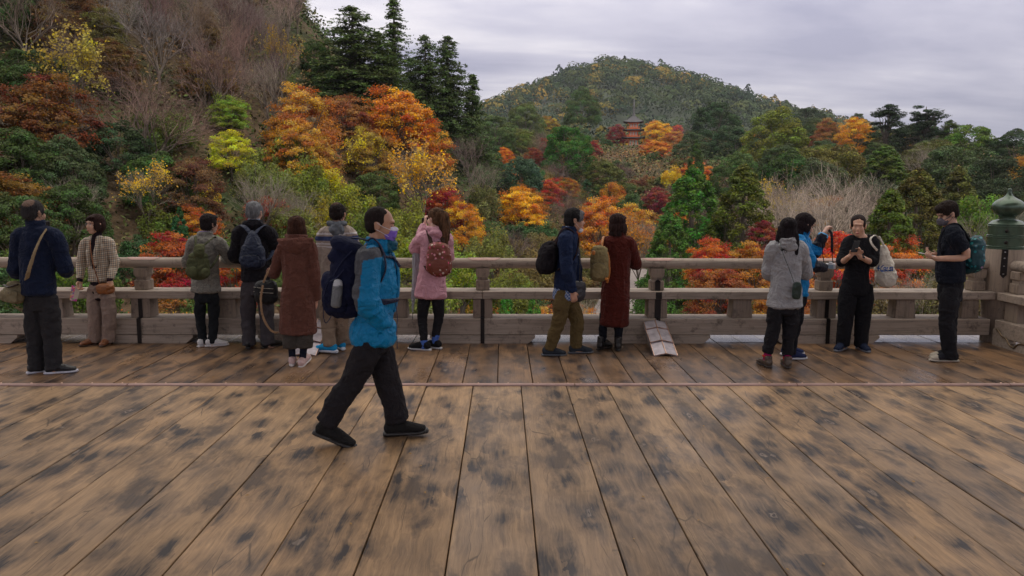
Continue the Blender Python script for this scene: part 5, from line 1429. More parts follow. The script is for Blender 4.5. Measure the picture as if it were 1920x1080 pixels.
        j = s.j; sh = [loft([s.spine(t, y) for t, rx, ry, y in prof], [(rx, ry) for t, rx, ry, y in prof], side=(1, 0, 0), n=20, sub=4, cap=.25)]
        r = sleeves[0]
        if r is not None:
            for sd in arms:
                A, E, W = j['sh'+sd], j['el'+sd], j['wr'+sd]; e = sleeve_end
                W2 = E+(W-E)*e if e <= 1 else W+(W-E)*(e-1)
                n_ = j['neck']
                if e <= 0: sh.append(loft([n_*.55+A*.45+V3(0, 0, -.02), A, A*.3+E*.7], [r[0]*.9, r[0], r[1]], n=14, sub=4, cap=.2))
                else: sh.append(loft([n_*.55+A*.45+V3(0, 0, -.02), A, A*.45+E*.55, E, E*.45+W2*.55, W2], [r[0]*.92, r[0], (r[0]+r[1])/2, r[1]*1.04, (r[1]+r[2])/2, r[2]], n=14, sub=4, cap=.2))
        if collar: sh.append(ringloft(j['neck']+V3(0, .012, collar[0]), collar[1], collar[2], (collar[3], collar[4])))
        sh += list(extra)
        if wr is None: wr = [(.0065, (7, 7, 10), 3), (.0035, (16, 16, 8), 8)]
        return fuse(name, sh, MATS[mat], parent or s.root, vox, smooth, colfn or col, wr)
    def pants(s, col, r=(.10, .078, .062), mat='cloth', hips=(.155, .115), wr=None, end=0.0, name='trousers', top=.13, colfn=None, vox=.009, mid=None):
        r = tuple(q*.90 for q in r); hips = (hips[0]*.88, hips[1]*.90)
        j = s.j; sh = [loft([s.j['pelvis']+V3(0, 0, top), s.j['pelvis'], (j['hipL']+j['hipR'])/2+V3(0, 0, -.09)], [(hips[0]*.86, hips[1]*.86), hips, (hips[0]*.98, hips[1]*.9)], side=(1, 0, 0), n=16, sub=3, cap=.2)]
        for sd in 'LR':
            h_, k_, a_ = j['hip'+sd], j['kn'+sd], j['an'+sd]+V3(0, 0, -.012+end)
            if end > .1: a_ = j['kn'+sd]+(j['an'+sd]-j['kn'+sd])*(1-end)
            md = (r[1]+r[2])/2 if mid is None else mid
            sh.append(loft([h_+V3(0, 0, .03), h_*.6+k_*.4, k_, k_*.5+a_*.5, a_], [r[0]*.72, (r[0]*1.25+r[1]*.75)/2, r[1], md, r[2]], n=14, sub=4, cap=.15))
        if wr is None: wr = [(.0075, (6, 6, 9), 5), (.004, (15, 15, 6), 6)]
        return fuse(name, sh, MATS[mat], s.root, vox, 2, colfn or col, wr)
    def shoe(s, sd, upper, sole, mat='leather', L=1.0, high=0.0, solet=.026, toe=None, name='shoe', wide=1.0):
        a = s.j['an'+sd]; yaw, pit = s.foot[sd]; R = rotm(pit, 0, yaw); o = V3(a[0], a[1], max(a[2]-.09, 0.0))
        T = lambda x, y, z: o+np.array(R @ Vector((x, y*L, z)))
        fn = None
        if toe is not None:
            tp = T(0, .15, .03)
            fn = lambda co: np.where((np.linalg.norm(co-tp, axis=1) < .052)[:, None], np.array(toe), np.array(upper))
        w = wide
        sh = [loft([T(0, -.055, .052), T(0, -.01, .058), T(0, .06, .055), T(0, .12, .042), T(0, .172, .034)], [(.037*w, .046), (.039*w, .052), (.045*w, .042), (.047*w, .032), (.036*w, .024)], side=tuple(R @ Vector((1, 0, 0))), n=12, sub=3, cap=.8),
              loft([T(0, -.035, .05), T(0, -.03, .092+high)], [.040*w, .037*w+high*.05], n=12, sub=3, cap=.2)]
        u_ = fuse(name, sh, MATS[mat], s.root, .0065, 1, fn or upper)
        pr = [(-.085, .028), (-.04, .036), (.03, .038), (.09, .047), (.15, .044), (.195, .026)]
        pts = []; rr = []
        sh = [loft([T(0, y, .0125+.004*(y > .17)) for y, x in pr], [(x*w, solet*.5) for y, x in pr], side=tuple(R @ Vector((1, 0, 0))), n=12, sub=3, cap=.6)]
        fuse('sole', sh, MATS['leather'], u_, .0065, 0, sole)
        return u_
    def shoes(s, *a, **k):
        for sd in 'LR': s.shoe(sd, *a, **k)
        return s
    def socks(s, col, r=.042, top=.20):
        for sd in 'LR':
            a = s.j['an'+sd]; k_ = s.j['kn'+sd]; t = a+(k_-a)*top/.4
            fuse('sock', [loft([a+V3(0, 0, -.03), a+V3(0, 0, .03), t], [r, r, r*1.12], n=10)], MATS['cloth'], s.root, .0075, 1, col)
    def hair(s, shapes, col, amp=.0035, vox=.007, fr=(60, 60, 10)):
        H = [blob(s.hp(*c), r, s.hr @ (rt if rt is not None else rotm()), 2.0, 18, 14) if kind == 'b' else loft([s.hp(*q) for q in c], r, side=tuple(s.hr @ Vector((1, 0, 0))), n=12, sub=4) for kind, c, r, rt in shapes]
        h = fuse('hair', H, MATS['hair'], s.root, vox, 1, col, [(amp, fr, 31)])
        if s.k < .2 or vox > .01: return h
        # loose strands that break up the outline
        n = len(h.data.vertices); co = np.empty(n*3, np.float32); h.data.vertices.foreach_get('co', co); co = co.reshape(-1, 3).astype(float)
        no = np.empty(n*3, np.float32); h.data.vertices.foreach_get('normal', no); no = no.reshape(-1, 3).astype(float)
        r = np.random.default_rng(n); k = 700 if amp > .002 else 260; L = .030 if amp > .002 else .007; ii = r.integers(0, n, k); c = co[ii]; m_ = no[ii]
        d = m_*.30+np.array([0, 0, -.85])+r.normal(0, .30, (k, 3)); d -= m_*np.minimum((d*m_).sum(1), 0)[:, None]*.9; d = unit(d)*L*r.uniform(.5, 1.4, (k, 1)); w_ = unit(np.cross(d, m_))*.0016
        V = np.stack([c-w_, c+w_, c+d*.6+m_*.003+w_*.7, c+d*.6+m_*.003-w_*.7], 1); T = np.stack([c+d*.6+m_*.003-w_*.7, c+d*.6+m_*.003+w_*.7, c+d+w_*.1, c+d-w_*.1], 1)
        V = np.concatenate([V, T], 1).reshape(-1, 3); me = mesh_np('strands', V, np.arange(len(V)).reshape(-1, 4), MATS['hair'])
        cc = col(V) if callable(col) else np.tile(np.array(col, float), (len(V), 1)); at = me.color_attributes.new('col', 'FLOAT_COLOR', 'POINT'); at.data.foreach_set('color', np.hstack([cc, np.ones((len(V), 1))]).astype(np.float32).ravel())
        o = bpy.data.objects.new('strands', me); link(o, h); o['kind'] = 'stuff'
        return h
    def item(s, name, label, cat, base, group=None):
        """a thing of its own carried by the person: an empty at its base in the person's frame"""
        b = np.array(base, float); w_ = s.M @ Vector(b)
        o = empty(name, label, cat, w_, s.yaw, group); o.scale = (s.k,)*3; o['_b'] = list(b); return o, b
SHORT = [('b', (0, -.020, .048), (.083, .098, .082), None), ('b', (0, -.048, .0), (.080, .070, .078), None)]
def B(c, r, rot=None, p=2.0): return blob(np.array(c), r, rot, p, 20, 16)

def pack(P, label, c, size, col, mat='nylon', strap=None, pocket=True, colfn=None, name='backpack', tilt=0, power=3.0, seed=0, straps='LR', pocketcol=None, top=True, front=.10, group=None):
    """soft backpack on the back, with lid, front pocket and shoulder straps"""
    c = np.array(c); base = c-V3(0, 0, size[2]); root, b = P.item(name, label, 'backpack', base, group); R = rotm(tilt)
    sx, sy, sz = size; col = np.array(col)
    sh = [B(c, (sx, sy, sz), R, power), B(c+V3(0, -.01, -sz*.35), (sx*1.04, sy*1.02, sz*.6), R, power)]
    if top: sh.append(B(c+V3(0, .0, sz*.78), (sx*.86, sy*.85, sz*.28), R, 2.4))
    fuse('pack_body', sh, MATS[mat], root, .008, 2, colfn or col, [(.006, (10, 10, 12), seed+1), (.004, (25, 25, 10), seed+3)], offset=b)
    if pocket:
        fuse('pocket', [B(c+V3(0, -sy*.92, -sz*.35), (sx*.74, sy*.34, sz*.48), R, 3)], MATS[mat], root, .007, 2, colfn or (pocketcol if pocketcol is not None else col*1.12), [(.004, (18, 18, 18), seed+5)], offset=b)
        fuse('zip', [loft([c+V3(x*sx*.7, -sy*(1.28-.25*x*x), sz*(.13-.12*x*x)) for x in np.linspace(-1, 1, 7)], [.0035]*7, n=6, sub=2)], MATS['leather'], root, .003, 0, col*.4+.02, offset=b)
    fuse('haul_loop', [loft([c+V3(-.03, sy*.6, sz*.93), c+V3(0, sy*.6, sz*1.12), c+V3(.03, sy*.6, sz*.93)], (.006), n=6, sub=4)], MATS['cloth'], root, .004, 0, strap if strap is not None else col*.8, offset=b)
    for sd in straps:
        q = 1 if sd == 'R' else -1; S_ = P.j['sh'+sd]; n_ = P.j['neck']; m_ = n_*.42+S_*.58
        pts = [c+V3(q*sx*.45, sy*.7, sz*.75), m_+V3(0, -.075, .035), m_+V3(0, .0, .072), m_+V3(q*.01, .085, .015), m_+V3(q*.03, front+.015, -.12), m_+V3(q*.06, .05, -.27), c+V3(q*sx*.85, sy*.75, -sz*.65)]
        fuse('shoulder_strap', [loft(pts, [(.024, .009)]*7, side=(1, 0, 0), n=8, sub=4)], MATS['cloth'], root, .0065, 1, strap if strap is not None else col*.8, offset=b)
    return root, b

def phone(P, c, rot, label, col=(.02, .02, .022), back=None):
    root, b = P.item('mobile_phone', label, 'phone', c)
    m = MB().box((0, 0, 0), (.074, .009, .15), rot, bev=.004).build('phone_case', MATS['phone'] if back is None else back, root)
    m = MB(); m.box(rot @ Vector((0, .0050, 0)), (.066, .0012, .138), rot).build('screen', MATS['screen'], root)
    m = MB()
    for z in (.05, .03): m.box(rot @ Vector((.02, -.0052, z)), (.014, .003, .014), rot)
    m.build('lens', MATS['phone'], root)
    return root
MATS['phone'] = plain('black_glass', (.015, .015, .018), .2, 0, .6); MATS['screen'] = plain('dim_screen', (.06, .07, .08), .1, 0, .6)
MATS['white_plastic'] = plain('white_plastic', (.75, .75, .76), .4); MATS['silver'] = plain('silver_metal', (.5, .5, .52), .3, .8)

# ---------------------------------------------------------------- 1 navy fleece man taking a picture
NAVY = (.012, .018, .042)
P = Person('man in a navy fleece seen from behind at the far left, photographing', 88, 699, 1.66, -8)
P.set(pelvis=(76, 560, 0), neck=(65, 424, .02), head=(64, 399, .03), shL=(38, 446, .02), shR=(103, 446, .0), elL=(30, 510, .05), elR=(124, 507, .06), wrL=(64, 462, .30), wrR=(92, 446, .33),
      hipL=(62, 562, 0), hipR=(92, 562, 0), knL=(66, 630, .02), knR=(97, 630, .0), anL=(69, 690, .0), anR=(102, 690, -.03))
P.j['head'][1] = .03
P.foot = {'L': (-35, 0), 'R': (-60, 0)}; P.headrot(-14, -3)
P.hands = {'L': dict(d=(.3, .3, .8), n=(.9, -.1, 0), curl=40), 'R': dict(d=(-.25, .2, .9), n=(-.9, -.1, 0), curl=45)}
P.body((.42, .25, .17))
P.hair([('b', (0, -.020, .044), (.083, .099, .080), None), ('b', (0, -.050, -.005), (.079, .064, .072), None), ('b', (.05, .0, .02), (.036, .06, .05), None), ('b', (-.05, .0, .02), (.036, .06, .05), None)],
       lambda co: np.where((np.linalg.norm(co-P.hp(.015, -.075, .095), axis=1)/.055)[:, None] < 1, np.array((.20, .13, .10)), np.array((.035, .032, .034))))
P.torso([(-.36, .185, .15, -.02), (0, .185, .15, -.02), (.4, .178, .15, -.01), (.75, .185, .135, 0), (.93, .14, .10, 0), (1.0, .085, .075, 0)], NAVY, ((.088, .078, .058), None), 'fleece_jacket', 'wool', hem=554, collar=(.02, .072, .070, .038, .014),
        wr=[(0.0054, (7, 7, 9.4), 3), (0.0045, (13, 13, 6), 8)])
P.pants((.028, .027, .030), (.108, .088, .076))
P.shoes((.012, .012, .014), (.62, .62, .70), solet=.034)
c = P.p(88, 428, .36)
phone(P, c, rotm(0, 0, -6), 'dark phone held up by the man in the navy fleece')
# khaki shoulder bag
KH = (.20, .165, .10)
base = P.p(32, 570, -.06); root, b = P.item('shoulder_bag', 'khaki canvas satchel with buckled pockets hanging on the navy fleece', 'bag', base)
c = base+V3(0, 0, .115)
def bagcol(co): return np.array(KH)*(1+.25*vnoise(co*22, 4))[:, None]
fuse('bag_body', [B(c, (.085, .075, .105), rotm(0, 8, 18), 3.2), B(c+V3(-.06, -.02, -.02), (.05, .06, .07), rotm(0, 14, 10), 3)], MATS['cloth'], root, .007, 1, bagcol, [(.008, (13, 13, 13), 2)], offset=b)
fuse('pocket', [B(c+V3(.015, -.085, -.03), (.060, .022, .062), rotm(0, 4, 12), 3.4)], MATS['cloth'], root, .006, 1, bagcol, [(.004, (20, 20, 20), 3)], offset=b)
fuse('pocket', [B(c+V3(-.075, -.065, -.025), (.036, .022, .052), rotm(0, 12, -10), 3.2)], MATS['cloth'], root, .006, 1, bagcol, [(.004, (20, 20, 20), 5)], offset=b)
fuse('flap', [loft([c+V3(-.07, -.055, .075), c+V3(0, -.085, .06), c+V3(.075, -.06, .085)], [(.022, .008)]*3, n=8)], MATS['leather'], root, .006, 0, (.035, .018, .012), offset=b)
fuse('buckle', [B(c+V3(.01, -.105, .005), (.012, .006, .008))], MATS['leather'], root, .004, 0, (.03, .012, .01), offset=b)
fuse('strap', [loft([P.p(49, 527, -.12), P.p(55, 505, -.20), P.p(66, 470, -.20), P.p(78, 443, -.13), P.p(85, 432, -.06), P.p(80, 428, .03)], [(.021, .005)]*6, side=(1, 0, .5), n=8, sub=5)], MATS['cloth'], root, .006, 0, (.29, .215, .125), offset=b)
fuse('strap_end', [loft([P.p(45, 540, -.10), P.p(49, 524, -.13), P.p(52, 512, -.18)], [(.013, .006)]*3, side=(1, 0, .5), n=8)], MATS['leather'], root, .006, 0, (.04, .016, .012), offset=b)

# ---------------------------------------------------------------- 2 woman in the checked jacket
P = Person('older woman in a cream checked jacket and glasses, her back to the railing', 191, 646, 1.50, 172)
P.set(pelvis=(188, 536, 0), neck=(182, 442, .0), head=(178, 421, -.02), shR=(160, 456, 0), shL=(205, 456, 0), elR=(152, 495, .0), elL=(216, 492, 0), wrR=(150, 524, -.06), wrL=(206, 524, -.10),
      hipR=(176, 545, 0), hipL=(202, 545, 0), knR=(178, 592, -.02), knL=(205, 592, -.02), anR=(178, 637, 0), anL=(203, 638, 0))
P.foot = {'L': (8, 0), 'R': (-30, 0)}; P.headrot(-22, 0)
P.hands = {'R': dict(d=(0, .2, -1), n=(-.8, .2, 0), curl=45), 'L': dict(d=(-.2, .25, -.9), n=(.2, -.9, 0), curl=35)}
P.body((.55, .33, .23)).face((.40, .13, .12))
P.hair([('b', (0, -.022, .050), (.090, .104, .084), None), ('b', (0, -.055, -.01), (.088, .072, .095), None), ('b', (.062, .005, -.015), (.030, .052, .072), None), ('b', (-.062, .005, -.015), (.030, .052, .072), None), ('b', (-.01, .055, .085), (.06, .042, .022), rotm(0, 8, 0)), ('b', (.045, .045, .06), (.03, .04, .03), None)], (.030, .014, .012))
g_ = []
for q in (-1, 1): g_.append(loft([P.hp(q*.031+.019*math.cos(a), .098-.05*abs(.2*math.cos(a)), .002+.016*math.sin(a)) for a in np.linspace(0, 2*math.pi, 11)], .0022, n=6, sub=2))
g_.append(loft([P.hp(-.012, .10, .006), P.hp(.012, .10, .006)], .002, n=6)); 
for q in (-1, 1): g_.append(loft([P.hp(q*.05, .09, .006), P.hp(q*.080, .0, .008)], .002, n=6))
fuse('glasses', g_, MATS['silver'], P.root, .0028, 0, (.2, .18, .17))
P.torso([(-.25, .13, .10, 0), (.0, .135, .10, 0), (.5, .125, .095, 0), (.85, .10, .08, 0), (1.02, .058, .056, 0), (1.12, .054, .052, 0)], (.016, .009, .014), (None,), 'polo_neck')
m = NT('cream_check'); cc = m.n('ShaderNodeTexCoord'); sp_ = m.n('ShaderNodeSeparateXYZ'); m.l(cc.outputs['Object'], sp_.inputs[0])
def lines(ax_, pitch, ph, w_): return m.math('LESS_THAN', m.math('FRACT', m.math('ADD', m.math('DIVIDE', ax_, pitch), ph)), w_)
xy = m.math('ADD', sp_.outputs[0], m.math('MULTIPLY', sp_.outputs[1], .7)); zz = m.math('ADD', sp_.outputs[2], m.math('MULTIPLY', sp_.outputs[0], .12))
l1 = m.math('MAXIMUM', lines(xy, .026, 0, .28), lines(zz, .026, 0, .28)); l2 = m.math('MAXIMUM', lines(xy, .052, .25, .13), lines(zz, .052, .25, .13))
both = m.math('MULTIPLY', lines(xy, .026, 0, .28), lines(zz, .026, 0, .28))
cb_ = m.mix(m.math('MULTIPLY', l1, .72), (.62, .55, .44), (.055, .05, .055)); cb_ = m.mix(m.math('MULTIPLY', l2, .6), cb_, (.36, .19, .08)); cb_ = m.mix(both, cb_, (.02, .02, .03))
m.set(Base_Color=cb_, Roughness=.9); m.bump(m.noise(m.coord(), 14, 3), .3, .012); MATS['check'] = m.m
P.torso([(-.10, .18, .125, -.01), (.12, .175, .12, -.01), (.45, .155, .105, -.01), (.78, .165, .105, -.01), (.93, .12, .08, -.01), (.98, .07, .055, -.02)], (1, 1, 1), ((.066, .056, .048), None), 'checked_jacket', 'check', hem=529, sleeve_end=.93, vox=.008,
        extra=[loft([P.spine(.95, -.03, -.05), P.spine(.98, .05, -.055), P.spine(.70, .115, -.045), P.spine(.42, .115, -.03)], [(.024, .010)]*4, side=(1, 0, 0)), loft([P.spine(.95, -.03, .05), P.spine(.98, .05, .055), P.spine(.70, .112, .06), P.spine(.42, .108, .05)], [(.024, .010)]*4, side=(1, 0, 0))])
# the open front showing the dark top
fuse('top_front', [loft([P.spine(1.0, .055, 0), P.spine(.75, .090, .005), P.spine(.55, .100, .01), P.spine(.36, .10, .015)], [(.030, .018), (.036, .018), (.022, .016), (.008, .010)], side=(1, 0, 0), n=12)], MATS['cloth'], P.root, .007, 1, (.016, .009, .014))
for t in (.30, .12): fuse('button', [B(P.spine(t, .125, -.05), (.011, .006, .011))], MATS['leather'], P.root, .004, 0, (.09, .05, .03))
for sd in 'LR': fuse('cuff', [loft([P.j['el'+sd]*.22+P.j['wr'+sd]*.78, P.j['wr'+sd]+norm(P.j['wr'+sd]-P.j['el'+sd])*.015], [.037, .036], n=12)], MATS['cloth'], P.root, .007, 0, (.022, .012, .02))
P.pants((.27, .20, .165), (.100, .088, .085), hips=(.155, .105), top=.02)
P.shoes((.19, .065, .022), (.05, .025, .015))
base = P.p(198, 552, -.12); root, b = P.item('handbag', 'tan brown leather handbag on the hip of the woman in the checked jacket', 'handbag', base); c = base+V3(0, 0, .07)
fuse('bag_body', [B(c, (.115, .05, .068), rotm(0, 3, 0), 3.2), B(c+V3(0, .03, .02), (.10, .03, .045), rotm(0, 3, 0), 3)], MATS['leather'], root, .007, 1, (.27, .095, .025), [(.004, (15, 15, 15), 2)], offset=b)
fuse('strap', [loft([P.p(190, 543, -.12), P.p(176, 500, -.16), P.p(170, 470, -.15), P.p(169, 452, -.08), P.p(171, 447, 0)], [(.010, .004)]*5, side=(1, 0, 0), n=8, sub=4)], MATS['leather'], root, .005, 0, (.22, .075, .02), offset=b)
base = P.p(143, 562, -.08); root, b = P.item('brochure', 'brightly coloured folded brochure in the hand of the woman in the checked jacket', 'brochure', base)
mm = NT('printed_flowers'); vv = mm.n('ShaderNodeTexVoronoi'); mm.l(mm.coord(scale=(45, 45, 45)), vv.inputs['Vector']); vv.inputs['Scale'].default_value = 1.0
hs = mm.n('ShaderNodeHueSaturation', i_Saturation=1.3, i_Value=.9); mm.l(vv.outputs['Color'], hs.inputs['Color'])
mm.set(Base_Color=mm.mix(.45, hs.outputs[0], (.75, .10, .22)), Roughness=.4)
pa = P.p(139, 548, -.08)-b
MB().box((pa[0], pa[1], .08), (.085, .006, .19), rotm(0, -12, 10)).build('cover', mm.m, root)
MB().box((pa[0]-.05, pa[1]+.01, .11), (.05, .005, .20), rotm(0, -16, 25)).build('page', plain('white_paper', (.6, .52, .42), .6), root)

# ---------------------------------------------------------------- 3 grey tweed jacket at the rail
P = Person('person in a grey tweed jacket with an olive backpack, leaning on the railing', 390, 649, 1.50, -6)
P.set(pelvis=(386, 545, 0), neck=(384, 443, .04), head=(393, 420, .09), shL=(364, 455, .02), shR=(410, 456, .02), elL=(352, 492, .18), elR=(432, 486, .16), wrL=(375, 482, .42), wrR=(418, 484, .42),
      hipL=(375, 552, 0), hipR=(400, 552, 0), knL=(375, 595, .02), knR=(401, 595, .02), anL=(381, 641, 0), anR=(398, 641, -.02))
P.foot = {'L': (-20, 0), 'R': (-62, 0)}; P.headrot(-28, 0)
P.hands = {'L': dict(d=(.6, .6, 0), n=(0, 0, -1), curl=15), 'R': dict(d=(-.6, .5, 0), n=(0, 0, -1), curl=15)}
P.body((.52, .32, .24))
P.hair([('b', (0, -.020, .048), (.088, .104, .086), None), ('b', (0, -.050, -.015), (.084, .068, .082), None), ('b', (.058, .0, .01), (.034, .052, .05), None), ('b', (-.058, .0, .01), (.034, .052, .05), None), ('b', (0, .045, .085), (.07, .048, .03), None)], (.016, .012, .013), .005)
def tweed(co): return np.array((.215, .205, .180))*(1+.35*vnoise(co*95, 4))[:, None]
P.torso([(-.28, .215, .155, 0), (0, .205, .15, 0), (.4, .185, .145, .0), (.75, .19, .13, 0), (.93, .14, .10, 0), (1.0, .09, .08, 0)], None, ((.088, .078, .062), None), 'tweed_jacket', 'wool', hem=549, colfn=tweed, collar=(.025, .080, .075, .036, .015), sleeve_end=.92)
fuse('scarf', [ringloft(P.j['neck']+V3(0, .02, .05), .066, .064, .018)], MATS['cloth'], P.root, .007, 1, (.25, .20, .38))
P.pants((.015, .017, .020), (.088, .066, .050), hips=(.15, .11))
P.shoes((.62, .60, .60), (.66, .64, .64))
OLV = np.array((.075, .082, .040))
c = P.p(372, 500, -.22); root, b = pack(P, 'olive canvas backpack with gathered top, on the grey tweed jacket', c, (.135, .095, .16), OLV, 'cloth', strap=OLV*.9, pocket=False, seed=4, power=2.4, straps='')
fuse('flap', [B(P.p(374, 470, -.27), (.062, .055, .085), rotm(-10, 6), 2.5)], MATS['cloth'], root, .007, 2, OLV*1.15, [(.006, (14, 14, 14), 6)], offset=b)
fuse('pocket', [B(P.p(363, 510, -.31), (.052, .05, .065), None, 2.6)], MATS['cloth'], root, .007, 2, OLV*1.1, [(.005, (16, 16, 16), 7)], offset=b)
fuse('pocket', [B(P.p(385, 512, -.31), (.045, .05, .06), None, 2.6)], MATS['cloth'], root, .007, 2, OLV*1.02, [(.005, (16, 16, 16), 9)], offset=b)
for q in ([(366, 462, -.20), (367, 452, -.14), (366, 444, -.02), (368, 446, .06)], [(377, 464, -.20), (392, 452, -.16), (402, 444, -.07), (404, 447, .04)], [(395, 503, -.18), (404, 490, -.15), (410, 478, -.08)]):
    fuse('shoulder_strap', [loft([P.p(*w_) for w_ in q], [(.018, .006)]*len(q), side=(1, 0, .3), n=8, sub=4)], MATS['cloth'], root, .006, 0, OLV*.8, offset=b)

# ---------------------------------------------------------------- 4 grey haired man, black hoodie
P = Person('grey haired man in a black hooded top, looking out over the railing', 486, 652, 1.62, 0)
P.set(pelvis=(480, 528, 0), neck=(476, 420, .02), head=(477, 399, .03), shL=(449, 437, 0), shR=(504, 437, 0), elL=(440, 480, .12), elR=(520, 478, .14), wrL=(462, 490, .36), wrR=(505, 488, .38),
      hipL=(466, 536, 0), hipR=(496, 536, 0), knL=(465, 592, .02), knR=(500, 592, .02), anL=(467, 644, 0), anR=(502, 643, 0))
P.foot = {'L': (8, 0), 'R': (-38, 0)}; P.headrot(-4, -4)
P.hands = {'L': dict(d=(.7, .6, 0), n=(0, 0, -1), curl=20), 'R': dict(d=(-.7, .5, 0), n=(0, 0, -1), curl=20)}
P.body((.50, .29, .21))
P.hair([('b', (0, -.018, .050), (.085, .100, .082), None), ('b', (0, -.052, .0), (.080, .062, .066), None), ('b', (.052, .02, .035), (.036, .05, .045), None), ('b', (-.052, .02, .035), (.036, .05, .045), None)], lambda co: np.array((.17, .175, .185))*(1+.5*vnoise(co*np.array((60, 60, 14)), 3))[:, None], .004)
BLK = np.array((.015, .014, .018))
P.torso([(-.12, .19, .145, 0), (.1, .188, .145, 0), (.4, .175, .14, 0), (.75, .185, .13, 0), (.93, .14, .10, 0), (1.0, .09, .08, 0)], BLK, ((.088, .080, .060), None), 'hooded_top', 'wool', hem=528, extra=[B(P.j['neck']+V3(0, -.055, .0), (.115, .060, .052), rotm(20)), ringloft(P.j['neck']+V3(0, .0, .02), .078, .075, .024)])
P.pants((.058, .052, .058), (.108, .086, .080))
P.shoes((.012, .011, .012), (.02, .02, .02), solet=.02)
fuse('shirt_collar', [ringloft(P.j['neck']+V3(0, .005, .052), .060, .056, .011)], MATS['cloth'], P.root, .006, 0, (.42, .48, .6))
NV = np.array((.011, .018, .042))
c = P.p(474, 480, -.21); root, b = pack(P, 'navy blue nylon daypack narrowing to the top, on the black hooded top', c, (.135, .085, .15), NV, 'nylon', strap=NV*.9, seed=7, power=2.5, straps='', top=False)
fuse('pack_top', [loft([P.p(474, 466, -.21), P.p(474, 446, -.19), P.p(474, 434, -.17)], [(.12, .08), (.07, .06), (.022, .025)], side=(1, 0, 0), n=14)], MATS['nylon'], root, .007, 2, NV, [(.005, (20, 20, 8), 6)], offset=b)
for q in ([(470, 438, -.19), (462, 428, -.14), (453, 422, -.05), (452, 426, .07)], [(478, 438, -.19), (487, 428, -.14), (496, 423, -.05), (497, 427, .07)], [(494, 490, -.18), (505, 484, -.14), (512, 470, -.05)]):
    fuse('shoulder_strap', [loft([P.p(*w_) for w_ in q], [(.026, .007)]*len(q), side=(1, 0, .3), n=8, sub=4)], MATS['nylon'], root, .006, 0, NV*1.3, offset=b)

# ---------------------------------------------------------------- 5 brown hooded coat
P = Person('woman in a brown hooded coat and cropped trousers seen from behind', 560, 684, 1.50, 4)
P.set(pelvis=(558, 560, 0), neck=(556, 448, .0), head=(557, 427, .02), shL=(532, 463, 0), shR=(582, 463, 0), elL=(514, 512, .10), elR=(590, 520, .0), wrL=(508, 510, .30), wrR=(592, 562, .06),
      hipL=(544, 570, 0), hipR=(572, 570, 0), knL=(545, 620, .0), knR=(573, 620, .0), anL=(548, 672, 0), anR=(568, 672, -.02))
P.foot = {'L': (6, 0), 'R': (-12, 14)}; P.headrot(-3, 0)
P.hands['R'] = dict(d=(-.1, .25, -1), n=(-.8, .3, 0), curl=30); P.hands['L'] = dict(d=(.2, .8, -.3), n=(.2, 0, -1), curl=50)
P.body((.52, .28, .20))
P.hair([('b', (0, -.022, .050), (.093, .104, .086), None), ('b', (0, -.045, -.03), (.096, .078, .100), None), ('b', (0, -.045, -.105), (.098, .070, .055), None), ('b', (.07, -.01, -.06), (.035, .060, .095), None), ('b', (-.07, -.01, -.06), (.035, .060, .095), None)], lambda co: np.array((.050, .021, .013))*(1+.6*vnoise(co*np.array((55, 55, 12)), 3))[:, None], .006)
CO = np.array((.125, .053, .040))
P.torso([(-.56, .235, .165, 0), (-.30, .225, .16, 0), (0, .21, .15, 0), (.4, .185, .135, 0), (.78, .19, .12, 0), (.93, .15, .10, 0), (1.0, .09, .075, 0)], CO, ((.078, .066, .058), None), 'hooded_coat', 'wool', hem=627, wr=[(0.0081, (15, 15, 2.2), 3), (0.0036, (10, 10, 11.5), 8)], sleeve_end=.95, colfn=lambda co: CO*(1+.10*vnoise(co*5, 1))[:, None])
hd = [loft([P.j['neck']+V3(x, -.055-.055*(1-(x/.19)**2), -.015-.05*(1-(x/.19)**2)+.02*abs(x)/.19) for x in np.linspace(-.185, .185, 7)], [(.014, .022), (.055, .04), (.082, .046), (.095, .05), (.082, .046), (.055, .04), (.014, .022)], side=(0, 0, 1), n=14, sub=3)]
fuse('hood', hd+[ringloft(P.j['neck']+V3(0, -.01, .03), .10, .085, .026)], MATS['wool'], P.root, .008, 2, CO*1.08, [(.007, (6, 6, 20), 4)])
P.pants((.060, .052, .045), (.10, .100, .105), hips=(.15, .12), end=.42)
P.socks((.012, .015, .028), .040, .30)
P.shoes((.62, .44, .42), (.68, .64, .62), wide=1.02, solet=.036)
base = P.p(500, 574, .12); root, b = P.item('duffel_bag', 'black shoulder bag with pale piping held by the woman in the brown coat', 'bag', base); c = base+V3(0, 0, .16)
fuse('bag_body', [B(c, (.13, .085, .135), rotm(0, 0, 10), 3.4)], MATS['nylon'], root, .008, 1, (.010, .010, .012), [(.005, (10, 10, 10), 2)], offset=b)
for z in (.05, -.0): fuse('piping', [loft([c+V3(-.125, -.07, z+.02), c+V3(-.03, -.098, z+.01), c+V3(.10, -.09, z)], .004, n=6)], MATS['cloth'], root, .004, 0, (.45, .42, .36), offset=b)
TAN = (.30, .19, .11)
fuse('handle', [loft([P.p(494, 530, .05), P.p(500, 515, .06), P.p(507, 503, .08), P.p(512, 498, .16)], [(.014, .005)]*4, side=(1, 0, 0), n=8, sub=4)], MATS['cloth'], root, .005, 0, TAN, offset=b)
fuse('strap', [loft([P.p(493, 535, .0), P.p(489, 560, -.02), P.p(492, 590, -.03), P.p(502, 612, -.03), P.p(514, 623, -.03), P.p(527, 620, -.02), P.p(533, 606, .02), P.p(520, 575, .06)], [(.015, .005)]*8, side=(1, 0, .3), n=8, sub=4)], MATS['cloth'], root, .005, 0, TAN, offset=b)

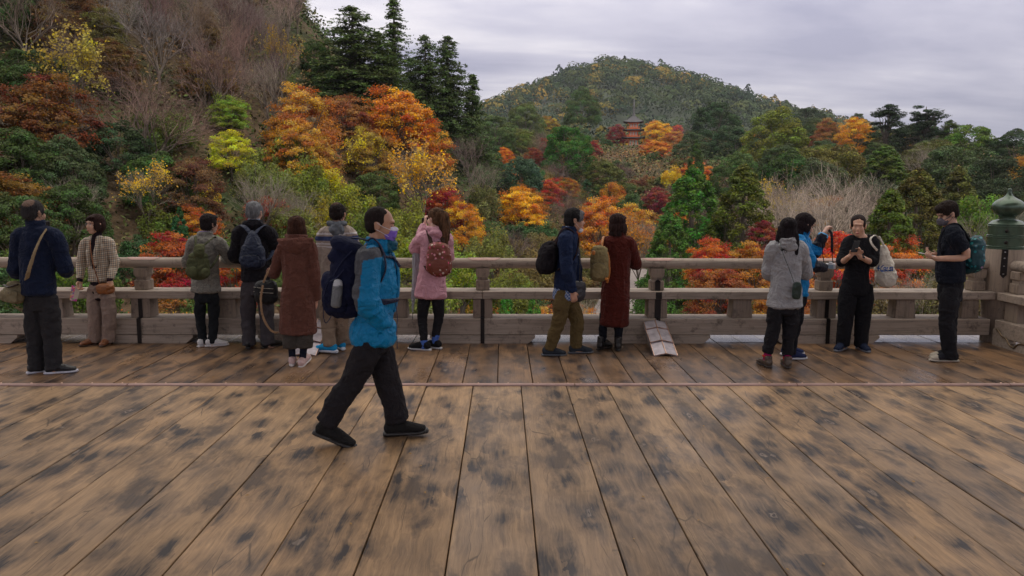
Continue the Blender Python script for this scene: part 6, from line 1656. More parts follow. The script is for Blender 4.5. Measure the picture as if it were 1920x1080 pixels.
# ---------------------------------------------------------------- 6 striped hoodie man
P = Person('man in a beige striped hooded top and bright blue running shoes', 622, 662, 1.66, 4)
P.set(pelvis=(628, 534, 0), neck=(632, 424, .0), head=(633, 402, .02), shL=(606, 442, 0), shR=(656, 440, 0), elL=(604, 500, .04), elR=(668, 495, .06), wrL=(612, 538, .22), wrR=(655, 530, .22),
      hipL=(616, 540, 0), hipR=(642, 540, 0), knL=(614, 595, .02), knR=(640, 593, .05), anL=(618, 645, -.02), anR=(640, 640, .18))
P.foot = {'L': (68, 0), 'R': (20, -5)}; P.headrot(-8, -6)
P.body((.46, .25, .17))
P.hair([('b', (0, -.020, .046), (.083, .098, .080), None), ('b', (0, -.050, .0), (.079, .062, .066), None), ('b', (.05, .01, .025), (.036, .05, .045), None), ('b', (-.05, .01, .025), (.036, .05, .045), None)], lambda co: np.where(np.linalg.norm(co-P.hp(-.01, -.06, .105), axis=1)[:, None] < .04, np.array((.07, .035, .025)), np.array((.020, .014, .013))))
def stripes(co):
    z = co[:, 2]+.02*vnoise(co*3, 2); c = np.tile(np.array((.33, .275, .235)), (len(co), 1))
    zb = P.p(620, 455, 0)[2]; zt = P.p(620, 438, 0)[2]; zc = P.p(620, 446, 0)[2]
    wht = np.array((.58, .55, .56)); nv = np.array((.035, .05, .13))
    for (a, b_) in ((437, 440), (455, 458), (461, 463)):
        c[(z < P.p(620, a, 0)[2]) & (z > P.p(620, b_, 0)[2])] = wht
    c[(z < P.p(620, 443, 0)[2]) & (z > P.p(620, 451.5, 0)[2])] = nv
    return c
P.torso([(-.10, .185, .14, 0), (.1, .185, .14, 0), (.4, .175, .135, 0), (.75, .185, .13, 0), (.93, .14, .10, 0), (1.0, .09, .08, 0)], None, ((.086, .072, .055), None), 'striped_top', 'cloth', hem=542, colfn=stripes, vox=.008)
fuse('hood', [B(P.j['neck']+V3(0, -.075, -.045), (.085, .052, .080), rotm(12)), ringloft(P.j['neck']+V3(0, -.005, .03), .082, .078, .026)], MATS['cloth'], P.root, .008, 2, lambda co: np.array((.13, .145, .165))*(1+.4*vnoise(co*30, 3))[:, None], [(.007, (20, 20, 8), 4)])
P.pants((.27, .205, .15), (.108, .086, .072))
P.shoe('L', (.02, .30, .62), (.66, .70, .78), 'cloth', 1.05, solet=.042, wide=1.05); P.shoe('R', (.02, .30, .62), (.66, .70, .78), 'cloth', 1.05, solet=.042, wide=1.05)
P.socks((.012, .012, .014), .040, .12)

# ---------------------------------------------------------------- 7 the walker
P = Person('man in a blue and grey rain jacket and purple mask, striding to the right', 697, 826, 1.70, -90)
P.set(pelvis=(700, 630, 0), neck=(704, 462, 0), head=(713, 422, 0), shR=(692, 484, -.17), shL=(712, 480, .17), elR=(686, 562, -.24), elL=(716, 552, .24), wrR=(716, 606, -.12), wrL=(716, 596, .11),
      hipR=(699, 634, -.08), hipL=(704, 634, .08), knR=(664, 708, -.08), knL=(725, 706, .08), anR=(611, 798, -.09), anL=(745, 792, .10))
P.j['head'][0] = 0; P.j['neck'][0] = 0; P.j['pelvis'][0] = 0
P.foot = {'L': (4, 3), 'R': (-5, -20)}; P.headrot(0, -7)
P.hands = {'R': dict(d=(-.35, -.25, -.9), n=(-1, 0, 0), curl=20), 'L': dict(d=(.4, -.3, -.9), n=(1, 0, 0), curl=20)}
P.body((.44, .24, .155))
P.face(None, eyes=True)
def buzz(co): return np.array((.018, .012, .011))*(1+.3*vnoise(co*60, 2))[:, None]
P.hair([('b', (0, -.022, .040), (.0805, .0915, .0835), None), ('b', (0, -.045, -.004), (.0800, .0595, .064), None), ('b', (0, .004, .061), (.067, .060, .0535), None), ('b', (.050, -.012, .03), (.0315, .052, .045), None), ('b', (-.050, -.012, .03), (.0315, .052, .045), None)], buzz, .001)
def maskcol(co):
    q = (co-P.j['head']) @ np.array(P.hr); c = np.tile(np.array((.24, .14, .60)), (len(co), 1)); c[q[:, 2] > -.024] = (.72, .68, .84); return c
fuse('face_mask', [blob(P.hp(0, .060, -.045), (.057, .060, .050), P.hr, 2.3), blob(P.hp(0, .098, -.018), (.024, .026, .022), P.hr), blob(P.hp(0, .068, -.085), (.044, .040, .026), P.hr)], MATS['cloth'], P.root, .005, 2, maskcol, [(.002, (6, 6, 60), 3)])
for q in (-1, 1):
    fuse('ear_loop', [loft([P.hp(q*.050, .085, -.022), P.hp(q*.078, .03, -.004), P.hp(q*.088, -.012, .018)], .0028, n=6), loft([P.hp(q*.047, .075, -.070), P.hp(q*.074, .03, -.045), P.hp(q*.088, -.010, -.028)], .0028, n=6)], MATS['cloth'], P.root, .003, 0, (.75, .75, .78))
BL = np.array((.0, .20, .43)); GR = np.array((.075, .078, .09))
shR, elR, wrR, shL, elL = P.j['shR'], P.j['elR'], P.j['wrR'], P.j['shL'], P.j['elL']
def jcol(co):
    c = np.tile(BL, (len(co), 1)); z = co[:, 2]; y = co[:, 1]; x = co[:, 0]
    zc = P.p(690, 489, -.2)[2]
    arm = np.abs(x) > .115
    g = (z > zc+.06*vnoise(co*4, 1)*.3+.25*(y-shR[1])) & (np.abs(x) > .06) & (z < P.j['neck'][2]+.005)
    back = arm & (y < elR[1]-.035+.10*(z-elR[2])) & (z > wrR[2]+.05)
    g |= back; c[g] = GR; return c*(1+.06*vnoise(co*4, 7))[:, None]
bend = lambda co: np.clip(np.exp(-(np.linalg.norm(co-elR, axis=1)/.14)**2)+np.exp(-(np.linalg.norm(co-wrR, axis=1)/.11)**2)+.28, 0, 1.15)
P.torso([(-.06, .178, .152, .0), (.0, .182, .158, .0), (.12, .178, .152, .0), (.22, .160, .122, .0), (.40, .178, .150, .005), (.66, .185, .150, .005), (.86, .16, .12, .0), (.96, .10, .09, .005), (1.0, .085, .08, .01)], None, ((.090, .080, .066), None), 'rain_jacket', 'nylon', colfn=jcol, vox=.0075, sleeve_end=1.06, slim=.98,
        wr=[(.011, (6, 6, 13), 3, bend), (.006, (13, 13, 4), 8), (.003, (30, 30, 16), 11)])
# stand-up collar flaring to the front
n_ = P.j['neck']
fuse('collar', [loft([n_+V3(.066*math.sin(a), .012+(.066+.060*max(0, math.cos(a)))*math.cos(a), .022-.012*math.cos(a)) for a in np.radians(np.linspace(-178, 178, 17))], [(.036, .012)]*17, side=(0, 0, 1), n=10, sub=2), B(n_+V3(0, .04, -.02), (.09, .085, .04))], MATS['nylon'], P.root, .007, 2, lambda co: np.where((co[:, 1] > n_[1]+.09)[:, None], np.array((.0, .075, .13)), BL), [(.005, (16, 16, 16), 4)])
fuse('placket', [loft([P.spine(t, y_, 0) for t, y_ in ((.93, .115), (.75, .156), (.5, .160), (.28, .14))], [(.030, .010)]*4, side=(1, 0, 0), n=10)], MATS['nylon'], P.root, .007, 1, BL*.8, [(.003, (30, 30, 6), 4)])
P.pants((.020, .018, .021), (.118, .090, .084), hips=(.140, .118), vox=.0085, wr=[(.008, (5, 5, 9), 5), (.005, (12, 12, 4), 6), (.003, (26, 26, 18), 7)], top=.0, end=.035)
P.shoes((.016, .015, .015), (.022, .020, .020), 'cloth', L=1.08, solet=.042, high=.045, wide=1.2)
for sd in 'LR':
    a = P.j['an'+sd]; yaw, pit = P.foot[sd]; R = rotm(pit, 0, yaw); o_ = V3(a[0], a[1], max(a[2]-.09, 0))
    fuse('laces', [loft([o_+np.array(R @ Vector((-.022, y, .098-.30*(y-.03)))), o_+np.array(R @ Vector((0, y+.006, .110-.30*(y-.03)))), o_+np.array(R @ Vector((.022, y, .098-.30*(y-.03))))], .0035, n=6) for y in (.035, .055, .075, .095)], MATS['cloth'], P.root, .0035, 0, (.05, .05, .05))
# hiking pack
DN = np.array((.011, .014, .040))
base = P.p(645, 596, -.0); root, b = P.item('hiking_backpack', 'large dark navy hiking pack with a bottle in its side pocket', 'backpack', base)
W2 = .155
def PB(px, py, dy, r, rot=None, p=2.6): return B(P.p(px, py, dy), r, rot, p)
fuse('pack_body', [PB(652, 548, 0, (W2, .138, .165), rotm(6), 3.2), PB(655, 505, 0, (W2*.95, .115, .14), rotm(-12), 3.0), PB(633, 560, 0, (W2*.9, .09, .11), rotm(4), 2.8)], MATS['cloth'], root, .008, 2, DN, [(.008, (9, 9, 11), 2), (.005, (24, 24, 18), 3)], offset=b)
fuse('pack_lid', [PB(652, 462, 0, (W2*.88, .115, .052), rotm(-24), 2.6), PB(637, 480, 0, (W2*.84, .07, .06), rotm(-35), 2.5)], MATS['cloth'], root, .008, 2, DN*1.05, [(.006, (12, 12, 12), 5)], offset=b)
fuse('front_pocket', [PB(622, 545, 0, (W2*.8, .05, .135), rotm(8), 2.8)], MATS['cloth'], root, .008, 2, DN*1.15, [(.005, (15, 15, 15), 6)], offset=b)
fuse('side_pocket', [PB(634, 568, -W2+.01, (.035, .065, .075), rotm(8), 2.6)], MATS['cloth'], root, .007, 1, DN*.8, offset=b)
fuse('bottle', [loft([P.p(630, 572, -W2-.025), P.p(633, 540, -W2-.022), P.p(634, 528, -W2-.02)], [.035, .034, .028], n=14, sub=3)], MATS['nylon'], root, .006, 1, lambda co: np.where((co[:, 2] > P.p(634, 534, -W2)[2])[:, None], np.array((.55, .57, .60)), np.array((.17, .18, .19))), offset=b)
for q in ([(690, 450, -.13), (700, 447, -.12), (714, 462, -.13), (722, 486, -.15), (722, 510, -.16), (706, 540, -.20), (676, 560, -.17)], [(690, 450, .13), (700, 447, .12), (714, 462, .13), (722, 486, .15), (722, 510, .16), (706, 540, .20), (676, 560, .17)], [(660, 446, -.12), (675, 447, -.125), (692, 452, -.125)]):
    fuse('shoulder_strap', [loft([P.p(*w_) for w_ in q], [(.024, .006)]*len(q), side=(1, 0, 0), n=8, sub=4)], MATS['nylon'], root, .0065, 1, DN*1.2, offset=b)
fuse('hip_belt', [loft([P.p(670, 562, -.15), P.p(698, 567, -.205), P.p(722, 566, -.18), P.p(742, 563, -.09), P.p(746, 562, 0), P.p(742, 563, .09), P.p(722, 566, .18)], [(.012, .028), (.012, .032), (.011, .022), (.009, .017), (.009, .017), (.009, .017), (.01, .02)], side=(0, 1, 0), n=8, sub=4)], MATS['nylon'], root, .0065, 1, DN*1.1, offset=b)
fuse('chest_strap', [loft([P.p(722, 481, -.13), P.p(738, 483, -.05), P.p(739, 484, .05), P.p(724, 481, .13)], [(.006, .012)]*4, side=(0, 1, 0), n=8, sub=3)], MATS['nylon'], root, .006, 0, DN, offset=b)
fuse('strap_end', [loft([P.p(736, 482, -.07), P.p(743, 490, -.09), P.p(750, 500, -.09)], [(.011, .004)]*3, side=(0, 1, 0), n=8, sub=3)], MATS['nylon'], root, .005, 0, DN*1.5, offset=b)
fuse('strap_end', [loft([P.p(742, 567, -.1), P.p(745, 595, -.12), P.p(744, 620, -.12), P.p(745, 654, -.11)], [(.009, .003)]*4, side=(1, 0, 0), n=8, sub=3)], MATS['nylon'], root, .005, 0, DN*1.6, offset=b)
fuse('strap_end', [loft([P.p(618, 520, -.12), P.p(608, 550, -.14), P.p(606, 585, -.14), P.p(610, 606, -.14), P.p(618, 598, -.13), P.p(622, 590, -.12)], [(.010, .003)]*6, side=(1, 0, 0), n=8, sub=3)], MATS['nylon'], root, .005, 0, DN*1.6, offset=b)
for q in ([(660, 470, -.14), (640, 492, -.155), (624, 518, -.15)], [(645, 505, -.16), (632, 520, -.165), (618, 528, -.15)]):
    fuse('compression_strap', [loft([P.p(*w_) for w_ in q], [(.008, .004)]*3, side=(1, 0, 0), n=8, sub=4)], MATS['nylon'], root, .005, 0, DN*1.8, offset=b)

# ---------------------------------------------------------------- 8 pink coat
P = Person('woman in a pink raincoat and black leggings holding up a phone at the railing', 802, 655, 1.62, 12)
P.set(pelvis=(808, 540, 0), neck=(816, 432, .0), head=(816, 411, .02), shL=(791, 448, .0), shR=(836, 448, .02), elL=(779, 466, .14), elR=(838, 482, .12), wrL=(796, 424, .26), wrR=(808, 424, .30),
      hipL=(797, 545, 0), hipR=(820, 545, 0), knL=(792, 596, .03), knR=(823, 594, .05), anL=(795, 647, -.05), anR=(816, 640, .04))
P.foot = {'L': (58, 0), 'R': (48, 0)}; P.headrot(38, 0)
P.hands = {'L': dict(d=(.15, .2, .9), n=(.9, 0, .1), curl=55), 'R': dict(d=(-.1, .2, .9), n=(-.9, 0, .1), curl=45)}
P.body((.62, .38, .30))
HB = lambda co: np.array((.10, .052, .028))*(1+.7*vnoise(co*np.array((50, 50, 10)), 3))[:, None]
P.hair([('b', (0, -.020, .046), (.084, .100, .083), None), ('b', (0, -.052, -.002), (.080, .066, .072), None), ('l', [(-.01, -.09, .085), (0, -.135, .05), (.01, -.135, -.04), (.015, -.12, -.13), (.02, -.11, -.24), (.02, -.10, -.32)], [.02, .045, .062, .070, .060, .022], None), ('l', [(.03, -.10, -.0), (.05, -.11, -.12), (.06, -.10, -.26)], [.04, .045, .02], None)], HB, .007)
PK = np.array((.60, .31, .37))
P.torso([(-.33, .215, .16, 0), (-.15, .208, .155, 0), (.1, .188, .145, 0), (.45, .165, .13, 0), (.75, .175, .125, 0), (.93, .14, .10, 0), (1.0, .09, .08, 0)], PK, ((.086, .080, .056), None), 'pink_raincoat', 'nylon', hem=558, wr=[(0.0072, (9, 9, 10.1), 3), (0.0045, (20, 20, 6), 8)],
        extra=[ringloft(P.j['neck']+V3(0, -.005, .02), .085, .080, .024), B(P.j['neck']+V3(.02, -.08, -.03), (.10, .05, .05), rotm(15))])
P.pants((.015, .015, .018), (.092, .064, .048), hips=(.16, .12), wr=[(0.0036, (8, 8, 18.7), 5)], end=.065)
P.socks((.08, .16, .50), .040, .10)
P.shoes((.014, .014, .016), (.62, .62, .64), 'cloth', solet=.030)
phone(P, P.p(801, 414, .30), rotm(0, 90, 28), 'phone held sideways in front of the face of the woman in the pink raincoat')
def floral(name, base, cols, scale):
    m = NT(name); v = m.n('ShaderNodeTexVoronoi', feature='F1'); v.inputs['Scale'].default_value = scale; m.l(m.coord(), v.inputs['Vector'])
    s_ = m.n('ShaderNodeSeparateColor'); m.l(v.outputs['Color'], s_.inputs[0])
    pc = m.ramp(s_.outputs[0], [(0, cols[0]), (.45, cols[1]), (.75, cols[2])]); m.t.nodes[-1].color_ramp.interpolation = 'CONSTANT'
    k = m.math('LESS_THAN', v.outputs['Distance'], .36); k2 = m.math('LESS_THAN', v.outputs['Distance'], .16); on = m.math('GREATER_THAN', s_.outputs[1], .35)
    c = m.mix(m.math('MULTIPLY', k, on), base, pc); c = m.mix(m.math('MULTIPLY', k2, on), c, cols[2])
    m.set(Base_Color=c, Roughness=.6); m.bump(m.noise(m.coord(), 14, 3), .3, .01); return m.m
MATS['floral'] = floral('pink_floral_print', (.16, .035, .018), [(.55, .03, .12), (.62, .20, .28), (.60, .48, .42)], 26)
MATS['teal_print'] = floral('teal_leaf_print', (.0, .045, .06), [(.0, .20, .24), (.01, .34, .36), (.34, .20, .32)], 24)
c = P.p(823, 488, -.22); pack(P, 'brown backpack printed with pink flowers, on the pink raincoat', c, (.135, .085, .185), (.2, .05, .03), 'floral', strap=np.array((.05, .03, .022)), seed=14, power=2.6, pocketcol=np.array((.2, .05, .03)))
base = P.p(772, 590, .12); root, b = P.item('umbrella', 'folded pale grey umbrella hanging beside the woman in the pink raincoat', 'umbrella', base)
fuse('canopy', [loft([P.p(774, 585, .12), P.p(775, 555, .12), P.p(779, 515, .12), P.p(780, 480, .10), P.p(783, 462, .08)], [.006, .020, .032, .040, .018], n=14, sub=4)], MATS['nylon'], root, .006, 1, (.36, .36, .40), [(.006, (30, 30, 4), 3)], offset=b)
fuse('tip', [loft([P.p(773, 600, .12), P.p(774, 584, .12)], .004, n=6)], MATS['leather'], root, .003, 0, (.02, .02, .02), offset=b)
fuse('handle', [loft([P.p(783, 464, .08), P.p(786, 452, .08)], .006, n=6)], MATS['leather'], root, .004, 0, (.05, .05, .05), offset=b)

# ---------------------------------------------------------------- 9 navy jacket, olive trousers
P = Person('man in a navy jacket and olive trousers stepping to the right past the railing', 1058, 664, 1.62, -72)
P.set(pelvis=(1058, 548, 0), neck=(1066, 432, .0), head=(1078, 413, .0), shR=(1060, 447, -.16), shL=(1070, 446, .16), elR=(1063, 505, -.19), elL=(1080, 500, .18), wrR=(1073, 545, -.12), wrL=(1084, 538, .16),
      hipR=(1056, 552, -.07), hipL=(1062, 552, .08), knR=(1048, 602, -.08), knL=(1082, 602, .07), anR=(1030, 652, -.08), anL=(1080, 650, .04))
P.foot = {'L': (-10, 0), 'R': (-8, -2)}; P.headrot(-14, -6)
P.hands = {'R': dict(d=(0, .25, -1), n=(-1, 0, 0), curl=35), 'L': dict(d=(0, .2, -1), n=(1, 0, 0), curl=40)}
P.body((.47, .26, .18)); P.face((.38, .15, .12))
P.hair([('b', (0, -.022, .050), (.087, .103, .086), None), ('b', (0, -.052, -.008), (.083, .068, .078), None), ('b', (.05, .025, .04), (.036, .055, .05), None), ('b', (-.05, .025, .04), (.036, .055, .05), None), ('b', (0, .048, .082), (.062, .046, .032), None)],
       lambda co: np.where((((co-P.j['head']) @ np.array(P.hr))[:, 1] > .035)[:, None], np.array((.13, .13, .14)), np.array((.018, .016, .018)))*(1+.3*vnoise(co*50, 2))[:, None], .005)
fuse('face_mask', [blob(P.hp(0, .072, -.104), (.046, .030, .026), P.hr @ rotm(35), 2.3)], MATS['cloth'], P.root, .005, 1, (.66, .66, .72))
for q in (-1, 1): fuse('ear_loop', [loft([P.hp(q*.040, .070, -.095), P.hp(q*.07, .03, -.055), P.hp(q*.086, -.012, -.02)], .0025, n=6)], MATS['cloth'], P.root, .003, 0, (.7, .7, .72))
SHC = lambda co: np.where(((np.sin(co[:, 2]*170) > .2) ^ (np.sin(co[:, 0]*150+co[:, 1]*150) > .2))[:, None], np.array((.03, .09, .28)), np.array((.34, .38, .46)))
fuse('checked_shirt', [loft([P.spine(.12), P.spine(-.02), P.spine(-.085)], [(.13, .10), (.150, .118), (.152, .122)], side=(1, 0, 0), n=18)], MATS['cloth'], P.root, .007, 1, SHC, [(.006, (14, 14, 5), 3)])
fuse('shirt_collar', [ringloft(P.j['neck']+V3(0, .018, .028), .064, .066, (.024, .012)), loft([P.spine(.97, .05), P.spine(.6, .118)], [(.045, .03), (.04, .02)], side=(1, 0, 0))], MATS['cloth'], P.root, .007, 1, SHC)
P.torso([(-.03, .172, .125, 0), (.1, .178, .132, 0), (.4, .170, .130, 0), (.75, .178, .125, 0), (.93, .135, .10, 0), (1.0, .08, .075, 0)], (.014, .024, .062), ((.082, .070, .056), None), 'navy_jacket', 'cloth', hem=544, collar=(.018, .072, .070, .028, .012), wr=[(0.0062, (9, 9, 10.8), 3), (0.0036, (20, 20, 7), 8)])
P.pants((.105, .073, .030), (.112, .085, .068), wr=[(0.0072, (7, 7, 12.2), 5), (0.0036, (20, 20, 8), 6)])
P.shoes((.030, .036, .046), (.10, .11, .13), 'cloth')
c = P.p(1026, 484, -.0); pack(P, 'soft black backpack on the back of the man in olive trousers', c, (.14, .10, .19), (.011, .009, .012), 'cloth', strap=np.array((.03, .018, .022)), seed=21, power=2.3, tilt=-14, top=False, pocket=False)
base = P.p(1080, 570, -.02); root, b = P.item('satchel', 'flat black satchel hanging at the thigh of the man in olive trousers', 'bag', base)
fuse('bag_body', [B(P.p(1082, 546, -.04), (.035, .10, .115), rotm(-6), 3.2)], MATS['leather'], root, .007, 1, (.030, .030, .036), [(.005, (10, 10, 10), 2)], offset=b)
fuse('strap', [loft([P.p(1087, 530, -.05), P.p(1087, 490, -.06), P.p(1082, 460, -.04), P.p(1072, 438, .06)], [(.010, .003)]*4, side=(0, 1, 0), n=8, sub=4)], MATS['leather'], root, .005, 0, (.02, .02, .025), offset=b)

# ---------------------------------------------------------------- 10 maroon coat
P = Person('woman in a long maroon coat leaning one arm on the railing', 1144, 655, 1.53, -14)
P.set(pelvis=(1154, 550, 0), neck=(1160, 442, .02), head=(1160, 421, .04), shL=(1138, 457, .0), shR=(1180, 457, .0), elL=(1133, 500, .08), elR=(1192, 496, .10), wrL=(1145, 520, .28), wrR=(1180, 487, .34),
      hipL=(1143, 560, 0), hipR=(1166, 560, 0), knL=(1132, 600, .0), knR=(1160, 602, .0), anL=(1129, 643, 0), anR=(1159, 645, -.03))
P.foot = {'L': (-30, 0), 'R': (6, 0)}; P.headrot(-38, 0)
P.hands['R'] = dict(d=(-.4, .8, .2), n=(0, 0, -1), curl=25); P.hands['L'] = dict(d=(.4, .6, 0), n=(0, 0, -1), curl=25)
P.body((.55, .34, .26)); P.face((.45, .16, .14), eyes=False)
P.hair([('b', (0, -.022, .050), (.092, .104, .086), None), ('b', (0, -.045, -.03), (.094, .076, .100), None), ('b', (0, -.050, -.115), (.092, .064, .060), None), ('b', (.068, .005, -.05), (.034, .060, .090), None), ('b', (-.068, .005, -.05), (.034, .060, .090), None), ('b', (0, .05, .08), (.06, .045, .03), None)], lambda co: np.array((.030, .015, .013))*(1+.6*vnoise(co*np.array((55, 55, 12)), 3))[:, None], .006)
MR = np.array((.080, .016, .012))
P.torso([(-.66, .205, .160, 0), (-.35, .20, .155, 0), (0, .195, .15, 0), (.4, .178, .135, 0), (.78, .18, .12, 0), (.93, .145, .10, 0), (1.0, .085, .075, 0)], MR, ((.082, .074, .060), None), 'maroon_coat', 'wool', hem=611, wr=[(0.0081, (12, 12, 2.0), 3), (0.0036, (10, 10, 10.1), 8)], collar=(.022, .070, .068, .030, .013))
P.pants((.008, .009, .014), (.07, .062, .045), hips=(.13, .10), end=.03, name='tights')
P.shoes((.012, .010, .010), (.015, .013, .012), high=.07, wide=1.05, name='ankle_boot')
c = P.p(1124, 495, -.18); KK = np.array((.22, .175, .085))
root, b = pack(P, 'khaki backpack with orange leather trim, slung on the maroon coat', c, (.105, .085, .205), KK, 'cloth', strap=KK*.7, seed=25, power=3.0, straps='', tilt=4)
OT = (.45, .15, .02)
for q in ([(1128, 462, -.12), (1130, 450, -.06), (1132, 444, .02), (1133, 452, .08)], [(1132, 462, -.12), (1140, 480, -.2), (1142, 510, -.22), (1138, 530, -.2)]):
    fuse('shoulder_strap', [loft([P.p(*w_) for w_ in q], [(.018, .007)]*len(q), side=(1, 0, 0), n=8, sub=4)], MATS['leather'], root, .006, 0, OT, offset=b)
fuse('leather_patch', [B(P.p(1113, 474, -.29), (.02, .012, .026), None, 3)], MATS['leather'], root, .005, 0, OT, offset=b)
fuse('leather_patch', [B(P.p(1137, 523, -.26), (.022, .02, .016), None, 3)], MATS['leather'], root, .005, 0, OT, offset=b)

# ---------------------------------------------------------------- 12 blue and black rain jacket (behind 11)
P = Person('woman in a bright blue and black rain jacket, holding out a camera', 1480, 672, 1.58, -72)
P.set(pelvis=(1492, 548, 0), neck=(1500, 440, .0), head=(1509, 423, .0), shR=(1498, 455, -.15), shL=(1506, 454, .15), elR=(1524, 497, -.10), elL=(1528, 474, .10), wrR=(1546, 503, -.05), wrL=(1544, 440, .08),
      hipR=(1488, 556, -.07), hipL=(1494, 556, .07), knR=(1486, 606, -.05), knL=(1492, 606, .06), anR=(1482, 660, -.05), anL=(1478, 652, .18))
P.foot = {'L': (-8, 0), 'R': (-10, 0)}; P.headrot(-10, -18)
P.hands = {'R': dict(d=(0, .95, .1), n=(0, 0, 1), curl=30), 'L': dict(d=(0, .5, .85), n=(.2, .8, -.5), curl=55)}
P.body((.55, .34, .26)); P.face((.42, .15, .14))
P.hair([('b', (0, -.022, .050), (.090, .106, .088), None), ('b', (0, -.052, -.012), (.090, .076, .095), None), ('b', (0, -.05, -.09), (.088, .062, .055), None), ('b', (.060, -.008, -.02), (.034, .048, .085), None), ('b', (-.060, -.008, -.02), (.034, .048, .085), None), ('b', (0, .048, .080), (.064, .046, .030), None)], (.016, .010, .012), .004)
CY = np.array((.0, .20, .50)); BKk = np.array((.012, .012, .022))
eL, eR, wL, wR_ = P.j['elL'], P.j['elR'], P.j['wrL'], P.j['wrR']
def c12(co):
    c = np.tile(CY, (len(co), 1))
    for e_, w_, x_ in ((eR, wR_, -.15), (eL, wL, .35)):
        d_ = w_-e_; t = ((co-e_) @ d_)/(d_ @ d_); dist = np.linalg.norm(co-(e_+np.clip(t, 0, 1)[:, None]*d_), axis=1)
        c[(dist < .085) & (t > x_)] = BKk
    und = (co[:, 2] < eL[2]-.02) & (np.linalg.norm(co-eL, axis=1) < .09); c[und] = BKk
    return c
P.torso([(-.16, .180, .135, 0), (.05, .180, .14, 0), (.4, .165, .13, 0), (.75, .17, .125, 0), (.93, .13, .10, 0), (1.0, .085, .08, 0)], None, ((.082, .070, .056), None), 'rain_jacket', 'nylon', hem=553, colfn=c12, vox=.008, collar=(.03, .074, .072, .034, .014), wr=[(0.0072, (9, 9, 13.0), 3), (0.0045, (22, 22, 7), 8)])
fuse('cuff_tab', [loft([wL*.85+eL*.15+V3(.045, 0, 0), wL*.7+eL*.3+V3(.052, .0, 0)], [(.012, .02)]*2, side=(1, 0, 0), n=8)], MATS['nylon'], P.root, .005, 0, (.33, .34, .36))
fuse('cuff_stripe', [loft([wL-norm(wL-eL)*.010, wL-norm(wL-eL)*.022], [.058, .0585], n=14)], MATS['nylon'], P.root, .006, 0, (.05, .30, .60))
P.pants((.010, .010, .014), (.10, .078, .062))
P.shoes((.02, .03, .09), (.62, .62, .66), 'cloth', solet=.034)
base = P.p(1554, 508, -.06); root, b = P.item('camera', 'silver camera hanging from its black strap in the hands of the woman in blue', 'camera', base)
cc_ = P.p(1557, 499, -.06)-b; f_ = rotm(0, 0, 50)
MB().box(cc_, (.105, .036, .062), f_, bev=.006).build('camera_body', MATS['silver'], root)
MB().box(cc_+V3(0, 0, .036), (.038, .034, .022), f_, bev=.004).build('viewfinder_hump', MATS['silver'], root)
m = MB(); q_ = f_ @ Vector((0, .035, 0)); m.tube([cc_+np.array(f_ @ Vector((0, .015, 0))), cc_+np.array(f_ @ Vector((0, .06, 0)))], .026, 14); m.build('lens', MATS['phone'], root, smooth=40)
MB().box(cc_+np.array(f_ @ Vector((-.005, -.0195, -.004))), (.072, .003, .046), f_).build('rear_screen', plain('lit_screen', (.22, .30, .38), .2), root)
for q, w_ in (([(1545, 492, -.06), (1542, 470, .02), (1545, 445, .06), (1550, 431, .07)], .006), ([(1552, 430, .07), (1559, 438, .06), (1560, 455, .04), (1560, 472, .02)], .021), ([(1560, 472, .02), (1561, 484, -.02), (1562, 494, -.05)], .006)):
    fuse('strap', [loft([P.p(*z) for z in q], [(w_, .005)]*len(q), side=(0, 1, 0), n=8, sub=4)], MATS['cloth'], root, .005, 0, (.010, .012, .018), offset=b)

# ---------------------------------------------------------------- 11 grey rain jacket
P = Person('woman with long black hair in a light grey rain jacket seen from behind', 1456, 687, 1.52, -10)
P.set(pelvis=(1472, 560, 0), neck=(1475, 452, .0), head=(1478, 431, .03), shL=(1450, 467, 0), shR=(1500, 467, 0), elL=(1441, 512, .10), elR=(1511, 512, .12), wrL=(1452, 520, .32), wrR=(1500, 508, .34),
      hipL=(1455, 572, 0), hipR=(1486, 572, 0), knL=(1449, 622, .0), knR=(1480, 622, .0), anL=(1438, 673, 0), anR=(1476, 677, -.03))
P.foot = {'L': (20, 0), 'R': (2, 0)}; P.headrot(-12, -6)
P.hands = {'L': dict(d=(.6, .6, .2), n=(0, 0, -1), curl=30), 'R': dict(d=(-.6, .6, .2), n=(0, 0, -1), curl=30)}
P.body((.52, .32, .24))
P.hair([('b', (0, -.022, .050), (.090, .104, .086), None), ('b', (0, -.045, -.03), (.090, .076, .100), None), ('l', [(-.02, -.06, .02), (-.03, -.085, -.10), (-.035, -.10, -.20), (-.05, -.09, -.27)], [(.085, .05), (.095, .045), (.080, .035), (.03, .02)], None), ('l', [(.05, -.03, .0), (.075, -.05, -.12), (.085, -.07, -.24), (.09, -.07, -.30)], [(.045, .04), (.045, .04), (.035, .025), (.012, .01)], None), ('l', [(-.06, -.03, .0), (-.085, -.05, -.12), (-.10, -.07, -.22)], [(.04, .04), (.04, .035), (.015, .015)], None)], lambda co: np.array((.014, .010, .012))*(1+.6*vnoise(co*np.array((60, 60, 10)), 3))[:, None], .005)
GJ = np.array((.32, .32, .335))
P.torso([(-.34, .225, .165, 0), (-.15, .215, .16, 0), (.1, .20, .15, 0), (.45, .18, .135, 0), (.75, .185, .13, 0), (.93, .14, .10, 0), (1.0, .09, .08, 0)], GJ, ((.086, .078, .062), None), 'rain_jacket', 'nylon', hem=576, wr=[(0.0090, (8, 8, 7.2), 3), (0.0054, (18, 18, 8), 8)])
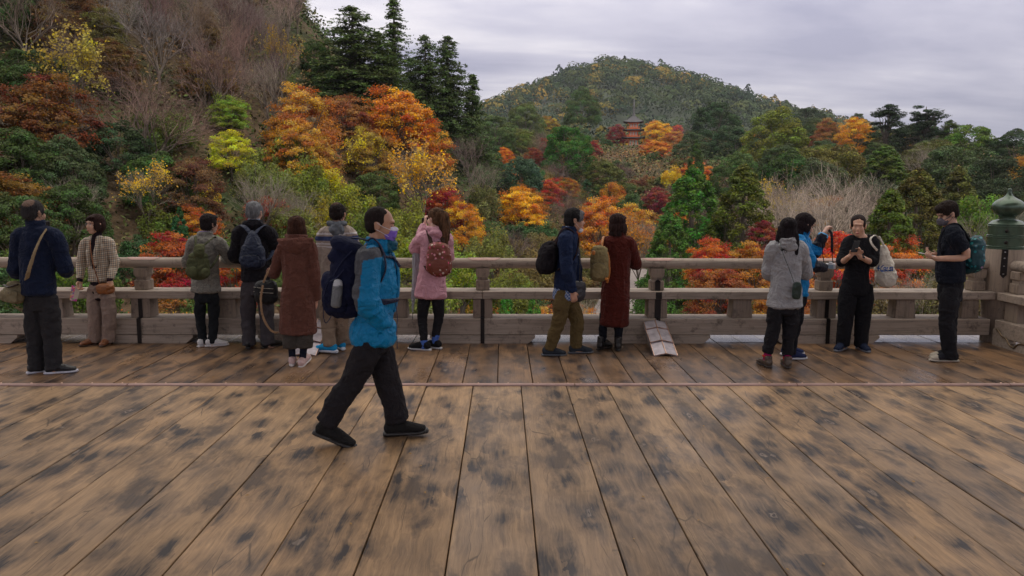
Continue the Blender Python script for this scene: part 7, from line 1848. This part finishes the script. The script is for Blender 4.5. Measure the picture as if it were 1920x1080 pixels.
fuse('hood', [B(P.j['neck']+V3(0, -.085, -.05), (.105, .045, .055), rotm(12), 2.3), B(P.j['neck']+V3(0, -.075, -.0), (.085, .045, .045), rotm(-10), 2.3), loft([P.j['neck']+V3(-.09, -.02, .03), P.j['neck']+V3(0, -.12, .012), P.j['neck']+V3(.09, -.02, .03)], [(.02, .02)]*3, n=10, sub=5)], MATS['nylon'], P.root, .007, 1, GJ*.95, [(.010, (8, 8, 22), 4)])
P.pants((.016, .015, .018), (.105, .080, .062), end=.085, hips=(.165, .125), wr=[(0.0081, (7, 7, 10.8), 5), (0.0036, (20, 20, 8), 6)])
P.socks((.30, .012, .09), .042, .18)
P.shoes((.085, .060, .045), (.04, .03, .028), L=.98, high=.03, wide=1.1)
for sd in 'LR': a = P.j['an'+sd]; fuse('boot_collar', [ringloft(a+V3(0, .0, .035), .044, .044, .011)], MATS['cloth'], P.root, .005, 0, (.42, .03, .02))
base = P.p(1494, 562, -.16); root, b = P.item('crossbody_bag', 'small dark green bag on a thin strap over the grey rain jacket', 'bag', base)
fuse('bag_body', [B(P.p(1494, 545, -.17), (.048, .026, .095), rotm(0, 3, 0), 3.6)], MATS['leather'], root, .006, 1, (.008, .026, .018), offset=b)
fuse('strap', [loft([P.p(1489, 530, -.17), P.p(1478, 500, -.21), P.p(1468, 475, -.2), P.p(1464, 460, -.13), P.p(1462, 453, -.05)], [(.0045, .003)]*5, side=(1, 0, 0), n=6, sub=4)], MATS['leather'], root, .004, 0, (.01, .03, .02), offset=b)

# ---------------------------------------------------------------- 13 woman in black
P = Person('woman dressed all in black facing the viewer and holding her phone in both hands', 1594, 655, 1.59, 172)
P.set(pelvis=(1604, 530, 0), neck=(1614, 440, .0), head=(1609, 424, -.03), shR=(1592, 455, 0), shL=(1637, 455, 0), elR=(1578, 490, -.06), elL=(1637, 490, -.08), wrR=(1594, 480, -.26), wrL=(1612, 481, -.28),
      hipR=(1590, 538, 0), hipL=(1622, 538, 0), knR=(1586, 590, -.02), knL=(1618, 590, -.02), anR=(1580, 645, -.02), anL=(1614, 646, -.02))
P.foot = {'L': (12, 0), 'R': (-38, 0)}; P.headrot(-16, -7)
P.hands = {'R': dict(d=(-.5, .3, .75), n=(-.35, .6, .1), curl=38, spread=6), 'L': dict(d=(.45, .3, .8), n=(.35, .5, .1), curl=34, spread=7)}
P.body((.55, .32, .22)); P.face((.45, .16, .14), brow=(.10, .06, .045))
P.hair([('b', (0, -.027, .052), (.083, .092, .080), None), ('b', (0, -.055, -.0), (.080, .062, .070), None), ('b', (0, .000, .074), (.071, .064, .044), None), ('b', (.052, -.0, .03), (.030, .055, .05), None), ('b', (-.052, -.0, .03), (.030, .055, .05), None), ('b', (0, -.105, .02), (.04, .035, .04), None)], (.024, .014, .013), .002)
BK = np.array((.012, .012, .015))
P.torso([(-.22, .185, .145, 0), (.0, .175, .145, 0), (.3, .155, .13, .0), (.6, .165, .14, .01), (.82, .15, .105, 0), (.92, .105, .08, -.01)], BK, ((.084, .072, .058), None), 'black_top', 'cloth', sleeve_end=.28, wr=[(0.0036, (9, 9, 9.4), 3)])
P.pants(BK, (.125, .100, .082), hips=(.178, .14), wr=[(0.0054, (7, 7, 8), 5)])
P.shoes((.018, .026, .055), (.16, .17, .20), 'cloth')
phone(P, P.p(1604, 462, -.36), rotm(-28, 0, 4), 'phone with a pale rim held upright by the woman in black', back=MATS['phone'])
fuse('watch', [ringloft(P.j['wrL']*.85+P.j['elL']*.15, .032, .032, (.012, .004)), B(P.j['wrL']*.88+P.j['elL']*.12+V3(0, .034, .01), (.018, .006, .018), None, 3)], MATS['leather'], P.root, .004, 0, (.02, .02, .024))
# canvas tote
base = P.p(1658, 542, .0); root, b = P.item('tote_bag', 'off-white canvas tote with blue brush lettering on the shoulder of the woman in black', 'tote bag', base); c = P.p(1659, 505, .0)
CN = np.array((.74, .69, .60))
fuse('bag_body', [B(c+V3(0, 0, -.02), (.105, .085, .165), rotm(0, 8, -10), 2.8), B(P.p(1663, 520, -.01), (.10, .10, .11), None, 2.4), loft([P.p(1652, 462, 0), P.p(1656, 480, 0), P.p(1660, 505, 0)], [(.045, .03), (.075, .055), (.10, .08)], side=(1, 0, 0), n=14)], MATS['cloth'], root, .008, 2, CN, [(.010, (8, 8, 10), 2), (.004, (22, 22, 14), 3)], offset=b)
for q in ([(1645, 470, -.12), (1635, 458, -.12), (1632, 448, -.08), (1640, 441, .0), (1650, 448, .06)], [(1664, 475, -.04), (1656, 458, -.02), (1648, 443, .0)]):
    fuse('handle', [loft([P.p(*w_) for w_ in q], [(.014, .005)]*len(q), side=(1, 0, 0), n=8, sub=4)], MATS['cloth'], root, .005, 0, CN*.95, offset=b)
cu = bpy.data.curves.new('lettering', 'FONT'); cu.body = 'Kaua'; cu.size = .105; cu.shear = .35; cu.extrude = 0; cu.offset = .0012; cu.space_character = .82
tmp = bpy.data.objects.new('t', cu); TMP.objects.link(tmp); 
tm = bpy.data.meshes.new_from_object(tmp.evaluated_get(bpy.context.evaluated_depsgraph_get())); bpy.data.objects.remove(tmp)
lt = bpy.data.objects.new('lettering', tm); tm.materials.append(plain('blue_ink', (.01, .10, .40), .6)); link(lt, root)
bb = P.p(1652, 512, -.16)-b; lt.location = bb; lt.rotation_euler = (math.radians(90), math.radians(-6), math.radians(180-8))
# lay the print onto the sagging cloth
from mathutils.bvhtree import BVHTree
bag = [o for o in root.children if o.name.startswith('bag_body')][0]
bt = BVHTree.FromPolygons([v.co.copy() for v in bag.data.vertices], [tuple(q.vertices) for q in bag.data.polygons])
bm = bmesh.new(); bm.from_mesh(tm); bmesh.ops.subdivide_edges(bm, edges=bm.edges, cuts=1, use_grid_fill=True); bmesh.ops.triangulate(bm, faces=bm.faces)
ML = Matrix.Translation(bb) @ lt.rotation_euler.to_matrix().to_4x4()
dr = (P.Mi.to_3x3() @ Vector((0, 1, 0))).normalized()
for v_ in bm.verts:
    w_ = ML @ v_.co; h_ = bt.ray_cast(w_-dr*.1, dr)
    if h_[0] is None: h_ = bt.find_nearest(w_)
    v_.co = h_[0]-dr*.0025
bm.to_mesh(tm); bm.free(); lt.location = (0, 0, 0); lt.rotation_euler = (0, 0, 0)

# ---------------------------------------------------------------- 14 man in the black T-shirt
P = Person('man in a black T-shirt and grey mask looking at a white phone, leftward in profile', 1776, 676, 1.68, 86)
P.set(pelvis=(1782, 540, 0), neck=(1786, 422, .0), head=(1777, 402, .0), shL=(1789, 440, .17), shR=(1789, 440, -.17), elL=(1795, 478, .18), elR=(1812, 480, -.18), wrL=(1762, 480, .06), wrR=(1758, 485, -.10),
      hipL=(1782, 545, .08), hipR=(1782, 545, -.08), knL=(1780, 602, .08), knR=(1776, 604, -.08), anL=(1779, 664, .11), anR=(1781, 668, -.05))
P.j['neck'][0] = 0; P.j['head'][0] = 0
P.foot = {'L': (4, 0), 'R': (-2, 0)}; P.headrot(4, -22)
P.hands = {'R': dict(d=(-.25, .95, .15), n=(0, .1, 1), curl=45, spread=3), 'L': dict(d=(.25, .9, .25), n=(.3, .1, .9), curl=30, spread=4)}
P.body((.54, .32, .23)); P.face(None)
P.hair([('b', (0, -.018, .052), (.086, .104, .086), None), ('b', (0, -.052, .005), (.080, .062, .066), None), ('b', (.05, .01, .045), (.036, .055, .05), None), ('b', (-.05, .01, .045), (.036, .055, .05), None), ('b', (0, .048, .088), (.062, .052, .034), rotm(6))], (.022, .014, .012), .005, fr=(40, 40, 25))
fuse('face_mask', [blob(P.hp(0, .062, -.048), (.060, .060, .050), P.hr, 2.3), blob(P.hp(0, .100, -.026), (.022, .024, .022), P.hr)], MATS['cloth'], P.root, .005, 2, (.13, .12, .14))
for q in (-1, 1): fuse('ear_loop', [loft([P.hp(q*.052, .08, -.03), P.hp(q*.078, .03, -.015), P.hp(q*.088, -.012, .01)], .004, n=6), loft([P.hp(q*.05, .07, -.075), P.hp(q*.076, .03, -.05), P.hp(q*.088, -.010, -.02)], .003, n=6)], MATS['cloth'], P.root, .003, 0, (.13, .12, .14))
P.torso([(-.10, .175, .150, .0), (.1, .178, .155, .01), (.35, .168, .150, .01), (.7, .18, .135, .0), (.9, .14, .10, .0), (.98, .09, .075, .0)], (.012, .015, .024), ((.088, .082, .07), None), 't_shirt', 'cloth', hem=528, sleeve_end=0, wr=[(0.0054, (8, 8, 10.1), 3), (0.0036, (18, 18, 6), 8)])
P.pants((.018, .018, .022), (.108, .082, .070), hips=(.15, .125), wr=[(0.0081, (7, 7, 11.5), 5), (0.0036, (20, 20, 8), 6)])
P.shoes((.020, .021, .028), (.50, .45, .38), 'cloth', toe=(.50, .45, .37), L=1.03)
phone(P, P.p(1738, 477, -.02), rotm(-78, 0, 0), 'white cased phone in the hands of the man in the black T-shirt', back=MATS['white_plastic'])
c = P.p(1823, 478, .0); pack(P, 'drawstring backpack with a teal leaf print on the man in the black T-shirt', c, (.13, .095, .20), (.01, .1, .12), 'teal_print', strap=np.array((.012, .014, .02)), seed=33, power=2.2, tilt=14, top=False, pocket=False)

# a visitor far down on the valley path
g_ = ray(1207, 547); t_ = 20.0
while t_ < 300 and (CAM+g_*t_).z > gz((CAM+g_*t_).x, (CAM+g_*t_).y): t_ += .5
q = CAM+g_*t_
P = Person('tiny figure in an olive jacket far down on the valley path', 1207, 700, 1.65, 20); P.root.location = (q.x, q.y, q.z+.1)
P.body(); P.torso([(-.2, .19, .14, 0), (.4, .17, .13, 0), (.8, .18, .12, 0), (1, .08, .07, 0)], (.14, .15, .02), ((.08, .07, .05), None), 'jacket', vox=.02)
P.pants((.015, .015, .02), vox=.02); P.shoes((.02, .02, .02), (.03, .03, .03)); P.hair(SHORT, (.02, .015, .014), vox=.012)
bpy.data.collections.remove(TMP)
LC.exclude = False
